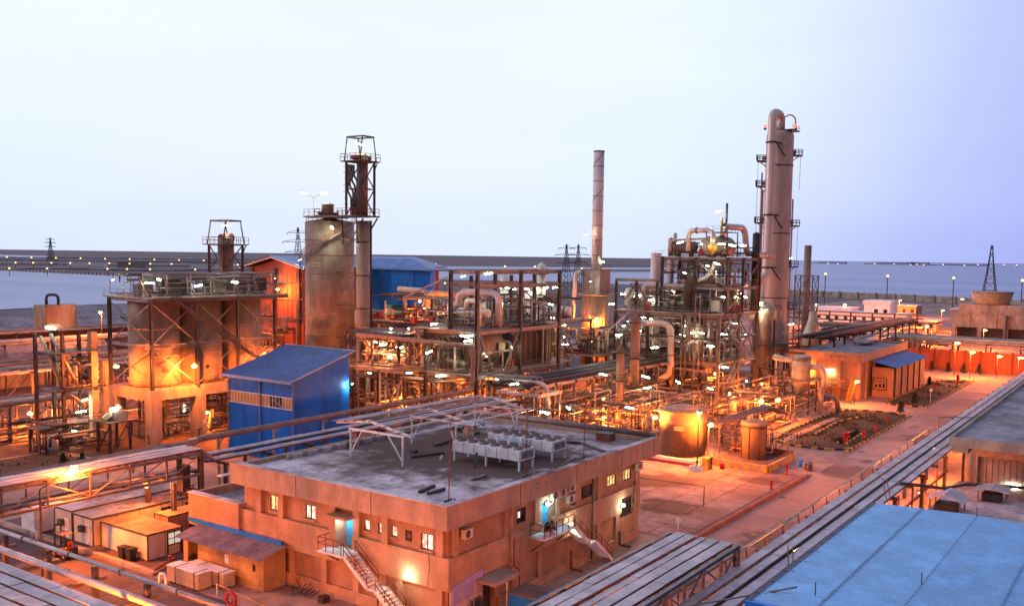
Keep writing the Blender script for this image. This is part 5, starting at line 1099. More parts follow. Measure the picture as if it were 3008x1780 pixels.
def equip(x, y, z, kind, label, group=None, mat=None, s=1.0):
    if kind == 'pump':
        t = T('pump', label, 'pump', (x, y, z), group); box(t, 'base_plate', CONC, x - .8 * s, x + .8 * s, y - .5 * s, y + .5 * s, z, z + .25 * s); rod(t, 'motor', mat or BLUER, (x - .6 * s, y, z + .6 * s), (x + .15 * s, y, z + .6 * s), .3 * s); rod(t, 'casing', STEELL, (x + .2 * s, y, z + .6 * s), (x + .55 * s, y, z + .6 * s), .38 * s); rod(t, 'nozzle', STEELL, (x + .4 * s, y, z + .7 * s), (x + .4 * s, y, z + 1.4 * s), .14 * s)
    elif kind == 'vessel':
        t = T('vertical_vessel', label, 'vessel', (x, y, z), group); lathe(t, 'shell', mat or TANKP, (x, y), [(.2 * s, z + .5 * s), (.8 * s, z + .7 * s), (.8 * s, z + 3 * s), (.6 * s, z + 3.3 * s), (.05, z + 3.5 * s)], 20)
        for a in range(3): rod(t, 'leg', STEEL, (x + .7 * s * math.cos(2.1 * a), y + .7 * s * math.sin(2.1 * a), z), (x + .7 * s * math.cos(2.1 * a), y + .7 * s * math.sin(2.1 * a), z + .9 * s), .08 * s)
        rod(t, 'top_nozzle', STEELL, (x, y, z + 3.4 * s), (x, y, z + 3.9 * s), .15 * s)
    elif kind == 'exch':
        t = T('heat_exchanger', label, 'exchanger', (x, y, z), group); hvessel(t, 'shell', mat or PIPEY, (x, y - 1.8 * s, z + 1.1 * s), (x, y + 1.8 * s, z + 1.1 * s), .5 * s); rod(t, 'channel_flange', STEELL, (x, y - 1.3 * s, z + 1.1 * s), (x, y - 1.15 * s, z + 1.1 * s), .66 * s)
        for s_ in (-1, 1): box(t, 'saddle', STEEL, x - .4 * s, x + .4 * s, y + s_ * 1.0 * s - .1, y + s_ * 1.0 * s + .1, z, z + .8 * s); rod(t, 'nozzle', STEELL, (x, y + s_ * .9 * s, z + 1.5 * s), (x, y + s_ * .9 * s, z + 2.1 * s), .14 * s)
    elif kind == 'cabinet':
        t = T('control_cabinet', label, 'cabinet', (x, y, z), group); box(t, 'casing', mat or WHITE, x - .5 * s, x + .5 * s, y - .7 * s, y + .7 * s, z + .1, z + 1.9 * s); box(t, 'door_panel', mat or WHITE, x - .53 * s, x - .5 * s, y - .62 * s, y + .62 * s, z + .2, z + 1.8 * s); box(t, 'plinth', STEEL, x - .5 * s, x + .5 * s, y - .7 * s, y + .7 * s, z, z + .1)
    elif kind == 'red':
        t = T('hose_cabinet', label, 'cabinet', (x, y, z), group); box(t, 'casing', REDP, x - .3, x + .3, y - .45, y + .45, z + .35, z + 1.45); box(t, 'door_panel', REDP, x - .33, x - .3, y - .4, y + .4, z + .42, z + 1.38); 
        for s_ in (-.35, .35): box(t, 'leg', STEEL, x - .05, x + .05, y + s_ - .04, y + s_ + .04, z, z + .35)
    return t

# ================================================================== THREE-TANK BLOCK (left)
K = T('tank_podium', 'massive orange lit concrete podium on square legs under the tanks', 'podium', (92, 124, 0))
for x in (81.8, 89.4, 97, 104.2):
    for y in (119.8, 128.6): box(K, 'leg', CONC, x - .85, x + .85, y - .85, y + .85, 0, 6.6)
for y in (119.8, 128.6): box(K, 'beam', CONC, 80.9, 105.1, y - .8, y + .8, 6.6, 8.0)
for x in (81.75, 89.4, 97, 104.2): box(K, 'beam', CONC, x - .8, x + .8, 120.6, 127.8, 6.6, 7.99)
box(K, 'slab', CONC, 81, 105, 119.2, 129.2, 8.0, 8.2); rail(K, [(81.1, 129, 8.2), (81.1, 119.3, 8.2), (104.8, 119.3, 8.2)], RUST)
text(K, 'S', TEXTB, (80.93, 119.8, 1.0), 1.7, (-1, 0, 0)); text(K, 'T', TEXTB, (88.9, 118.93, 1.0), 1.6, (0, -1, 0))
box(K, 'notice', SIGNP, 89.6, 90.3, 118.92, 118.945, 2.2, 2.9)
for k, (x, lb, sg) in enumerate(((85.2, 'round concrete tank at the near end of the row of three', '2FG.1040A'), (92.8, 'round concrete tank in the middle of the row of three', '2FG.1040B'), (100.5, 'round concrete tank at the far end of the row of three', '2FG.1041'))):
    t = T('storage_tank', lb, 'tank', (x, 124.2, 8.2)); lathe(t, 'shell', TANKP, (x, 124.2), [(3.7, 8.2), (3.7, 9.0), (3.62, 9.05), (3.62, 20.6)], 40)
    for z in (12.6, 16.6): lathe(t, 'hoop', TANKP, (x, 124.2), [(3.62, z), (3.69, z + .03), (3.69, z + .2), (3.62, z + .23)], 40)
    n = V((-.62, -.78, 0)).normalized(); c = V((x, 124.2, 14.2)) + n * 3.72
    s = box(t, 'name_plate', SIGNP, c.x - .9, c.x + .9, c.y - .02, c.y + .02, 13.8, 14.6); s.matrix_basis = MX.Translation(c) @ MX.Rotation(math.atan2(n.y, n.x) + math.pi / 2, 4, 'Z') @ MX.Diagonal((2.0, .04, .75, 1))
    text(t, sg, TEXTB, c + n * .04, .46, n)
    c = V((x, 124.2, 10.6)) + V((-.25, -.97, 0)).normalized() * 3.66; bar(t, 'hazard_diamond', REDP if k != 1 else TEXTB, c, c + V((-.25, -.97, 0)) * .05, .55, .55, 'box', math.pi / 4)
Fr = T('tank_structure', 'dark steel frame with crossed braces and a crowded top deck around the three tanks', 'steel frame', (92, 124, 8))
CX = (81.2, 88.8, 96.4, 103.8)
for x in CX:
    for y in (119.0, 129.2): bar(Fr, 'column', STEEL, (x, y, 8.2), (x, y, 21.2), .45, .45, 'ibeam')
for z in (14.4, 20.9):
    for y in (119.0, 129.2): bar(Fr, 'beam', STEELL, (81, y, z), (104, y, z), .3, .4, 'ibeam')
    for x in (81.2, 103.8): bar(Fr, 'beam', STEELL, (x, 119, z), (x, 129.2, z), .3, .4, 'ibeam')
for i in range(3):
    for z0, z1 in ((8.4, 14.2), (14.6, 20.7)): xbrace(Fr, (CX[i], 119, z0), (CX[i + 1], 119, z1), STEELL, .12)
for z0, z1 in ((8.4, 14.2), (14.6, 20.7)): xbrace(Fr, (81.2, 119, z0), (81.2, 129.2, z1), STEELL, .12)
box(Fr, 'deck', CONC, 80.6, 105.6, 118.0, 129.8, 21.2, 21.4); rail(Fr, [(80.7, 129.7, 21.4), (80.7, 118.1, 21.4), (105.5, 118.1, 21.4), (105.5, 129.7, 21.4)], STEELL)
bar(Fr, 'edge_beam', STEEL, (80.6, 118.0, 21.0), (105.6, 118.0, 21.0), .2, .4)
for x in (81, 85, 89, 93, 97, 101, 105): bar(Fr, 'pipe_stand', STEELL, (x, 120.5, 21.4), (x, 120.5, 24.6), .14); bar(Fr, 'diagonal_prop', STEELL, (x, 119.2, 21.4), (x - 1.6, 119.2, 24.4), .13)
for y, z, r in ((120.5, 24.7, .17), (121.4, 24.2, .12), (124.5, 23.8, .2), (127, 24.6, .15)): pipe(Fr, 'header_pipe', STEELL, [(81, y, z), (105, y, z)], r)
stair(Fr, (83.6, 117.9, 21.3), (98.4, 117.9, 11.8), .9, STEEL, STEEL, (0, -1, 0), True, .3)
box(Fr, 'stair_landing', STEEL, 98.4, 100, 116.8, 118.2, 11.7, 11.85)
for x, y, w_ in ((82, 122, 1.2), (86.5, 122.5, 1.6), (90, 124, 1.1), (94.5, 122.2, 1.5), (99, 122.5, 1.6), (103, 122, 1.1)):
    t = T('deck_machine', 'dark drive box on the tank frame deck, %s from the near end' % {82: 'first', 86.5: 'second', 90: 'third', 94.5: 'fourth', 99: 'fifth', 103: 'last'}[x], 'machine', (x, y, 21.4), 'machines on the tank frame deck'); box(t, 'casing', DARKS if random.random() < .5 else STEEL, x - w_, x + w_, y - .7, y + .7, 21.9, 23.1 + random.random()); 
    for s_ in (-1, 1): box(t, 'leg', STEEL, x + s_ * w_ * .8 - .08, x + s_ * w_ * .8 + .08, y - .6, y + .6, 21.4, 21.9)
    rod(t, 'motor', STEELL, (x - .3, y, 23.4), (x + .6, y, 23.4), .3)
clutter(81, 105, 119.5, 129, 21.6, 24.6, 44, 'thin pipe on the crowded deck above the three tanks', 'pipes on the tank frame deck', .3, (.05, .12))
clutter(83, 104, 121, 128, .3, 6.2, 34, 'orange lit pipe under the tank podium', 'pipes under the tank podium', .4, (.06, .16))
for q in ((86, 123, 0), (92.5, 122, 0), (95, 125, 0)): equip(*q, 'pump', 'small pump set under the tank podium', 'pumps under the tank podium', None, 1.3)
# tower behind the tank frame
def tower(cx, cy, z0, z1, w_, label, loc, plate_z, top):
    t = T('bucket_tower', label, 'tower', (cx, cy, z0))
    h = w_ / 2
    for sx in (-1, 1):
        for sy in (-1, 1): bar(t, 'column', STEEL, (cx + sx * h, cy + sy * h, z0), (cx + sx * h, cy + sy * h, z1), .32, .32, 'ibeam')
    n = max(2, round((z1 - z0) / 4.2))
    for k in range(n):
        a, b = z0 + (z1 - z0) * k / n, z0 + (z1 - z0) * (k + 1) / n
        for s_ in (-1, 1):
            bar(t, 'brace', STEEL, (cx - h, cy + s_ * h, a if k % 2 else b), (cx + h, cy + s_ * h, b if k % 2 else a), .16); bar(t, 'brace', STEEL, (cx + s_ * h, cy - h, a if k % 2 else b), (cx + s_ * h, cy + h, b if k % 2 else a), .16)
            bar(t, 'girt', STEEL, (cx - h, cy + s_ * h, b), (cx + h, cy + s_ * h, b), .18); bar(t, 'girt', STEEL, (cx + s_ * h, cy - h, b), (cx + s_ * h, cy + h, b), .18)
    p = w_ / 2 + .75
    box(t, 'deck', STEEL, cx - p, cx + p, cy - p, cy + p, z1, z1 + .18); rail(t, [(cx - p, cy - p, z1 + .18), (cx + p, cy - p, z1 + .18), (cx + p, cy + p, z1 + .18), (cx - p, cy + p, z1 + .18)], RUST, 1.2, 1.2, .06, 'handrail', True)
    for sx in (-1, 1):
        for sy in (-1, 1): bar(t, 'gallows_post', STEEL, (cx + sx * p * .85, cy + sy * p * .75, z1), (cx + sx * p * .55, cy + sy * p * .75, top), .16)
    for sy in (-1, 1): bar(t, 'gallows_beam', STEEL, (cx - p * .6, cy + sy * p * .75, top), (cx + p * .6, cy + sy * p * .75, top), .26)
    for sx in (-1, 1): bar(t, 'gallows_beam', STEEL, (cx + sx * p * .55, cy - p * .8, top), (cx + sx * p * .55, cy + p * .8, top), .26)
    for s_ in (-1, 1): bar(t, 'deck_bracket', STEEL, (cx + s_ * h, cy - h, z1 - 1.6), (cx + s_ * p, cy - h, z1), .14)
    # ladder with cage
    lx, ly = cx - p, cy + p * .4; b_ = MB()
    for s_ in (-.25, .25): b_.bar((lx, ly + s_, z0), (lx, ly + s_, z1 + 1.2), .06)
    zz = z0
    while zz < z1: b_.bar((lx, ly - .25, zz), (lx, ly + .25, zz), .04); zz += .6
    b_.build('ladder', RUST, t); b_ = MB(); zz = z0 + 2
    while zz < z1: 
        for a in range(6): 
            a0, a1 = math.pi / 2 + a * math.pi / 6, math.pi / 2 + (a + 1) * math.pi / 6; b_.bar((lx + .6 * math.cos(a0), ly + .45 * math.sin(a0), zz), (lx + .6 * math.cos(a1), ly + .45 * math.sin(a1), zz), .04)
        zz += 1.1
    b_.build('ladder_cage', RUST, t)
    return t
t = tower(108.7, 137.2, 12, 29.2, 4.0, 'dark lattice tower with gallows top rising behind the three tank frame', 0, 29.2, 33.4)
lathe(t, 'chute', PIPEB, (108.7, 137.2), [(1.0, 12), (1.0, 24), (1.4, 27), (1.4, 30.2), (.6, 31)], 16); rod(t, 'head_drum', ORANGEW, (107.6, 137.2, 30.3), (110, 137.2, 30.5), .8)
fluor((108.4, 136.6, 32.6), 'white fluorescent lamp under the gallows of the tower behind the tanks', 'fluorescent lamps on the lattice towers', None, 120, 1.6)

# ================================================================== SILO WITH HELICAL STAIR AND TOWER
SX, SY, SR = 127.6, 131.0, 4.55
Si = T('concrete_silo', 'tall brown concrete silo with helical stair and yellow name plate', 'silo', (SX, SY, 0))
lathe(Si, 'shell', SILO, (SX, SY), [(SR, 10.5), (SR, 33.7)], 56)
lathe(Si, 'dome', SILO, (SX, SY), [(SR + .03, 33.7), (SR - .2, 33.9), (1.2, 34.45)], 56)
for z in (13.1, 16.6, 20.9, 24.2, 27.6, 30.4): lathe(Si, 'cast_ring', SILO, (SX, SY), [(SR + .01, z), (SR + .07, z + .02), (SR + .07, z + .14), (SR + .01, z + .16)], 56)
rail(Si, [(SX + 4.4 * math.cos(a0_), SY + 4.4 * math.sin(a0_), 33.8) for a0_ in [math.radians(150 + 15 * k) for k in range(9)]], RUST, 1.1, 1.2, .07)
lathe(Si, 'skirt_ring', STEELL, (SX, SY), [(SR + .55, 9.4), (SR + .55, 10.5)], 56)
for a in range(40):
    an = a * math.pi / 20; x, y = SX + (SR + .6) * math.cos(an), SY + (SR + .6) * math.sin(an); bar(Si, 'skirt_rib', GALV, (x, y, 9.4), (x, y, 10.5), .09)
lathe(Si, 'base_drum', SILO, (SX, SY), [(SR + .2, 0), (SR + .2, 9.4)], 40)
nrm = V((-.52, -.85, 0)).normalized(); nrm = V((-SX, -SY, 0)).normalized(); side = V((-nrm.y, nrm.x, 0)); nrm = (nrm * .80 - side * .60).normalized()
c = V((SX, SY, 25.9)) + nrm * (SR + .02); s = box(Si, 'name_plate', SIGNP, 0, 1, 0, 1, 0, 1); mw = MX.Translation(c) @ MX.Rotation(math.atan2(nrm.y, nrm.x) + math.pi / 2, 4, 'Z') @ MX.Diagonal((2.3, .05, .75, 1)); s.matrix_basis = mw
text(Si, '2FG.1020', TEXTB, c + nrm * .045, .5, nrm)
# helical stair on the camera side, from the top platform down and round to the left
a0 = math.atan2(-SY, -SX); A0, A1 = a0 + R(62), a0 - R(118); zt, zb = 34.0, 24.5; nst = 46; R1, R2 = SR + .12, SR + 1.05; b1 = MB(); b2 = MB(); b3 = MB()
def hp(t, r, dz=0): a = A0 + (A1 - A0) * t; return V((SX + r * math.cos(a), SY + r * math.sin(a), zt + (zb - zt) * t + dz))
for k in range(nst):
    t0, t1 = k / nst, (k + 1) / nst
    b1.bar(hp(t0, R2), hp(t1, R2), .06, .3); b3.bar(hp(t0, R2, 1.05), hp(t1, R2, 1.05), .08); b3.bar(hp(t0, R2, .55), hp(t1, R2, .55), .06)
    if k % 2 == 0: b3.bar(hp(t0, R2), hp(t0, R2, 1.05), .05)
    q0, q1 = hp(t0, R1, .05), hp(t0, R2, .05); bar(Si, 'tread', STEEL, q0, q1, .26, .05)
b1.build('stair_stringer', STEELL, Si); b3.build('handrail', SRAIL, Si)
# top platform
box(Si, 'platform', STEEL, 121.2, 127.3, 118, 128.4, 34.5, 34.75); box(Si, 'platform', STEEL, 122.4, 130, 128.42, 132.5, 34.52, 34.72); rail(Si, [(122.5, 132.4, 34.75), (122.5, 128.4, 34.75), (121.3, 128.3, 34.75), (121.3, 118.1, 34.75), (127.2, 118.1, 34.75), (127.2, 128.3, 34.75)], SRAIL, 1.2, 1.2, .07)
for y in (118.5, 122): 
    bar(Si, 'platform_bracket', STEEL, (121.8, y, 34.4), (125.2, y + 3.0, 29.8), .22); bar(Si, 'platform_bracket', STEEL, (127.2, y, 34.4), (126.6, y + 3.2, 29.6), .22)
lathe(Si, 'top_hatch', PIPEY, (124.6, 128.4), [(1.1, 34.75), (1.1, 36.6), (1.2, 36.65), (1.2, 36.9), (.1, 37.2)], 20)
for dx, dy in ((-1.6, .3), (1.5, -.6)): equip(124.6 + dx, 128.4 + dy, 34.75, 'pump', 'small motor set on the silo top platform', 'motor sets on the silo platform', STEEL, .8)
t = T('twin_arm_lamp', 'white twin arm lamp on the silo top', 'lamp', (122.2, 129.5, 34.75)); rod(t, 'pole', WHITE, (122.2, 129.5, 34.75), (122.2, 129.5, 38.0), .05)
for s_ in (-1, 1):
    a_, b_ = V((122.2, 129.5, 38)), V((122.2, 129.5, 38.7)) + rt * (1.35 * s_); rod(t, 'arm', WHITE, a_, b_, .04); bar(t, 'lamp_head', E_FL, b_, b_ + rt * s_ * 1.1 + V((0, 0, .2)), .3, .16)
fluor((122.9, 125.6, 32.6), 'yellowish fluorescent lamp lighting the upper silo wall', 'fluorescent lamps on the silo', .6, 240, 1.8)
# shaft and frame tower in front right of the silo
t = tower(125.2, 120.8, 34.75, 44.2, 3.5, 'dark steel head tower with gallows on top of the silo shaft', 0, 44.2, 48.6)
Sh = T('silo_shaft', 'tall brown round shaft standing against the big silo', 'shaft', (126.3, 121.2, 0))
lathe(Sh, 'shell', SILO, (126.3, 121.2), [(1.25, 0), (1.25, 33.9)], 24); lathe(Sh, 'shell_upper', PIPEB, (125.5, 120.6), [(1.0, 34.75), (1.0, 45.4), (.3, 45.8)], 20)
for z in (6, 12, 18, 24, 30): lathe(Sh, 'band', STEEL, (126.3, 121.2), [(1.26, z), (1.34, z + .02), (1.34, z + .22), (1.26, z + .24)], 24); bar(Sh, 'tie_arm', STEEL, (125.2, 122, z + .6), (125.4, 127.0, z + .6), .16); bar(Sh, 'tie_arm', STEEL, (125.4, 123.8, z - .5), (125.0, 121.8, z + .5), .1)
for dx, dy in ((1.5, -.5), (1.75, .5)): rod(Sh, 'riser_pipe', DARKS, (126.3 + dx, 121.2 + dy, 0), (126.3 + dx, 121.2 + dy, 34), .22)
rod(Sh, 'riser_pipe', DARKS, (125.0, 120.2, 0), (125.0, 120.2, 12), .5)
for k in range(4): pipe(t, 'riser_pipe', STEEL, [(123.9 + .5 * k, 121.8, 34.8), (123.9 + .5 * k, 121.8, 38 + k), (123.6 + .5 * k, 122.3, 39 + k), (123.6 + .5 * k, 122.3, 43.8)], .18)
fluor((124.9, 120.2, 47.2), 'white fluorescent lamp under the gallows of the silo head tower', 'fluorescent lamps on the lattice towers', 2.1, 160, 2.2)
for k in range(5): rod(t, 'head_drum', YELP if k % 2 else ORANGEW, (123.8 + .7 * k, 119.8, 44.9), (123.8 + .7 * k, 121.4, 45.0), .42)
# ================================================================== BLUE SHED IN FRONT OF THE SILO
Sd = T('blue_shed', 'bright blue corrugated shed with sloping roof and a strip of orange windows', 'shed', (91, 101, 0))
box(Sd, 'wall', BLUEW, 86.1, 96.3, 95.3, 108.2, 0, 10.6)
for k in range(4):
    y0 = 95.0 + 3.33 * k; 
    corr(Sd, 'wall_sheet', BLUEW, (86.05, y0 + 3.33, 0), (0, -3.32, 0), (0, 0, 7.2), 14, .06); corr(Sd, 'wall_sheet', BLUEW, (86.05, y0 + 3.33, 8.8), (0, -3.32, 0), (0, 0, 2.2), 14, .06)
for k in range(4):
    x0 = 86.0 + 2.6 * k; z = 11.0 + .29 * (x0 - 85.3)
    corr(Sd, 'wall_sheet', BLUEW, (x0, 95.24, 0), (2.6, 0, 0), (0, 0, z - .1), 11, .06)
b = MB(); b.hexa([(86.1, 95.3, 10.6), (96.3, 95.3, 10.6), (96.3, 108.2, 10.6), (86.1, 108.2, 10.6), (86.1, 95.3, 11.0), (96.3, 95.3, 13.9), (96.3, 108.2, 13.9), (86.1, 108.2, 11.0)]); b.build('gable_wall', BLUEW, Sd)
for k in range(4): corr(Sd, 'roof_sheet', BLUER, (85.2, 94.6 + 3.55 * k, 11.08), (0, 3.56, 0), (11.9, 0, 3.3), 15, -.06)
box(Sd, 'eave_fascia', BLUER, 85.05, 85.2, 94.5, 108.9, 10.75, 11.15); bar(Sd, 'verge', GALV, (85.2, 94.52, 11.12), (97.1, 94.52, 14.42), .12, .12)
bar(Sd, 'ridge_flashing', GALV, (97.05, 94.5, 14.42), (97.05, 108.9, 14.42), .25, .1)
for y in (95.1, 101.6, 108.3): rod(Sd, 'down_pipe', STEELL, (85.85, y, 0), (85.85, y, 10.8), .09)
n = 20
for k in range(n):
    y0 = 95.3 + 12.9 * k / n; op = k in (3, 4, 5, 6)
    box(Sd, 'window_pane', GLASS if op else M('orange_glazing', (.50, .22, .07), .5, var=.2), 86.0, 86.04, y0 + .05, y0 + .6, 7.3, 8.7); box(Sd, 'mullion', WHITE, 85.94, 86.0, y0 - .03, y0 + .03, 7.25, 8.75)
for z in (7.22, 8.78): box(Sd, 'window_rail', WHITE, 85.93, 86.0, 95.2, 108.2, z - .05, z + .05)
bar(Sd, 'open_sash', WHITE, (85.9, 97.2, 7.4), (85.4, 98.6, 8.5), .05)
fluor((96.2, 94.4, 9.8), 'white fluorescent lamp at the far corner of the blue shed', 'fluorescent lamps on the blue shed', .8, 130, .8)
# ================================================================== GABLED ORANGE HALL
Gb = T('gabled_hall', 'orange red clad hall with white edged gable behind the silo', 'building', (150, 160, 0))
b = MB(); b.v = [V(q) for q in ((140, 168.8, 0), (140, 151.6, 0), (140, 151.6, 24.4), (140, 160.2, 26.5), (140, 168.8, 24.4), (185, 168.8, 0), (185, 151.6, 0), (185, 151.6, 24.4), (185, 160.2, 26.5), (185, 168.8, 24.4))]
b.f = [(0, 1, 2, 3, 4), (9, 8, 7, 6, 5), (1, 6, 7, 2), (4, 9, 5, 0)]; b.build('wall', ORANGEW, Gb)
for y in (167.6, 160.2, 152.8): box(Gb, 'column', DARKS, 139.6, 140.0, y - .35, y + .35, 0, 24.6)
for z in (14, 18, 21.2): box(Gb, 'girt', DARKS if z > 20 else ORANGEW, 139.75, 140.0, 151.6, 168.8, z, z + .35)
for k in range(12): box(Gb, 'wall_panel_seam', ORANGEW, 139.93, 140.0, 152.2 + 1.42 * k, 152.3 + 1.42 * k, 0, 24)
for s_, yc in ((1, 170.6), (-1, 149.8)):
    bar(Gb, 'bargeboard', WHITE, (138.6, 160.2, 27.15), (138.6, yc, 24.75), .3, .5); b = MB()
    b.hexa([(138.4, 160.2, 27.1), (186, 160.2, 27.1), (186, yc, 24.7), (138.4, yc, 24.7), (138.4, 160.2, 27.4), (186, 160.2, 27.4), (186, yc, 25.0), (138.4, yc, 25.0)]); b.build('roof', BLUER if s_ < 0 else M('rust_roof', (.22, .08, .06), .8), Gb)
fluor((138.4, 158.8, 22.4), 'white fluorescent lamp above the sodium lamp on the gabled hall', 'fluorescent lamps on the gabled hall', 1.0)
fluor((137.8, 150.2, 26.6), 'bright lamp on the roof edge between gabled hall and silo', 'fluorescent lamps at the hall roof', .5, 120)
Gm = T('annex_structure', 'dark pipe frame in front of the orange gabled hall', 'steel frame', (134, 160, 0))
for x in (131, 136):
    for y in (150, 156, 162, 168): bar(Gm, 'column', STEEL, (x, y, 0), (x, y, 12.5), .35, .35, 'ibeam')
for z in (8, 12.3): ring_beams(Gm, (131, 136), (150, 156, 162, 168), z, RUST)
deck(Gm, 130.8, 136.2, 150, 168, 12.4, STEEL, True, RUST, 'SW'); clutter(131, 137, 149, 168, 8.2, 15, 22, 'pipe on the dark frame before the gabled hall', 'pipes before the gabled hall', .4)
# ================================================================== BIG BLUE HANGING SHED
Bb = T('blue_hopper_house', 'large deep blue clad house on stilts with stepped lower edge behind the silo', 'building', (163, 143, 0))
for y0, y1, zb, x0 in ((144.8, 156, 14.6, 158), (136.7, 144.8, 16.8, 158.1), (131.9, 136.7, 20.5, 158.2)):
    box(Bb, 'wall', BLUEW, x0 + .1, 159.8 if y0 < 133 else 165, y0, y1, zb, 24.9); nn = max(2, round((y1 - y0) / 4))
    for k in range(nn): corr(Bb, 'wall_sheet', BLUEW, (x0 + .1, y0 + (y1 - y0) * (k + 1) / nn, zb), (0, -(y1 - y0) / nn + .02, 0), (0, 0, 24.8 - zb), 9, .06)
b = MB(); b.hexa([(157.2, 131.0, 24.8), (160.2, 131, 24.8), (171, 157, 24.8), (157.2, 157, 24.8), (161, 139.5, 27.1), (161.6, 139.5, 27.1), (166, 157, 27.1), (161, 157, 27.1)]); b.build('roof', BLUER, Bb)
box(Bb, 'eave_fascia', BLUER, 157.0, 157.2, 130.9, 157, 24.6, 25.0)
for x in (159, 168):
    for y in (133, 140, 147, 154): bar(Bb, 'stilt', STEEL, (x, y, 0), (x, y, 20 if y < 136 else 17), .4, .4, 'ibeam')
box(Bb, 'inner_wall', ORANGEW, 166, 166.3, 133, 156, 6, 17); box(Bb, 'deck', STEEL, 156, 171, 131, 157, 10.6, 10.9); rail(Bb, [(156, 157, 10.9), (156, 131, 10.9)], RUST)
for k in range(4): equip(160 + 1.5 * k, 136 + 3.4 * k, 10.9, 'vessel', 'dark vessel under the blue hopper house', 'vessels under the blue hopper house', DARKS, 1.2)
clutter(157, 165, 133, 155, 8, 16, 20, 'rusty pipe under the blue hopper house', 'pipes under the blue hopper house', .5)
sodium((160, 141, 14.6), 'sodium lamp glowing red under the blue hopper house', 900)
fluor((157.2, 150.8, 14.2), 'white fluorescent lamp at the lower edge of the blue hopper house', 'fluorescent lamps on the hopper house', .5, 130, 1.5)

# ================================================================== MIDDLE PROCESS UNIT
U = T('process_structure', 'open steel process structure with two decks and a tall portal frame in the middle', 'steel structure', (128, 94, 0))
XS = (116.7, 128.5, 140.3); YS = (88, 98.2)
unit_frame(U, XS, YS, 0, 16.2, .5); unit_frame(U, XS, (88, 93.2), 16.2, 25.6, .5)
for x in (128.5, 140.3): bar(U, 'column', STEEL, (x, 98.2, 16.2), (x, 98.2, 24.6), .5, .5, 'ibeam')
for z in (9.1, 16.0): ring_beams(U, XS, YS, z, STEELL, .6)
for y, z in ((88, 25.4), (88, 23.2), (93.2, 25.4), (93.2, 23.4)): bar(U, 'portal_beam', STEELL, (116.5, y, z), (140.5, y, z), .35, .6, 'ibeam')
for x in XS: bar(U, 'portal_beam', STEELL, (x, 88, 25.4), (x, 93.2, 25.4), .35, .6, 'ibeam')
box(U, 'deck', CONC, 116, 130, 88.3, 104.5, 9.4, 9.55); box(U, 'deck', CONC, 130.05, 146, 88.3, 98.2, 9.41, 9.56)
rail(U, [(116.05, 104.4, 9.55), (116.05, 88.35, 9.55), (130, 88.35, 9.55), (146, 88.35, 9.56)], STEELL); box(U, 'deck', CONC, 116, 126, 88.3, 101, 16.3, 16.45); rail(U, [(116.05, 101, 16.45), (116.05, 88.35, 16.45), (126, 88.35, 16.45), (126, 101, 16.45)], RUST)
for x, y in ((116.7, 98.2), (128.5, 88), (116.7, 88)):
    bar(U, 'knee_brace', STEELL, (x, y + .2, 14.0), (x, y + 2.4, 15.9), .2); bar(U, 'knee_brace', STEELL, (x + .2, y, 7.0), (x + 2.4, y, 9.0), .2)
xbrace(U, (118, 98.2, 9.6), (127.5, 98.2, 15.8), STEELL, .16); bar(U, 'brace', STEELL, (116.7, 88.3, 0.2), (116.7, 98, 8.8), .2); bar(U, 'brace', STEELL, (117.5, 88, 15.8), (121, 88, 9.7), .18); bar(U, 'brace', STEELL, (128, 88, 15.8), (124, 88, 9.7), .18); bar(U, 'brace', STEELL, (128.4, 88, 23), (140, 88, 16.5), .2)
bar(U, 'brace', STEELL, (116.7, 103, 21), (116.7, 94, 24.5), .25)
# low bays to the left of it
U2 = T('process_structure', 'lower two level steel bays between the silo shaft and the middle structure', 'steel structure', (120, 107, 0))
unit_frame(U2, (118, 125), (103.8, 109.6, 115.5), 0, 8.6, .42); ring_beams(U2, (118, 125), (103.8, 109.6, 115.5), 8.5, STEELL, .4); deck(U2, 117.5, 126, 103, 116, 8.8, CONC, True, STEELL, 'WS')
unit_frame(U2, (119, 127), (106, 112, 118), 8.8, 14.5, .32); ring_beams(U2, (119, 127), (106, 112, 118), 14.4, STEEL, .35); deck(U2, 119, 132, 105, 119, 14.6, STEEL, True, RUST, 'WS'); xbrace(U2, (118, 104, .3), (118, 109.4, 8.2), STEELL, .14); xbrace(U2, (119, 99.5, 9.6), (119, 103.5, 14), PIPEY, .14)
stair(U2, (120, 116.5, 14.5), (124, 116.5, 10), .9, PIPEY, RUST, (0, -1, 0), True, .3); bar(U2, 'brace', STEELL, (118.5, 113, 9), (119, 108, 14), .12)
U3 = T('process_floor', 'upper floor with vessels between blue hopper house and white vessel', 'steel structure', (138, 112, 0))
unit_frame(U3, (132, 142, 152), (104, 114, 124), 0, 15.4, .4); ring_beams(U3, (132, 142, 152), (104, 114, 124), 15.2, STEELL, .4); deck(U3, 131.5, 153, 103.5, 125, 15.5, CONC, True, RUST, 'WS')
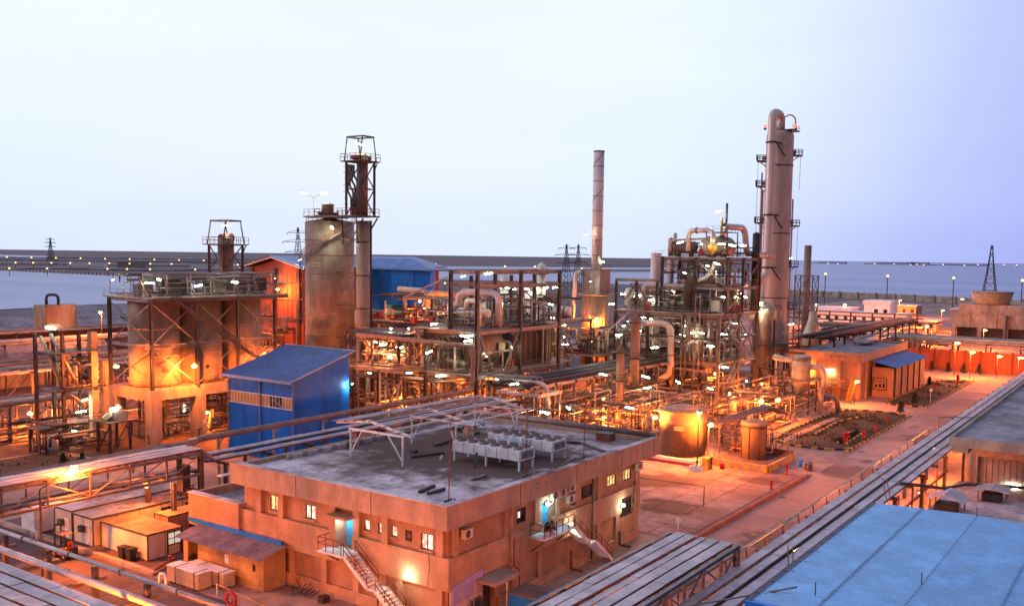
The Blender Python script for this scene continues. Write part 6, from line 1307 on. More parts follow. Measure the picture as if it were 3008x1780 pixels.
# equipment of the middle unit
V1 = T('white_vessel', 'bright white horizontal vessel on the upper deck of the middle structure', 'vessel', (122, 94, 16.5)); hvessel(V1, 'shell', M('vessel_white', (.66, .66, .56), .4, .1), (122, 97.6, 18.8), (122, 89.8, 18.8), .72)
for y in (96.4, 95.9): rod(V1, 'flange', STEELL, (122, y, 18.8), (122, y - .12, 18.8), .92)
for y in (96.9, 91): bar(V1, 'saddle', STEELL, (122, y, 16.45), (122, y, 18.3), .9, .3)
t = T('loop_pipe', 'grey inverted U pipe over the white vessel', 'pipe', (124.6, 95.8, 19)); pipe(t, 'pipe_run', GALV, [(124, 97.4, 18.2), (124, 97.4, 22.0), (124.6, 89.6, 22.0), (124.6, 89.6, 16.6)], .55, 1.6, 14)
t = T('loop_pipe', 'smaller pale U pipe in front of the white vessel', 'pipe', (121, 91, 10)); pipe(t, 'pipe_run', M('vessel_white', (.6, .6, .5)), [(121.0, 93.4, 19.4), (121, 93.4, 20.8), (120.4, 90.4, 20.8), (120.4, 90.4, 9.6)], .42, 1.2, 12)
t = T('drum_vessel', 'fat tan drum under the upper deck of the middle structure', 'vessel', (122.5, 93, 10)); hvessel(t, 'shell', TANKP, (122, 92.4, 13.2), (127.5, 92.4, 13.2), 2.0); 
for x in (123, 126.5): bar(t, 'saddle', STEEL, (x, 92.4, 9.55), (x, 92.4, 11.6), 2.4, .4)
t = T('black_enclosure', 'soot dark clad enclosure with vertical pipes beside the portal frame', 'enclosure', (136, 92, 9.6))
for k in range(5): box(t, 'wall_sheet', DARKS, 129.6 + 2.4 * k, 131.95 + 2.4 * k, 90.2, 90.3, 9.6, 15.4)
box(t, 'shell', DARKS, 129.6, 141.5, 90.3, 97, 9.6, 15.3); hvessel(t, 'top_drum', STEEL, (131, 93.5, 15.8), (140, 93.5, 15.8), 1.3)
for k in range(6): pipe(t, 'riser_pipe', PIPEB, [(131 + 1.7 * k, 89.8, 9.7), (131 + 1.7 * k, 89.8, 14.5 + .4 * (k % 3)), (131.6 + 1.7 * k, 90.6, 15.5)], .12)
for x in (137.3, 138.6, 139.4): rod(t, 'tall_tube', PIPEY, (x, 89.3, 9.6), (x, 89.3, 15.8), .18)
for x, y, z, lb in ((121, 100.5, 16.45, 'red hose cabinet on the upper deck beside the white vessel'), (118.2, 102, 16.4, 'red hose cabinet at the end of the upper deck rail'), (127.4, 89, 9.55, 'red hose cabinet on the lower deck at the portal column'), (133, 123.5, 15.6, 'red hose cabinet under the blue hopper house')): equip(x, y, z, 'red', lb)
for k, q in enumerate(((120, 95, 9.55), (121.5, 97, 9.55), (119, 100, 9.55), (124, 101, 9.55), (121, 107, 8.95), (123, 112, 8.95), (120.5, 110, .05), (121.5, 105, .05))): equip(*q, ('exch', 'pump', 'cabinet', 'vessel')[k % 4], 'cream process equipment item on the lower decks of the middle unit', 'equipment on the middle unit decks', PIPEY, 1.1)
for k, q in enumerate(((135, 107, 15.6), (139, 112, 15.6), (144, 108, 15.6), (147, 116, 15.6), (150, 108, 15.6))): equip(*q, ('vessel', 'exch', 'vessel', 'exch', 'vessel')[k], 'pale vessel on the far floor behind the white vessel', 'vessels on the far floor', M('vessel_white', (.6, .6, .5)), 1.2)
t = T('arch_pipe', 'pale square arch of pipe on the far upper floor', 'pipe', (140, 116, 15.6)); pipe(t, 'pipe_run', PIPEY, [(141, 118, 15.6), (141, 118, 20.6), (143, 112.5, 20.6), (143, 112.5, 15.6)], .6, 1.4, 14)
t = T('arch_pipe', 'pale long pipe bending down on the far upper floor', 'pipe', (142, 122, 15.6)); pipe(t, 'pipe_run', PIPEY, [(146, 130, 21), (142, 119.5, 21), (142, 119.5, 15.6)], .55, 1.4, 14)
GR = 'process pipes of the middle unit'; GL = 'thin process pipe inside the middle steel structure'
clutter(117, 128, 88.5, 104, .2, 8.6, 46, GL, GR); clutter(117, 128, 89, 103, 9.7, 15.6, 52, GL, GR); clutter(126, 140, 88.6, 98, 16.4, 21.5, 26, GL, GR, .5, (.06, .16)); clutter(117, 126, 89, 100.5, 16.6, 19.4, 26, GL, GR, .5, (.05, .12)); clutter(129, 146, 88.6, 97, .2, 8.6, 34, GL, GR)
clutter(118, 131, 104, 118, .2, 8.2, 50, 'pipe in the lower bays beside the silo shaft', 'pipes in the lower bays'); clutter(119, 131, 105, 118, 9.0, 14.2, 44, 'pipe in the lower bays beside the silo shaft', 'pipes in the lower bays'); clutter(132, 153, 104, 124, 15.8, 20.5, 44, 'pipe on the far upper floor behind the white vessel', 'pipes on the far floor')
# far plant seen through the portal frame
t = T('blue_tank', 'blue horizontal tank seen through the portal frame', 'tank', (163, 115.8, 14)); hvessel(t, 'shell', M('tank_blue', (.02, .14, .42), .4), (161, 118.5, 17.2), (165, 112.5, 17.2), 1.5); bar(t, 'saddle', STEEL, (163, 115.5, 12), (163, 115.5, 16), 2, .5)
t = T('orange_tank', 'broad orange lit tank behind the portal frame', 'tank', (198, 133, 0)); lathe(t, 'shell', ORANGEW, (198, 133), [(7.5, 0), (7.5, 18.4), (7.2, 18.6), (.2, 20.5)], 40); lathe(t, 'rim', ORANGEW, (198, 133), [(7.5, 18), (7.65, 18.1), (7.65, 18.4), (7.5, 18.45)], 40)
t = T('far_column', 'grey ringed process column behind the portal frame', 'vessel', (170, 109, 0)); lathe(t, 'shell', PIPEY, (170, 109), [(1.6, 0), (1.6, 13), (1.9, 13.1), (1.9, 13.4), (1.6, 13.5), (1.6, 17.2), (.2, 18.4)], 22)
for z in (10, 15): lathe(t, 'platform', STEEL, (170, 109), [(2.6, z), (2.6, z + .12)], 22)
for k, (x, y, h) in enumerate(((166, 118, 23.5), (172, 112.5, 26.2), (158, 119, 20.5), (176, 121, 22))):
    t = T('far_column', 'slim pale column in the far plant behind the portal frame', 'vessel', (x, y, 0), 'slim columns in the far plant'); lathe(t, 'shell', M('vessel_white', (.6, .6, .5)), (x, y), [(.9, 0), (.9, h), (.1, h + .6)], 16); lathe(t, 'platform', STEEL, (x, y), [(1.6, h - 2), (1.6, h - 1.85)], 16); rail(t, [(x + 1.5 * math.cos(a * .785), y + 1.5 * math.sin(a * .785), h - 1.85) for a in range(8)], STEEL, 1, 1.2, .05, 'handrail', True)
Uf = T('process_structure', 'distant steel frame with pale cabins behind the portal frame', 'steel structure', (160, 108, 0)); unit_frame(Uf, (152, 162, 172), (100, 110, 120), 0, 15, .36); ring_beams(Uf, (152, 162, 172), (100, 110, 120), 14.9, STEELL, .35); deck(Uf, 151.5, 173, 99.5, 121, 15.1, CONC, True, RUST, 'WS'); clutter(152, 172, 100, 120, 15.4, 20, 40, 'pipe on the distant frame behind the portal', 'pipes on the distant frame'); clutter(146, 166, 99, 112, 8, 14.6, 40, 'pipe on the distant frame behind the portal', 'pipes on the distant frame')
for k, q in enumerate(((156, 104, 15.2), (160, 107, 15.2), (165, 104, 15.2), (168, 116, 15.2), (155, 115, 15.2))): equip(*q, ('cabinet', 'vessel', 'exch', 'cabinet', 'vessel')[k], 'white equipment box or vessel on the distant frame', 'equipment on the distant frame', WHITE, 1.7)
# distant sheds beyond
for k, (x, y, sx, sy, h, lb) in enumerate(((200, 172, 30, 16, 7, 'long pale shed with pitched roof beyond the far floor'), (225, 160, 26, 14, 8, 'brown banded wall shed beyond the portal frame'), (262, 190, 40, 18, 6, 'low shed in the brown flats behind the blue hopper house'))):
    t = T('distant_shed', lb, 'building', (x, y, 0)); box(t, 'wall', CONC, x, x + sx, y, y + sy, 0, h); b = MB(); b.hexa([(x - .4, y - .4, h), (x + sx, y - .4, h), (x + sx, y + sy + .4, h), (x - .4, y + sy + .4, h), (x - .4, y + sy / 2 - .1, h + 2), (x + sx, y + sy / 2 - .1, h + 2), (x + sx, y + sy / 2 + .1, h + 2), (x - .4, y + sy / 2 + .1, h + 2)]); b.build('roof', GALV, t); box(t, 'door', DARKS, x - .05, x, y + sy * .4, y + sy * .6, 0, h * .7)
# low dark pipe rack behind the roof (runs along x)
Pk = T('pipe_rack', 'dark flat pipe rack behind the flat roof running to the right process tower', 'pipe rack', (140, 83, 0))
for x in range(119, 168, 6):
    for y in (79, 87): bar(Pk, 'column', STEELL, (x, y, 0), (x, y, 8.2), .4, .4, 'ibeam')
    bar(Pk, 'cross_beam', STEEL, (x, 78.4, 8.1), (x, 87.6, 8.1), .3, .4, 'ibeam'); bar(Pk, 'cross_beam', STEEL, (x, 78.4, 4.6), (x, 87.6, 4.6), .3, .35, 'ibeam')
for y in (78.8, 87.2): bar(Pk, 'edge_beam', STEELL, (118, y, 8.1), (168, y, 8.1), .25, .5, 'ibeam')
for k in range(14):
    y = 79.4 + .58 * k; pipe(Pk, 'pipe_run', (DARKS, STEEL, PIPEB, STEELL)[k % 4], [(118, y, 8.45 + .1 * (k % 3)), (168, y, 8.45 + .1 * (k % 3))], .10 + .05 * (k % 3))
for k in range(8): pipe(Pk, 'pipe_run', (PIPEB, STEELL)[k % 2], [(116, 79.6 + .9 * k, 5.0), (168, 79.6 + .9 * k, 5.0)], .14)
for x in (120, 132, 144, 156): bar(Pk, 'brace', STEEL, (x, 79, 4.5), (x + 5, 79, 8), .14)
t = T('silver_pipe', 'thick silvery pipe bending down behind the far roof parapet', 'pipe', (121, 80, 0)); pipe(t, 'pipe_run', ALU, [(120.6, 90, 8.9), (121.4, 78.2, 8.5), (121.6, 77.4, 0.2)], .42, 1.3, 14)
for k in range(3): t = T('silver_pipe', 'slimmer grey pipe bending down beside the thick silvery one', 'pipe', (122, 82, 0), 'slim pipes bending down behind the roof'); pipe(t, 'pipe_run', STEELL, [(119 + .8 * k, 88.5, 9.4), (121.8 + .8 * k, 81.2 - .5 * k, 9.3), (121.8 + .8 * k, 81.0 - .5 * k, .2)], .16, .5)
Pl = T('pipe_portal', 'white floodlit low portal frame at the end of the pipe rack', 'steel frame', (120, 80, 0))
for x in (117, 122.5): 
    for y in (76.5, 84): bar(Pl, 'post', STEELL, (x, y, 0), (x, y, 7.6), .25)
for y in (76.5, 84): bar(Pl, 'beam', GALV, (116.6, y, 7.4), (123, y, 7.4), .3, .5)
for x in (117, 122.5): bar(Pl, 'beam', GALV, (x, 76.2, 7.42), (x, 84.3, 7.42), .28, .45)
clutter(96, 116, 70, 79, .3, 6.0, 26, 'low pipe behind the roof of the building', 'low pipes behind the roof'); clutter(122, 150, 62, 78, .2, 6.5, 70, 'thin orange lit pipe in the low pipe field before the right tower', 'pipes of the low pipe field', .6, (.04, .12)); clutter(124, 165, 68, 90, .2, 4, 46, 'thin orange lit pipe in the low pipe field before the right tower', 'pipes of the low pipe field', .3, (.06, .16)); clutter(150, 192, 53, 69, .2, 4.5, 60, 'orange lit pipe at ground level below the right tower', 'ground pipes below the right tower', .45, (.05, .14))
for k in range(10): equip(random.uniform(126, 160), random.uniform(62, 76), 0, ('pump', 'vessel', 'exch')[k % 3], 'orange lit small machine in the low pipe field', 'machines of the low pipe field', PIPEY, 1.0)
for k in range(8): equip(random.uniform(156, 190), random.uniform(56, 67), 0, ('pump', 'vessel', 'exch')[k % 3], 'orange lit small machine at the foot of the right tower', 'machines at the foot of the right tower', PIPEY, 1.0)
# ================================================================== FURNACE AND CHIMNEY
Fn = T('furnace', 'round furnace with tall slender chimney wrapped in spiral strakes', 'furnace', (188, 108, 0)); fx_, fy_ = 188.5, 108.4
lathe(Fn, 'shell', FURN, (fx_, fy_), [(3.2, 0), (3.2, 19.3), (3.0, 19.4)], 40); lathe(Fn, 'platform', STEELL, (fx_, fy_), [(3.2, 19.3), (4.3, 19.4), (4.3, 19.7), (3.2, 19.75)], 40); rail(Fn, [(fx_ + 4.2 * math.cos(a * .393), fy_ + 4.2 * math.sin(a * .393), 19.75) for a in range(16)], RUST, 1.1, 1.6, .05, 'handrail', True)
box(Fn, 'convection_box', FURN, fx_ - 2.3, fx_ + 2.3, fy_ - 2.3, fy_ + 2.3, 19.75, 25.0); box(Fn, 'box_roof', STEELL, fx_ - 2.5, fx_ + 2.5, fy_ - 2.5, fy_ + 2.5, 25.0, 25.3); rail(Fn, [(fx_ - 2.4, fy_ - 2.4, 25.3), (fx_ + 2.4, fy_ - 2.4, 25.3), (fx_ + 2.4, fy_ + 2.4, 25.3), (fx_ - 2.4, fy_ + 2.4, 25.3)], RUST, 1.0, 1.2, .05, 'handrail', True)
for k in range(4): box(Fn, 'box_rib', STEELL, fx_ - 2.36, fx_ - 2.3, fy_ - 2.2 + 1.35 * k, fy_ - 2.05 + 1.35 * k, 19.8, 25); box(Fn, 'box_rib', STEELL, fx_ - 2.2 + 1.35 * k, fx_ - 2.05 + 1.35 * k, fy_ - 2.36, fy_ - 2.3, 19.8, 25)
xbrace(Fn, (fx_ - 2.34, fy_ - 2.2, 20), (fx_ - 2.34, fy_ + 2.2, 24.8), STEELL, .12)
for a in range(20): an = a * math.pi / 10; bar(Fn, 'shell_rib', FURN, (fx_ + 3.24 * math.cos(an), fy_ + 3.24 * math.sin(an), 0), (fx_ + 3.24 * math.cos(an), fy_ + 3.24 * math.sin(an), 19.3), .12)
lathe(Fn, 'chimney', CHIM, (fx_, fy_), [(1.2, 25.3), (1.2, 51.6)], 32); lathe(Fn, 'chimney_mouth', DARKS, (fx_, fy_), [(1.21, 51.4), (1.28, 51.5), (1.28, 51.7), (.9, 51.72), (.9, 50)], 28)
for k in range(7): lathe(Fn, 'chimney_band', STEELL, (fx_, fy_), [(1.21, 28.4 + 3.3 * k), (1.26, 28.42 + 3.3 * k), (1.26, 28.52 + 3.3 * k), (1.21, 28.54 + 3.3 * k)], 28)
for s_ in range(1):
    b = MB(); pts = [V((fx_ + 1.24 * math.cos(.5 * k + s_ * 2.094), fy_ + 1.24 * math.sin(.5 * k + s_ * 2.094), 37.6 + .62 * k)) for k in range(23)]
    for k in range(22): b.bar(pts[k], pts[k + 1], .05, .12)
    b.build('strake', RUST, Fn)
pipe(Fn, 'side_duct', ALU, [(fx_ - 2.5, fy_ + 2.5, 24.5), (fx_ - 3.4, fy_ + 3.4, 24.5), (fx_ - 3.8, fy_ + 3.8, 13.5), (fx_ - 9, fy_ + 8, 13)], .5, 1.2, 12)
for an in (3.6, 4.2): pipe(Fn, 'riser_pipe', FURN, [(fx_ + 3.6 * math.cos(an), fy_ + 3.6 * math.sin(an), .2), (fx_ + 3.6 * math.cos(an), fy_ + 3.6 * math.sin(an), 18.5)], .22)
for z in (6, 11): lathe(Fn, 'burner_ring', STEEL, (fx_, fy_), [(3.3, z), (3.7, z + .05), (3.7, z + .3), (3.3, z + .35)], 32)
sodium((183.9, 105.6, 14.2), 'added sodium lamp lighting the furnace shell', 3000); sodium((185.2, 104.2, 8.9), 'second added lamp at the furnace side', 4000)  # lamps added to turn the furnace shell orange
fluor((188.4, 106.9, 27.0), 'white fluorescent lamp at the foot of the chimney', 'fluorescent lamps at the chimney', 1.0); fluor((186, 110, 33), 'white fluorescent lamp partway up the chimney', 'fluorescent lamps at the chimney', 1.0)
Ff = T('process_structure', 'orange lit equipment frame around the furnace foot', 'steel structure', (175, 102, 0)); unit_frame(Ff, (168, 176, 184), (96, 103), 0, 8, .35); ring_beams(Ff, (168, 176, 184), (96, 103), 7.9, STEELL, .4); deck(Ff, 166, 186, 95, 104, 8.1, CONC, True, RUST, 'WS'); clutter(167, 186, 95, 104, 8.3, 13, 44, 'pipe around the furnace foot', 'pipes around the furnace foot')
for k in range(5): equip(169 + 3.4 * k, 98.5, 8.2, ('pump', 'exch')[k % 2], 'machine on the frame at the furnace foot', 'machines at the furnace foot', (BLUER, PIPEY)[k % 2], 1.2)
# ================================================================== RIGHT PROCESS TOWER
Q = T('process_tower', 'tall three deck steel process tower crowded with vessels and pipes', 'steel structure', (178, 80, 0))
QX = (168, 177.6, 187.2); QY = (70, 77.4, 84.8, 92)
for x in QX:
    for y in QY: bar(Q, 'column', STEELL if (x, y) == (168, 70) else STEEL, (x, y, 0), (x, y, 17.4), .55, .55, 'ibeam')
for z in (8.2, 17.2): ring_beams(Q, QX, QY, z, STEELL, .65)
for z in (4.4, 12.8): ring_beams(Q, QX, QY, z, STEEL, .4)
box(Q, 'deck', CONC, 167.4, 188, 69.4, 92.6, 17.5, 17.65); rail(Q, [(167.45, 92.5, 17.65), (167.45, 69.45, 17.65), (188, 69.45, 17.65), (188, 92.5, 17.65)], STEELL)
box(Q, 'deck', STEEL, 167.4, 188, 69.4, 92.6, 8.5, 8.62); rail(Q, [(167.45, 92.5, 8.62), (167.45, 69.45, 8.62), (188, 69.45, 8.62)], STEELL)
UX = (170, 178, 187); UY = (69.6, 76, 83)
for x in UX:
    for y in UY: bar(Q, 'column', STEEL, (x, y, 17.65), (x, y, 28.2), .48, .48, 'ibeam')
for z in (22.4, 27.9): ring_beams(Q, UX, UY, z, STEELL, .5)
box(Q, 'deck', STEEL, 168.8, 189, 68.6, 84.2, 28.2, 28.35); rail(Q, [(168.85, 84.1, 28.35), (168.85, 68.65, 28.35), (189, 68.65, 28.35), (189, 84.1, 28.35)], RUST)
for a, b_ in (((170, 69.6, 17.8), (178, 69.6, 22.2)), ((178, 69.6, 22.6), (187, 69.6, 27.8)), ((170, 76, 22.6), (170, 83, 27.8)), ((170, 69.6, 22.6), (170, 76, 27.8))): bar(Q, 'brace', STEELL, a, b_, .2)
for a, b_ in (((168, 70, .3), (168, 77.4, 8)), ((168, 84.8, 8.8), (168, 92, 17)), ((177.6, 70, 8.8), (187, 70, 17)), ((168, 84.8, .3), (168, 92, 8))): xbrace(Q, a, b_, STEEL, .16)
box(Q, 'mid_platform', RUST, 170.2, 177, 69.8, 75.8, 22.6, 22.75); rail(Q, [(170.2, 75.8, 22.75), (170.2, 69.8, 22.75), (177, 69.8, 22.75)], RUST)
# portal above middle deck at the left
for y in (92, 87.5, 83): bar(Q, 'portal_column', STEEL, (168, y, 17.65), (168, y, 23.6), .4, .4, 'ibeam')
bar(Q, 'portal_beam', STEELL, (168, 92.2, 23.6), (168, 82.8, 23.6), .3, .6, 'ibeam'); bar(Q, 'portal_beam', STEELL, (174, 92.2, 22.6), (174, 82.8, 22.6), .3, .5, 'ibeam')
bar(Q, 'brace', STEEL, (168, 90, 19.5), (168, 87.6, 23.2), .2); bar(Q, 'brace', STEEL, (168, 85, 19.5), (168, 87.4, 23.2), .2)
# zigzag stairs on the right face
SZ = [((174.4, 17.6), (169.6, 13.2)), ((171.4, 13.0), (179.0, 8.6)), ((174.2, 8.6), (169.4, 4.6)), ((171.2, 4.4), (178.6, .1))]
for (xa, za), (xb, zb_) in SZ: stair(Q, (xa, 68.9, za), (xb, 68.9, zb_), 1.0, STEELL, STEEL, (0, -1, 0), True, .27)
for x, z in ((169.2, 13.1), (179, 8.5), (169, 4.5)): box(Q, 'stair_landing', STEEL, x - .2, x + 2.2, 67.6, 69.2, z - .1, z); bar(Q, 'landing_bracket', STEELL, (x + .4, 68, z - .1), (x + 1.4, 69.8, z - 1.6), .14)
# things on the top deck
t = T('top_drum', 'fat tan drum with domed end on the top deck of the right tower', 'vessel', (174, 74, 28.4)); hvessel(t, 'shell', M('drum_tan', (.30, .24, .18), .5, .2), (169.8, 73.2, 30.4), (178, 73.2, 30.4), 1.9); [bar(t, 'saddle', STEEL, (x, 73.2, 28.35), (x, 73.2, 29.2), 2.6, .4) for x in (171.5, 176.5)]
t = T('top_drum', 'dark horizontal drum beside the fat tan one on the top deck', 'vessel', (172, 78, 28.4)); hvessel(t, 'shell', STEEL, (170, 80.5, 30.2), (170, 76.3, 30.2), 1.05); [bar(t, 'saddle', STEEL, (170, y, 28.35), (170, y, 29.6), 1.4, .3) for y in (79.6, 77)]
t = T('yellow_exchanger', 'small cream ball headed pump at the front of the top deck', 'pump', (166.5, 71.4, 28.4)); lathe(t, 'shell', YELP, (168.2, 72.0), [(.15, 28.4), (.25, 29.2), (.85, 29.6), (.85, 30.4), (.3, 30.8)], 18)
t = T('top_pipe', 'silvery arched pipe over the top deck of the right tower', 'pipe', (168, 74, 30)); pipe(t, 'pipe_run', ALU, [(169, 77.2, 29.4), (169, 77.2, 33.3), (168.6, 72.0, 33.3), (168.2, 72.0, 30.6)], .48, 1.2, 14); rod(t, 'flange', STEELL, (168.9, 75.6, 33.3), (168.9, 75.4, 33.3), .62)
t = T('top_pipe', 'large silvery pipe from the top drum bending down towards the column', 'pipe', (180, 70, 30)); pipe(t, 'pipe_run', ALU, [(174, 72.4, 32.2), (174.5, 72.2, 34.2), (182.5, 71.4, 34.2), (183.5, 71.2, 29.2), (214, 76.6, 28.8)], .62, 1.8, 16)
t = T('top_pipe', 'slim pipe along the handrail of the top deck', 'pipe', (169, 75, 31.5)); pipe(t, 'pipe_run', PIPEY, [(169.4, 81, 29), (169.4, 81, 31.4), (169.4, 73.4, 31.8), (170, 73, 30)], .2, .6)
t = T('relief_stack', 'thin black vent pipe on the highest platform of the right tower', 'pipe', (174, 72, 34)); pipe(t, 'pipe_run', DARKS, [(174, 72.6, 32.3), (174, 72.6, 34.4), (174.4, 71.9, 34.8), (174.4, 71.9, 38.6)], .22, .4); box(t, 'platform', STEEL, 172, 177.4, 70.6, 75, 33.0, 33.12); rail(t, [(172, 75, 33.12), (172, 70.6, 33.12), (177.4, 70.6, 33.12)], DARKS); [bar(t, 'post', STEEL, (x, y, 28.4), (x, y, 33), .18) for x, y in ((172.1, 70.7), (177.3, 70.7), (172.1, 74.9))]; rod(t, 'valve', YELP, (173, 72.2, 33.2), (173, 72.2, 35.8), .22)
fluor((172.6, 72.8, 37.0), 'big bright lamp beside the black vent pipe at the top', 'fluorescent lamps at the very top', .9, 160, 2.0)
for k, (x, y, z, r, h, mt) in enumerate(((172.5, 82.5, 28.4, .55, 3.4, PIPEY), (171, 80.9, 28.4, .35, 4.4, PIPEY), (186, 80, 28.4, .6, 3.6, DARKS), (186, 70.2, 17.7, .75, 15.4, DARKS))):
    t = T('deck_column', ('cream slim vessel at the corner of the top deck', 'thin cream vessel with spout on the top deck', 'dark vertical vessel on the top deck', 'tall black standpipe between decks of the right tower')[k], 'vessel', (x, y, z)); lathe(t, 'shell', mt, (x, y), [(r, z), (r, z + h), (.05, z + h + r * .5)], 16); rod(t, 'flange', STEELL, (x, y, z + h * .4), (x, y, z + h * .4 + .15), r * 1.25)
t = T('white_riser', 'pale tall riser pipe at the back corner of the right tower', 'pipe', (175, 87.5, 17)); rod(t, 'pipe_run', CHIM, (176, 87.4, 8), (176, 87.4, 29.0), 1.05, 'cyl24'); rod(t, 'pipe_run', CHIM, (177, 84.6, 17), (177, 84.6, 28), .7, 'cyl24')
for x, y, z, lb in ((169.4, 74.6, 28.35, 'red hose cabinet on the top deck of the right tower'), (171, 69.4, 28.35, 'red hose cabinet near the front corner of the top deck'), (168.4, 85.2, 17.65, 'red hose cabinet on the middle deck, left part'), (174.5, 70.2, 17.65, 'red hose cabinet on the middle deck, right part'), (177.6, 70.2, 17.65, 'second red cabinet on the middle deck, right part')): equip(x, y, z, 'red', lb)
# things on the middle deck
for k, q in enumerate(((171, 90.5, 17.7), (172, 87.6, 17.7), (171, 84.5, 17.7), (173, 80, 17.7), (171.2, 72, 17.7), (179, 72, 17.7), (183, 72.5, 17.7), (180, 79, 17.7))): equip(*q, ('vessel', 'exch', 'cabinet', 'exch', 'cabinet', 'vessel', 'pump', 'exch')[k], 'cream equipment item on the middle deck of the right tower', 'equipment on the middle deck', M('vessel_white', (.6, .6, .5)) if k % 2 == 0 else PIPEY, 1.25)
t = T('deck_pipe', 'silvery pipe bending over the middle deck of the right tower', 'pipe', (171, 82, 18)); pipe(t, 'pipe_run', ALU, [(170.4, 87.2, 18), (170.4, 87.2, 22.6), (170.4, 78, 22.6), (172, 74, 24.6), (172, 73, 27.4)], .45, 1.2, 14)
t = T('swan_neck', 'big black open swan neck pipe over the middle deck', 'pipe', (168.8, 76.6, 18)); pipe(t, 'pipe_run', DARKS, [(169.6, 77.2, 17.7), (169.6, 77.2, 24.6), (168.4, 78.0, 25.4)], .85, 1.1, 16); rod(t, 'open_mouth', BLKP, (168.44, 78.0, 25.38), (168.30, 78.1, 25.48), .9)
t = T('deck_pipe', 'silvery pipe low over the right part of the middle deck', 'pipe', (176, 70, 21)); pipe(t, 'pipe_run', ALU, [(172.8, 70.6, 18), (172.8, 70.6, 22.8), (184.5, 70.6, 23), (186, 72.6, 26)], .36, 1.0, 12)
b = ((170.2, 69.5), (173.6, 69.5), (173.6, 73)); t = T('pipe_cage', 'tall grey pipe cage standing on the middle deck', 'frame', (171.5, 71, 17.7))
for x in (170.4, 174): 
    for y in (69.9, 73): rod(t, 'post', STEELL, (x, y, 8.7), (x, y, 24.4), .14)
for z in (20.4, 24.3): [rod(t, 'rail', STEELL, (170.4, y, z), (174, y, z), .1) for y in (69.9, 73)]; rod(t, 'rail', STEELL, (170.4, 69.9, z), (170.4, 73, z), .1)
t = T('big_silver_pipe', 'big silvery pipe bending down the left face of the right tower', 'pipe', (166, 82, 5)); pipe(t, 'pipe_run', ALU, [(166.4, 88, 15.4), (166, 78.9, 15.5), (165.8, 78.6, 6.0), (165.8, 81.0, 4.6)], .6, 2.0, 18); [rod(t, 'flange', STEELL, (165.9, 78.75, z), (165.9, 78.75, z + .2), .74) for z in (9.5, 13.2)]
t = T('deck_pipe', 'brown downpipe hanging below the middle deck', 'pipe', (167, 76, 12)); pipe(t, 'pipe_run', PIPEB, [(167, 75.6, 17.2), (167, 75.6, 12.4), (167.6, 78, 11.6)], .32, .9, 12); t = T('deck_pipe', 'thick brown riser under the middle deck near the corner', 'pipe', (168.6, 71.8, 9)); rod(t, 'pipe_run', PIPEB, (168.6, 71.8, 8.7), (168.6, 71.8, 17.2), .36)
for k in range(6): t = T('front_riser', 'slim grey riser on the left face of the right tower', 'pipe', (166.9, 73.4 + .5 * k, 0), 'slim risers on the left face'); rod(t, 'pipe_run', STEELL if k % 2 else PIPEB, (166.9, 72.6 + .9 * k, 8.6 - 1.5 * (k % 3)), (166.9, 72.6 + .9 * k, 17.3 + (4 if k in (1, 2) else 0)), .11)
t = T('pipe_portal', 'thin brown pipe portal below the lower deck of the right tower', 'pipe', (165, 75, 0)); pipe(t, 'pipe_run', PIPEB, [(164.5, 77.6, .5), (164.5, 77.6, 7.4), (164.5, 70.4, 7.2)], .16, .3)
t = T('side_brace_pipe', 'long inclined cream strut at the left end of the right tower', 'brace', (166, 92, 14)); bar(t, 'strut', PIPEY, (166.6, 88.4, 17.3), (165.6, 92.4, 13.4), .3); bar(t, 'strut', PIPEY, (165.6, 92.4, 13.4), (165, 95, 13.5), .3)
GQ = 'process pipes of the right tower'; LQ = 'process pipe inside the right process tower'
clutter(168.5, 187, 70.5, 92, .3, 7.8, 60, LQ, GQ, .5); clutter(168.5, 187, 70.5, 92, 8.8, 16.8, 86, LQ, GQ, .6); clutter(168.5, 187, 70.5, 92, 17.8, 22, 60, LQ, GQ, .5); clutter(170, 187, 70, 83, 22.8, 27.6, 40, LQ, GQ, .5); clutter(169.5, 188, 69.4, 83, 28.5, 31.2, 26, LQ, GQ, .5, (.05, .14))
for k in range(5): t = T('inner_vessel', 'vertical vessel standing inside the lower right tower', 'vessel', (172 + 3 * k, 80, 8.7), 'vessels inside the right tower'); lathe(t, 'shell', (PIPEY, TANKP, STEELL)[k % 3], (172 + 3 * k, 76 + 2.4 * k), [(.3, 8.7), (1.0, 9.4), (1.0, 14.8), (.2, 15.6)], 18); rod(t, 'flange', STEELL, (172 + 3 * k, 76 + 2.4 * k, 11), (172 + 3 * k, 76 + 2.4 * k, 11.2), 1.15)
# slim columns left of the tower
for k, (x, y, h, lb) in enumerate(((133.6, 72.2, 14.5, 'slim brown column with round platforms before the right tower, nearer the furnace'), (146.3, 76.2, 18.4, 'slim brown column with round platforms before the right tower, taller one'))):
    t = T('slim_column', lb, 'column', (x, y, 0)); r = (.55, .75)[k]; lathe(t, 'shell', TANKP, (x, y), [(r, 0), (r, h - 1), (r * .8, h - .6), (.1, h)], 18); rod(t, 'top_nozzle', STEELL, (x, y, h - .2), (x, y, h + .8), .2)
    for z in (h - 1.6, h * .58, h * .3): lathe(t, 'platform', STEEL, (x, y), [(r, z), (r + 1.1, z + .02), (r + 1.1, z + .14), (r, z + .15)], 18); rail(t, [(x + (r + 1.05) * math.cos(a * .785), y + (r + 1.05) * math.sin(a * .785), z + .15) for a in range(8)], STEEL, 1, 1.3, .05, 'handrail', True)
    rod(t, 'riser_pipe', STEELL, (x + r + .25, y - .3, 0), (x + r + .25, y - .3, h - 2), .12)
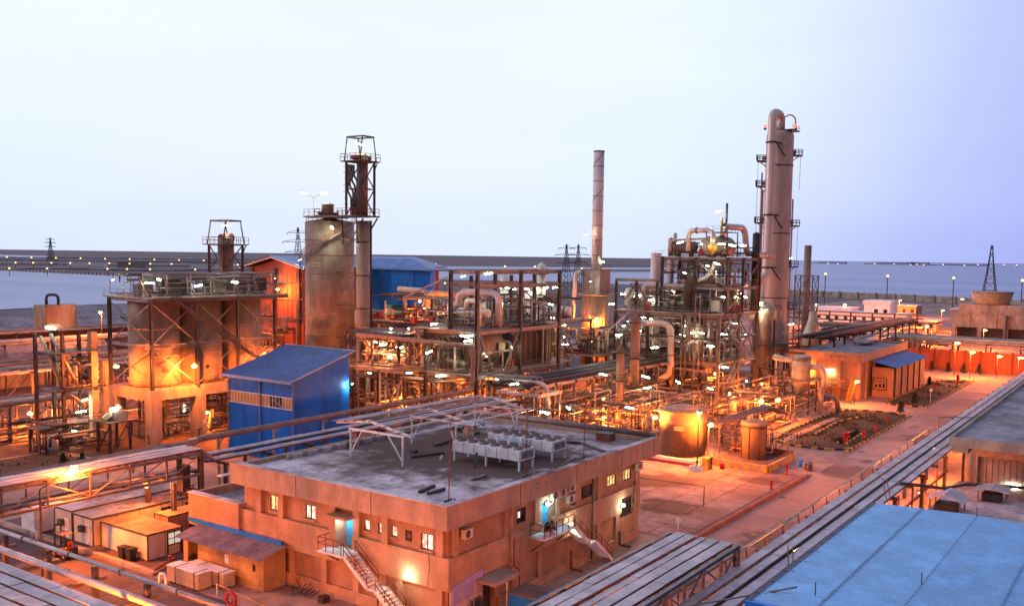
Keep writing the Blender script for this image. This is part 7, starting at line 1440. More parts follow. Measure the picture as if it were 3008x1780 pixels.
# ================================================================== TALL COLUMN
CXX, CYY = 219.5, 78.0
Tc = T('distillation_column', 'tallest insulated brown column with big overhead pipe and side platforms', 'column', (CXX, CYY, 0))
prof = [(3.1, 0), (3.1, 4)]
for k in range(24):
    lathe(Tc, 'cladding_band', COLP, (CXX, CYY), [(3.105, 4 + 2.15 * k), (3.125, 4.02 + 2.15 * k), (3.125, 4.09 + 2.15 * k), (3.105, 4.11 + 2.15 * k)], 44)
lathe(Tc, 'shell', COLP, (CXX, CYY), prof + [(3.1, 56.4), (2.95, 57.1), (2.5, 57.5), (1.0, 57.9), (.1, 58)], 44)
for z in (49.6, 34, 19): lathe(Tc, 'stiffener_ring', STEEL, (CXX, CYY), [(3.12, z), (3.26, z + .02), (3.26, z + .2), (3.12, z + .22)], 44)
box(Tc, 'top_platform', DARKS, CXX - 1.6, CXX + 3.4, CYY - 3.4, CYY + 2.2, 57.6, 57.85); rail(Tc, [(CXX - 1.6, CYY - 3.4, 57.85), (CXX + 3.4, CYY - 3.4, 57.85)], DARKS, .9, 1.2, .06)
cv = V((-CXX, -CYY, 0)).normalized(); px_ = V((CXX, CYY, 0)) + cv * 4.4 - rt * 1.95
pp = [V((CXX, CYY, 57.5)) - rt * .0, V((CXX, CYY, 61.4)), V((px_.x, px_.y, 61.4)), V((px_.x, px_.y, 27)), V((px_.x, px_.y, 24.5)) , V((px_.x, px_.y, 23)) + cv * 1.0 - rt * 1.5, V((px_.x, px_.y, 20.5)) + cv * 3.0 - rt * 4.2, V((px_.x, px_.y, 17.2)) + cv * 3.0 - rt * 4.0]
pipe(Tc, 'overhead_pipe', M('pipe_cladding', (.66, .53, .50), .42, .2, var=.1, scale=.8, dirt=(.46, .34, .31), amt=.5, dscale=.4, streak=.2), pp, .98, 2.2, 22)
pipe(Tc, 'overhead_pipe', ALU, [pp[-1], pp[-1] + V((0, 0, -1.2)), pp[-1] + rt * 4 + V((0, 0, -1.4)), pp[-1] + rt * 6.0 + V((0, 0, -2.6))], .7, 1.4, 16)
for z in (54.4, 38, 26): lathe(Tc, 'pipe_clamp', DARKS, (px_.x, px_.y), [(1.0, z), (1.3, z), (1.3, z + .35), (1.0, z + .35)], 22); bar(Tc, 'clamp_arm', DARKS, (px_.x, px_.y, z + .2), V((CXX, CYY, z + .2)) + cv * 2.6 + rt * 1.0, .3); bar(Tc, 'clamp_strut', DARKS, V((px_.x, px_.y, z)) + rt * 1.2, V((CXX, CYY, z - 3)) + cv * 3.0 + rt * 1.4, .22)
pipe(Tc, 'vent_loop', COLP, [V((CXX, CYY, 60.6)) + rt * .6, V((CXX, CYY, 61.6)) + rt * 2.0, V((CXX, CYY, 60.8)) + rt * 3.4, V((CXX, CYY, 57.8)) + rt * 3.4], .16, 1.6)
for s_, z, lz in ((-1, 50.8, 4.5), (-1, 45.0, 5.5), (-1, 36.6, 6), (1, 52.2, 5), (1, 36.0, 6.5), (1, 26.5, 5), (1, 16.8, 5)):
    c = V((CXX, CYY, z)) + rt * (4.0 * s_); b = MB(); b.bar(c - rt * .9 - fw * .9, c + rt * .9 - fw * .9, .14, .2)
    q = [c - rt * 1.0 - cv * 1.2, c + rt * 1.3 * (1 if s_ > 0 else .77) - cv * 1.2, c + rt * 1.3 * (1 if s_ > 0 else .77) + cv * 1.6, c - rt * 1.3 + cv * 1.6]; b = MB(); b.hexa([v - V((0, 0, .28)) for v in q] + q); b.build('side_platform', STEEL, Tc); rail(Tc, q, STEEL, 1.2, .9, .11, 'handrail', True)
    bar(Tc, 'platform_bracket', STEEL, c + rt * .8 * s_, c - rt * 1.2 * s_ - V((0, 0, 1.5)), .18); rod(Tc, 'manhole', STEELL, c - rt * 1.2 * s_ + V((0, 0, .7)), c - rt * .3 * s_ + V((0, 0, .7)), .5)
    b = MB(); lx = c + rt * .9 * s_
    for d_ in (-.22, .22): b.bar(lx + cv * d_, lx + cv * d_ - V((0, 0, lz + 3)), .06)
    for k in range(int((lz + 3) / .7)): b.bar(lx - cv * .22 - V((0, 0, .7 * k)), lx + cv * .22 - V((0, 0, .7 * k)), .05)
    b.build('ladder', STEEL, Tc)
for k, (o_, r) in enumerate(((-3.9, .22), (-3.5, .18), (3.5, .2))): q = V((CXX, CYY, 0)) + rt * o_ + cv * 1.2; rod(Tc, 'riser_pipe', COLP, q, q + V((0, 0, (48, 44, 42)[k])), r)
rod(Tc, 'manway', COLP, V((CXX, CYY, 54.5)) + cv * 3.0 + rt * 1.2, V((CXX, CYY, 54.5)) + cv * 3.4 + rt * 1.4, .85)
for s_ in (-3.6, 3.5): q = V((CXX, CYY, 58.4)) + rt * s_; t = T('aircraft_beacon', 'red beacon lamp at the top of the tall column, ' + ('beside the overhead pipe' if s_ < 0 else 'on the open side'), 'lamp', q); lathe(t, 'lamp_glass', E_RED, (q.x, q.y), [(.3, q.z), (.38, q.z + .4), (.25, q.z + .8)], 10); lathe(t, 'base', STEEL, (q.x, q.y), [(.25, q.z - .5), (.35, q.z)], 10)
# column base frame and the vessel in front
Tv = T('cone_vessel', 'brown vertical vessel with cone bottom in front of the tall column', 'vessel', (200, 72.6, 0)); lathe(Tv, 'shell', TANKP, (200, 72.6), [(.3, 2.4), (.35, 3.6), (1.45, 5.4), (1.45, 16.4), (.9, 17.2), (.1, 17.5)], 28); lathe(Tv, 'platform', STEEL, (200, 72.6), [(1.45, 9.6), (2.9, 9.62), (2.9, 9.75), (1.45, 9.76)], 24); rail(Tv, [(200 + 2.8 * math.cos(a * .785), 72.6 + 2.8 * math.sin(a * .785), 9.76) for a in range(8)], STEEL, 1, 1.3, .06, 'handrail', True)
for a in range(4): rod(Tv, 'leg', STEEL, (200 + 1.9 * math.cos(a * 1.57 + .8), 72.6 + 1.9 * math.sin(a * 1.57 + .8), 0), (200 + 1.9 * math.cos(a * 1.57 + .8), 72.6 + 1.9 * math.sin(a * 1.57 + .8), 15), .22)
lathe(Tv, 'top_dome', PIPEY, (203, 74.5), [(2.9, 14), (2.9, 17.2), (1.8, 18.4), (.1, 18.8)], 28); rod(Tv, 'skirt', STEEL, (203, 74.5, 0), (203, 74.5, 14), 2.2, 'cyl24')
rail(Tv, [(203 + 4 * math.cos(a * .785), 74.5 + 4 * math.sin(a * .785), 17.0) for a in range(8)], STEEL, 1, 1.5, .06, 'handrail', True)
Wf = T('process_structure', 'orange lit low steel frame at the foot of the tall column', 'steel structure', (205, 66, 0)); unit_frame(Wf, (196, 204, 212), (63, 70), 0, 8.8, .35); ring_beams(Wf, (196, 204, 212), (63, 70), 8.7, STEEL, .4); clutter(190, 214, 62, 72, .2, 8.4, 44, 'orange lit pipe at the foot of the tall column', 'pipes at the column foot'); sodium((197, 62.6, 5.6), 'sodium lamp deep at the foot of the tall column', 1600)
# lattice framed stack
Ls = T('framed_stack', 'plain brown stack standing in a square lattice frame', 'stack', (248.6, 79.8, 0)); lathe(Ls, 'shell', PIPEB, (248.6, 79.8), [(.92, 0), (.92, 31.8), (.75, 31.82), (.75, 30)], 22)
h = 2.3
for sx in (-1, 1):
    for sy in (-1, 1): bar(Ls, 'post', STEEL, (248.6 + sx * h, 79.8 + sy * h, 0), (248.6 + sx * h, 79.8 + sy * h, 24), .24)
for k in range(5):
    a, b_ = 24 - 4.8 * k, 19.2 - 4.8 * k
    for s_ in (-1, 1): xbrace(Ls, (248.6 - h, 79.8 + s_ * h, b_), (248.6 + h, 79.8 + s_ * h, a), STEEL, .12); xbrace(Ls, (248.6 + s_ * h, 79.8 - h, b_), (248.6 + s_ * h, 79.8 + h, a), STEEL, .12); bar(Ls, 'girt', STEEL, (248.6 - h, 79.8 + s_ * h, a), (248.6 + h, 79.8 + s_ * h, a), .16); bar(Ls, 'girt', STEEL, (248.6 + s_ * h, 79.8 - h, a), (248.6 + s_ * h, 79.8 + h, a), .16)
lathe(Ls, 'base_cone', PIPEY, (243, 76), [(2.6, 6), (2.4, 9), (1.2, 13), (.9, 15)], 22)
# right side low pipe racks behind
Pr = T('pipe_rack', 'dark pipe rack with thick lagged pipes behind the tan building', 'pipe rack', (245, 66, 0))
for x in range(214, 300, 8):
    for y in (62, 70): bar(Pr, 'column', DARKS, (x, y, 0), (x, y, 11), .35, .35, 'ibeam')
    bar(Pr, 'cross_beam', DARKS, (x, 61.4, 10.6), (x, 70.6, 10.6), .3, .4, 'ibeam'); bar(Pr, 'cross_beam', DARKS, (x, 61.4, 7), (x, 70.6, 7), .3, .4, 'ibeam')
for k in range(9): pipe(Pr, 'pipe_run', (STEEL, DARKS, ALU, PIPEB)[k % 4], [(210, 62 + k, 7.4 + 3.6 * (k % 2)), (300, 62 + k, 7.4 + 3.6 * (k % 2))], .2 + .08 * (k % 3))
rail(Pr, [(210, 61.4, 11), (300, 61.4, 11)], DARKS, 1.2, 2.2, .08)
# ================================================================== ROUND TANK, SMALL TANK, BUNDS
Tk = T('round_tank', 'round yellow orange lit storage tank with shallow cone roof and top rail', 'tank', (125.2, 57.2, 0)); lathe(Tk, 'shell', TANKP, (125.2, 57.2), [(3.35, 0), (3.35, 4.7), (3.42, 4.72), (3.42, 4.9), (3.35, 4.92), (3.35, 6.3), (3.5, 6.35), (3.5, 6.5), (3.3, 6.55), (.2, 7.3)], 48); rail(Tk, [(125.2 + 3.3 * math.cos(a * .524), 57.2 + 3.3 * math.sin(a * .524), 6.5) for a in range(12)], PIPEY, 1, 2, .05, 'handrail', True)
n_ = V((-.92, -.30, 0)).normalized(); n_ = V((-125.2, -57.2, 0)).normalized(); n_ = (n_ - rt * .18).normalized(); c = V((125.2, 57.2, 4.2)) + n_ * 3.42; s = box(Tk, 'name_plate', SIGNP, 0, 1, 0, 1, 0, 1); s.matrix_basis = MX.Translation(c) @ MX.Rotation(math.atan2(n_.y, n_.x) + math.pi / 2, 4, 'Z') @ MX.Diagonal((1.35, .04, .55, 1)); text(Tk, 'ITK.1102', TEXTB, c + n_ * .03, .33, n_)
box(Tk, 'bund_floor', CONC, 118.7, 130, 51.4, 62.5, .01, .12); box(Tk, 'bund_wall', WHITE, 118.2, 118.7, 52.2, 62, 0, .75); box(Tk, 'bund_wall_foot', M('bund_red', (.36, .04, .03), .8), 118.0, 118.2, 52.2, 62, 0, .38); [rod(Tk, 'bund_pipe', DARKS, (118.9 + .25 * k, 52, .5), (118.9 + .25 * k, 62, .5), .09) for k in range(3)]
Tk2 = T('small_tank', 'small vertical brown tank with dark top band and ribs inside the striped bund', 'tank', (127.4, 47.4, 0)); lathe(Tk2, 'shell', TANKP, (127.4, 47.4), [(1.75, .2), (1.75, 5.0), (1.78, 5.02), (1.78, 5.5), (1.6, 5.55), (.1, 5.9)], 32); lathe(Tk2, 'top_band', DARKS, (127.4, 47.4), [(1.76, 4.7), (1.80, 4.72), (1.80, 5.0), (1.76, 5.02)], 32)
for a in range(8): rod(Tk2, 'rib', DARKS, (127.4 + 1.8 * math.cos(a * .785), 47.4 + 1.8 * math.sin(a * .785), .2), (127.4 + 1.8 * math.cos(a * .785), 47.4 + 1.8 * math.sin(a * .785), 5.2), .05)
[rod(Tk2, 'nozzle', PIPEY, (127.4 + dx, 47.4 + dy, 5.6), (127.4 + dx, 47.4 + dy, 6.4), .12) for dx, dy in ((-.6, .5), (.5, -.6), (.7, .6))]
Bd = T('striped_bund', 'low yellow and black striped bund wall around the small tank', 'bund', (125, 47, 0))
for k in range(14): y = 43 + .62 * k; box(Bd, 'block', (YELP, CONC)[k % 2], 120.6, 121.0, y, y + .6, 0, .95)
for k in range(14): x = 121.05 + .7 * k; box(Bd, 'block', (YELP, CONC)[k % 2], x, x + .68, 42.8, 43.2, 0, .95)
box(Bd, 'floor', DARKG, 121, 131, 43.2, 51.6, .01, .3); rail(Bd, [(120.8, 51.6, .95), (120.8, 43, .95), (130.8, 43, .95)], PIPEB, .5, 1.6, .06); box(Bd, 'back_wall', ORANGEW, 130.9, 131.2, 43, 52, 0, 1.3)
box(Bd, 'corner_post', YELP, 117.2, 118.1, 49.8, 50.6, 0, 1.6); box(Bd, 'corner_post', BLKP, 118.12, 118.6, 49.8, 50.6, 0, 1.6); t = T('bund_stair', 'short railed stair over the striped bund', 'stairs', (119.6, 51, 0)); stair(t, (121, 50.6, 1.2), (118.4, 50.6, .05), .8, CONC, PIPEB, (0, 1, 0)); rod(Bd, 'red_drum', REDP, (119.2, 48.6, 0), (119.2, 48.6, .9), .32); box(Bd, 'barrier_panel', WHITE, 115.4, 115.5, 49.8, 51.6, .1, .8)
Pt = T('pipe_trestle', 'low pipe trestle running from the round tank towards the tall column', 'pipe rack', (140, 52, 0))
for k in range(5): pipe(Pt, 'pipe_run', (PIPEB, STEELL, PIPEY)[k % 3], [(127, 54.6 - .4 * k, 4.2 + .12 * (k % 2)), (150, 54.6 - .4 * k, 4.2 + .12 * (k % 2)), (152, 52.6 - .4 * k, 3.0)], .15)
for x in (128, 134, 140, 146): bar(Pt, 'post', PIPEB, (x, 52.8, 0), (x, 52.8, 4), .18); bar(Pt, 'post', PIPEB, (x, 54.7, 0), (x, 54.7, 4), .18); bar(Pt, 'cross_beam', PIPEB, (x, 52.4, 4), (x, 55, 4), .2)
rail(Pt, [(131.5, 52.2, 0), (131.5, 47.5, 0), (136, 47.5, 0)], PIPEY, 2.2, 1.2, .07, 'pipe_gate'); clutter(129, 140, 45, 56, .2, 3.5, 24, 'orange lit pipe beside the small tank', 'pipes beside the small tank', .6, (.04, .09)); clutter(126, 136, 58, 66, .2, 5, 22, 'orange lit pipe behind the round tank', 'pipes behind the round tank', .6, (.04, .09))
# vessel with swan duct
Vd = T('scrubber', 'squat cream vessel on a frame with large silvery swan duct', 'vessel', (171, 55, 0)); lathe(Vd, 'shell', PIPEY, (171, 55.2), [(.5, 3.6), (1.1, 4.6), (1.65, 5.6), (1.65, 10.6), (1.5, 10.8), (.1, 11)], 28); lathe(Vd, 'top_band', STEELL, (171, 55.2), [(1.66, 9.9), (1.72, 9.92), (1.72, 10.5), (1.66, 10.52)], 28)
for sx in (-1, 1):
    for sy in (-1, 1): bar(Vd, 'leg', STEEL, (171 + sx * 2.2, 55.2 + sy * 2.2, 0), (171 + sx * 2.2, 55.2 + sy * 2.2, 6.4), .28, .28, 'ibeam')
for z in (3.2, 6.3): ring_beams(Vd, (168.8, 173.2), (53, 57.4), z, STEELL, .25)
pipe(Vd, 'swan_duct', ALU, [(171.5, 53.8, 8.8), (171.9, 51.8, 8.8), (172.1, 51.2, 6.4), (172.3, 51.9, 4.2), (172.3, 51.9, .3)], .5, 1.1, 16); pipe(Vd, 'inlet_duct', ALU, [(172, 57, 9.6), (176, 62, 9.6)], .55, 1, 14); pipe(Vd, 'low_duct', STEELL, [(174.5, 52, 3.4), (176, 50.2, 3.0), (176.4, 49.8, .3)], .45, .9, 14); rod(Vd, 'black_silencer', BLKP, (174, 60, 11), (174, 60, 12.6), 1.3)
xbrace(Vd, (168.8, 53, .3), (173.2, 53, 3), STEELL, .1); t = T('orange_plinth', 'low orange lit equipment plinth at the garden edge', 'plinth', (170, 50.5, 0)); box(t, 'slab', CONC, 164, 178, 51.1, 59, .01, .35); rail(t, [(173.5, 51.2, .35), (178, 51.2, .35), (178, 55, .35)], RUST)
# ================================================================== TAN BUILDING WITH BLUE LEAN-TO
Tn = T('substation_building', 'tan flat roofed building with parapet, rooftop cooler and framed wall sign', 'building', (212, 56, 0)); 
wallh(Tn, 'wall', STUCCO, 'X', 197, .4, 51.4, 66, 0, 8.0, [(56.2, 59.6, 2.8, 5.2)]); box(Tn, 'wall', STUCCO, 197.4, 234, 51.4, 51.8, 0, 8.0); box(Tn, 'wall', STUCCO, 233.6, 234, 51.8, 66, 0, 8); box(Tn, 'wall', STUCCO, 197.4, 233.6, 65.6, 66, 0, 8)
box(Tn, 'parapet', PARAPET, 196.6, 197.0, 51.0, 66.2, 7.7, 9.4); box(Tn, 'parapet', PARAPET, 197, 234.4, 51.0, 51.4, 7.7, 9.4); box(Tn, 'roof', ROOFG, 197, 234, 51.4, 66, 8.0, 8.8); box(Tn, 'parapet', PARAPET, 234, 234.4, 51.4, 66, 7.7, 9.4)
for k in range(6): box(Tn, 'pilaster', STUCCO2, 200 + 6 * k, 200.7 + 6 * k, 51.1, 51.4, 0, 7.7)
for y in (51.6, 55.4, 60.4, 65.2): box(Tn, 'pilaster', STUCCO2, 196.7, 197, y, y + .6, 0, 7.7)
box(Tn, 'window_pane', M('ochre_shutter', (.5, .32, .12), .7), 197.15, 197.2, 56.2, 59.6, 2.8, 5.2); box(Tn, 'ledge', STUCCO2, 196.6, 197, 52, 66, 2.0, 2.3); fluor((196.6, 57.6, 5.6), 'lamp over the shuttered opening of the tan building', 'fluorescent lamps on the tan building', 1.57, 90)
for k in range(5): box(Tn, 'wall_text_bar', DARKS, 196.57, 196.6, 54.4 + .7 * k, 54.9 + .7 * k, 8.4 + .1 * (k % 2), 8.62)
t = T('roof_cooler', 'long pale cooler unit on the roof of the tan building', 'cooler', (226, 58, 8.8)); box(t, 'casing', GALV, 222, 232, 57, 60, 9.6, 10.5); [lathe(t, 'fan_cowl', STEELL, (223 + 2 * k, 58.5), [(.8, 10.5), (.7, 10.8), (.02, 10.82)], 14) for k in range(5)]; [box(t, 'leg', STEEL, x, x + .15, y, y + .15, 8.8, 9.6) for x in (222.3, 227, 231.6) for y in (57.2, 59.6)]
Lb = T('blue_lean_to', 'lean-to with sloping blue roof and ribbed tan sides beside the tan building', 'shed', (216, 48, 0)); box(Lb, 'wall', STUCCO2, 203.6, 231.6, 46.7, 50.9, 0, 6.2)
for k in range(5): box(Lb, 'side_panel', STUCCO2, 204 + 5.6 * k, 209.0 + 5.6 * k, 46.5, 46.7, 0, 6.2); box(Lb, 'rib_post', DARKS, 203.7 + 5.6 * k, 204.0 + 5.6 * k, 46.3, 46.6, 0, 6.3)
for k in range(6): corr(Lb, 'roof_sheet', BLUEF if False else BLUER, (202.8 + 4.95 * k, 45.9, 6.35), (4.96, 0, 0), (0, 5.2, 1.15), 10, .05)
sg = box(Lb, 'wall_sign', SIGNR, 203.5, 203.58, 48.0, 50.6, 1.6, 4.0); [box(sg, 'sign_frame', BLKP, 203.44, 203.5, *q) for q in ((47.9, 50.7, 3.95, 4.1), (47.9, 50.7, 1.5, 1.65), (47.9, 48.05, 1.65, 3.95), (50.55, 50.7, 1.65, 3.95))]
for k in range(3): box(sg, 'sign_mark', BLKP, 203.47, 203.5, 48.3 + .75 * k, 48.8 + .75 * k, 3.3, 3.42); box(sg, 'sign_mark', BLKP, 203.47, 203.5, 48.3 + .75 * k, 48.75 + .75 * k, 2.1, 2.9 - .1 * k)
t = T('open_shed', 'dark open shed with bicycles at the foot of the tan building', 'shed', (194, 60, 0)); box(t, 'roof', RUST, 192, 196.5, 56, 66, 2.8, 2.95); [rod(t, 'post', STEEL, (192.2, y, 0), (192.2, y, 2.8), .08) for y in (56.2, 59.4, 62.6, 65.8)]; stair(t, (194.8, 52.6, 4.0), (191.2, 52.6, .1), .8, YELP, YELP, (0, -1, 0))
# ================================================================== BOUNDARY WALL, FAR RACK, COOLING TOWER
Bw = T('boundary_wall', 'orange panelled boundary wall under the far pipe rack', 'wall', (268, 45, 0))
for k in range(14): y = 8 + 3.6 * k; box(Bw, 'panel', ORANGEW, 267, 267.3, y + .06, y + 3.54, 0, 5.3); box(Bw, 'post', RUST, 266.7, 267.4, y - .2, y + .2, 0, 5.5)
Fk = T('pipe_rack', 'pale banded far pipe rack crossing above the orange boundary wall', 'pipe rack', (290, 40, 0))
for k in range(8): pipe(Fk, 'pipe_run', (CONC, PIPEY, GALV, PIPEB)[k % 4], [(272 + 1.1 * k, 66, 7.2 + .5 * (k % 2)), (272 + 1.1 * k, -10, 7.2 + .5 * (k % 2))], .34)
for y in range(-8, 66, 8): bar(Fk, 'column', STEEL, (272, y, 0), (272, y, 6.8), .35, .35, 'ibeam'); bar(Fk, 'column', STEEL, (280, y, 0), (280, y, 6.8), .35, .35, 'ibeam'); bar(Fk, 'cross_beam', STEEL, (271.5, y, 6.7), (281, y, 6.7), .3, .4, 'ibeam')
bar(Fk, 'edge_beam', STEELL, (271.6, -10, 6.4), (271.6, 66, 6.4), .3, .5)
rail(Fk, [(271.8, -10, 4.6), (271.8, 64, 4.6)], STEEL, 1.1, 8, .1)
Ct = T('cooling_tower', 'broad tan cooling tower with flared fan stack', 'cooling tower', (400, 50, 0)); box(Ct, 'wall', CONC, 395, 430, -30, 70, 3.5, 8.4); box(Ct, 'upper_wall', CONC, 396.5, 430, -30, 68.5, 8.4, 12.2); [box(Ct, 'leg', CONC, 395, 396.2, y, y + 1.5, 0, 3.5) for y in range(-30, 70, 9)]; box(Ct, 'basin', DARKS, 397, 429, -30, 69, 0, 3.4)
for k in range(11): box(Ct, 'buttress', CONC, 394.7, 395, -26 + 9 * k, -25.2 + 9 * k, 3.5, 8.5)
lathe(Ct, 'fan_stack', M('stack_tan', (.34, .24, .15), .8), (402, 58), [(6.2, 12.2), (6.3, 13), (7.3, 17), (7.2, 17.05), (6.0, 13)], 40); lathe(Ct, 'stack_rim', CONC, (402, 58), [(7.3, 16.8), (7.5, 16.85), (7.5, 17.1), (7.2, 17.12)], 40); rod(Ct, 'standpipe', PIPEB, (394.2, 52, 0), (394.2, 52, 8.5), .5)
for k, (x, y, sx, sy, h, lb) in enumerate(((440, 104, 14, 11, 9, 'white upper storey block among the far white buildings'), (436, 96, 12, 40, 4.6, 'long low white building by the sea'), (445, 122, 12, 16, 6, 'white cube building next to the lattice framed stack'), (500, 60, 16, 30, 5, 'low pale shed between sea wall and cooling tower'), (415, 80, 14, 14, 3.6, 'low tan shed before the white buildings'), (520, 110, 14, 26, 5, 'far tan shed along the sea wall'))):
    t = T('white_building', lb, 'building', (x, y, 0)); mt = WHITE if k < 3 else CONC; box(t, 'wall', mt, x, x + sx, y, y + sy, 0, h); box(t, 'roof', WHITE if k < 3 else GALV, x - .5, x + sx + .5, y - .5, y + sy + .5, h, h + .6 + .9 * (k == 0))
    for j in range(max(2, int(sy / 4))): box(t, 'window', GLASS, x - .06, x, y + 1 + 4 * j, y + 2.6 + 4 * j, h * .35, h * .75)
Hr = T('pipe_rack', 'dark horizontal pipe rack before the white far buildings', 'pipe rack', (380, 95, 0))
for y in range(78, 140, 8): bar(Hr, 'column', DARKS, (372, y, 0), (372, y, 8.6), .5, .5)
for z in (5.4, 7.0, 8.4): bar(Hr, 'pipe_run', PIPEB if z > 6 else DARKS, (372, 76, z), (372, 142, z), .5, .5)
t = T('green_lit_machines', 'row of greenish lit machines under the far dark rack', 'machine', (355, 92, 0)); [box(t, 'machine_body', M('pale_green', (.5, .6, .4), .6), 356, 360, 83 + 8 * k, 88 + 8 * k, 0, 2.6) for k in range(3)]; [box(t, 'hood', STEELL, 355.6, 360.4, 82.6 + 8 * k, 88.4 + 8 * k, 4.6, 4.9) for k in range(3)]
for k in range(3): fluor((356, 85.5 + 8 * k, 4.2), 'fluorescent lamp over the greenish machines far away', 'fluorescent lamps over the far machines', 1.57, 300, 3)
clutter(300, 365, 62, 110, .3, 6, 40, 'far low pipe between the plant and the white buildings', 'far low pipes', .2, (.2, .5))
# ================================================================== FAR LEFT PLANT
Fl = T('filter_structure', 'slim dark steel frame carrying a ribbed filter box left of the tanks', 'steel frame', (73, 128, 0))
for x, y in ((70.7, 130.7), (72.9, 127.6), (74.0, 132), (76.2, 129)): bar(Fl, 'column', STEEL, (x, y, 0), (x, y, 16.4), .42, .42, 'ibeam')
for z in (3.4, 8.2, 13.4): bar(Fl, 'beam', STEELL, (70.7, 130.7, z), (72.9, 127.6, z), .25, .35); bar(Fl, 'beam', STEEL, (72.9, 127.6, z), (76.2, 129, z), .25, .35); box(Fl, 'deck', STEEL, 71, 79, 126.4, 131, z + .2, z + .3); rail(Fl, [(71, 126.4, z + .3), (79, 126.4, z + .3)], DARKS)
bar(Fl, 'concrete_post', CONC, (77.3, 127.4, 0), (77.3, 127.4, 16.4), 1.0, 1.0); bar(Fl, 'concrete_post', CONC, (79.6, 128.4, 0), (79.6, 128.4, 12), .9, .9)
for a, b_ in (((71, 129.9, 16), (73, 128, 8.6)), ((72, 129, 16.3), (74.2, 127, 9.8)), ((73, 128, 8.6), (75.6, 127, 6))): pipe(Fl, 'chute_pipe', PIPEY, [a, b_], .22)
bar(Fl, 'brace', STEELL, (73, 127.4, .2), (76, 126.6, 3.2), .18); bar(Fl, 'brace', STEEL, (72.9, 127.5, 3.6), (76.2, 127.5, 8), .14)
t = T('filter_box', 'ribbed pale filter box with a pipe loop on the slim frame', 'filter', (73, 131, 16.6)); box(t, 'casing', CONC, 71.8, 76.4, 129.6, 132.4, 16.8, 20.2); [rod(t, 'filter_tube', PIPEY, (71.7, 129.8 + .42 * k, 16.9), (71.7, 129.8 + .42 * k, 20.2), .16) for k in range(7)]; pipe(t, 'pipe_loop', STEEL, [(73, 131.6, 20.2), (73, 131.6, 21.6), (74.2, 130.6, 21.6), (74.2, 130.6, 20.2)], .2, .6)
t = T('discharge_stand', 'small steel stand with cream tilted discharge chute', 'stand', (76, 119.6, 0))
for x, y in ((74.7, 122.3), (74.1, 118.4), (78.3, 120.2), (78.0, 123)): bar(t, 'leg', STEEL, (x, y, 0), (x, y, 4.4), .3, .3, 'ibeam')
box(t, 'deck', STEEL, 73.8, 78.6, 118.2, 123, 4.4, 4.55); bar(t, 'chute', PIPEY, (74.6, 120.6, 4.8), (76.4, 119.6, 6.6), 1.2, .6); box(t, 'hopper', STEELL, 75.2, 77.4, 119.2, 121.4, 4.55, 5.8); bar(t, 'brace', STEEL, (74.2, 118.5, .3), (78.2, 120.2, 4.2), .12); bar(t, 'brace', STEEL, (74.7, 122.2, .3), (74.2, 118.6, 4.2), .12)
t = T('low_platform', 'low steel platform with white tank before the slim frame', 'platform', (71, 128, 0)); box(t, 'deck', STEEL, 68.6, 73, 126.6, 129.6, 3.3, 3.45); rail(t, [(68.6, 129.6, 3.45), (68.6, 126.6, 3.45), (73, 126.6, 3.45)], STEELL); [bar(t, 'leg', STEEL, (x, y, 0), (x, y, 3.3), .25) for x, y in ((68.8, 129.4), (68.8, 126.8), (72.8, 126.8))]; lathe(t, 'white_tank', WHITE, (71.2, 127.6), [(.9, 0), (.9, 2.2), (.5, 2.6)], 18)
clutter(69, 80, 124, 132, .2, 3, 22, 'pipe at the foot of the slim frame', 'pipes at the slim frame'); clutter(73, 79, 126.6, 131, 8.6, 13, 18, 'pipe on the slim frame decks', 'pipes at the slim frame')
for j, (y, z, n) in enumerate(((138, 5.5, 4), (150, 8.5, 4), (166, 8.0, 4), (186, 9.5, 5), (205, 10, 5))):
    t = T('far_pipe_rack', ('orange lit pipe rack', 'second pipe rack', 'middle pipe rack', 'fourth pipe rack', 'last pipe rack')[j] + ' in the far left plant, row behind row', 'pipe rack', (80, y, 0)); 
    for k in range(n): pipe(t, 'pipe_run', (PIPEB, GALV, STEELL, CONC, PIPEY)[(k + j) % 5], [(30, y + 1.1 * k, z + .3 * (k % 2)), (118 + 5 * j, y + 1.1 * k, z + .3 * (k % 2))], .26 + .1 * (k % 2))
    for k in range(12): x = 34 + (80 + 5 * j) * k / 11; bar(t, 'post', STEEL, (x, y - .4, 0), (x, y - .4, z), .3); bar(t, 'cross_beam', STEEL, (x, y - .8, z - .3), (x, y + 1.1 * n, z - .3), .25)
    for k in range(11): x = 34 + (80 + 5 * j) * k / 11; bar(t, 'brace', STEEL, (x, y - .4, .5), (x + 6.5, y - .4, z - .5), .12)
clutter(60, 84, 134, 150, .2, 4.5, 34, 'orange lit pipe in the ground field at the far left', 'pipes at the far left ground', .4); clutter(84, 125, 134, 156, .2, 9, 46, 'pipe behind the three tank frame', 'pipes behind the tank frame', .4); clutter(104, 122, 118, 132, .2, 9, 36, 'pipe between tank frame and silo', 'pipes between tank frame and silo', .45)
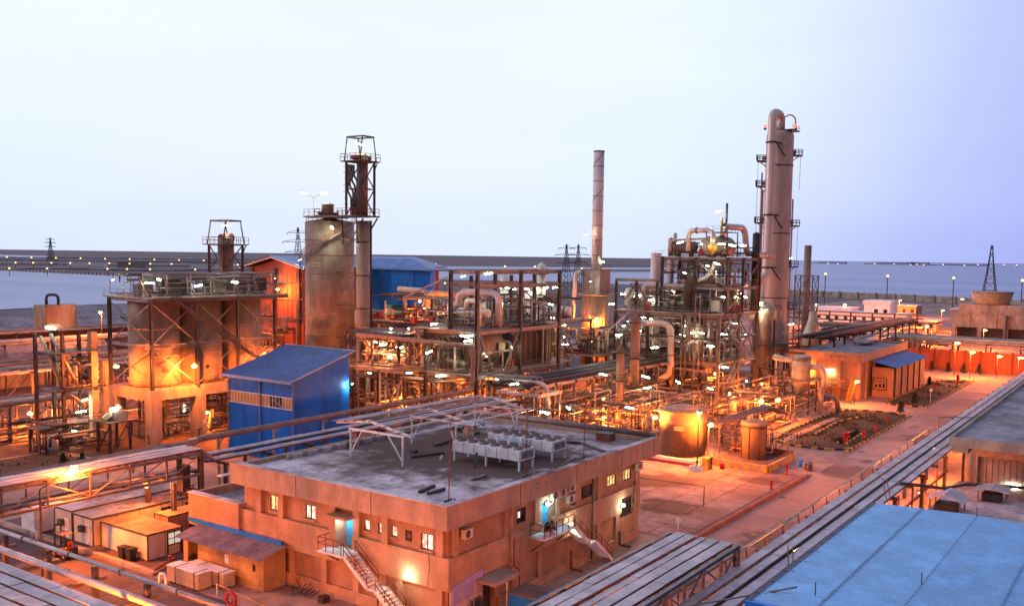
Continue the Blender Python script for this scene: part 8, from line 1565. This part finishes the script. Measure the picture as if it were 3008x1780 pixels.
for k, (x, y, sx, sy, h, lb) in enumerate(((112, 226, 36, 20, 8.0, 'long shed with broad pale roof at the far left'), (80, 192, 40, 9, 6, 'low pale roofed shed behind the pipe racks'), (150, 250, 40, 20, 9, 'shed with pale pitched roof before the lagoon'))):
    t = T('far_left_shed', lb, 'building', (x, y, 0)); box(t, 'wall', ORANGEW if k == 0 else CONC, x, x + sx, y, y + sy, 0, h); b = MB(); b.hexa([(x - 1, y - 1, h), (x + sx + 1, y - 1, h), (x + sx + 1, y + sy + 1, h), (x - 1, y + sy + 1, h), (x - 1, y + sy / 2 - .2, h + 3.2), (x + sx + 1, y + sy / 2 - .2, h + 3.2), (x + sx + 1, y + sy / 2 + .2, h + 3.2), (x - 1, y + sy / 2 + .2, h + 3.2)]); b.build('roof', ROOFG, t); [box(t, 'column', DARKS, x - .3, x, y + sy * q, y + sy * q + .4, 0, h) for q in (.1, .35, .6, .85)]
sodium((72, 158, 6), 'sodium lamp between the far left pipe racks', 3000, .3, 0); sodium((96, 145, 4.5), 'sodium lamp behind the tank podium', 1600, .3, 0); sodium((110, 127, 6.0), 'sodium lamp between tank frame and silo', 1500, .3, 0); sodium((100.5, 117.6, 12.0), 'sodium lamp at the far tank behind the blue shed', 1300); sodium((130, 95, 3.5), 'sodium lamp low under the middle structure', 1300, .26, 0); sodium((122, 107, 3.0), 'sodium lamp low under the lower bays', 1200, .26, 0)
for q, lb, e in (((120, 92, 6.5), 'added sodium lamp under the lower deck of the middle structure', 1500), ((133, 91.5, 6), 'second added lamp under the lower deck of the middle structure', 1500), ((121, 112, 12.5), 'added sodium lamp between the decks of the lower bays', 900), ((146, 82, 3.2), 'added sodium lamp low under the dark pipe rack', 1500), ((160, 84, 3.2), 'added sodium lamp at the far end under the dark pipe rack', 1500), ((164, 66, 3.6), 'added sodium lamp before the near corner of the right tower', 1700),
    ((176, 74, 5.5), 'added sodium lamp inside the ground bay of the right tower', 1300), ((182, 66.5, 3.5), 'added sodium lamp right of the zigzag stairs', 1700), ((140, 68, 3.4), 'added sodium lamp in the middle of the low pipe field', 1800), ((208, 66, 5), 'added sodium lamp behind the cone vessel', 1700), ((84, 146, 5), 'added sodium lamp at the second far left pipe rack', 2200), ((60, 140, 4.5), 'added sodium lamp near the first far left pipe rack', 2200), ((100, 170, 7), 'added sodium lamp behind the middle far left rack', 2600), ((128, 152, 10), 'added sodium lamp on the dark frame before the gabled hall', 1800), ((136, 116, 19.4), 'added sodium lamp on the far upper floor', 700), ((152, 104, 12), 'added sodium lamp under the distant frame', 1500)):
    sodium(q, lb, e, .24)  # lamps added for a red glow in the bays and left racks
join_pipework()
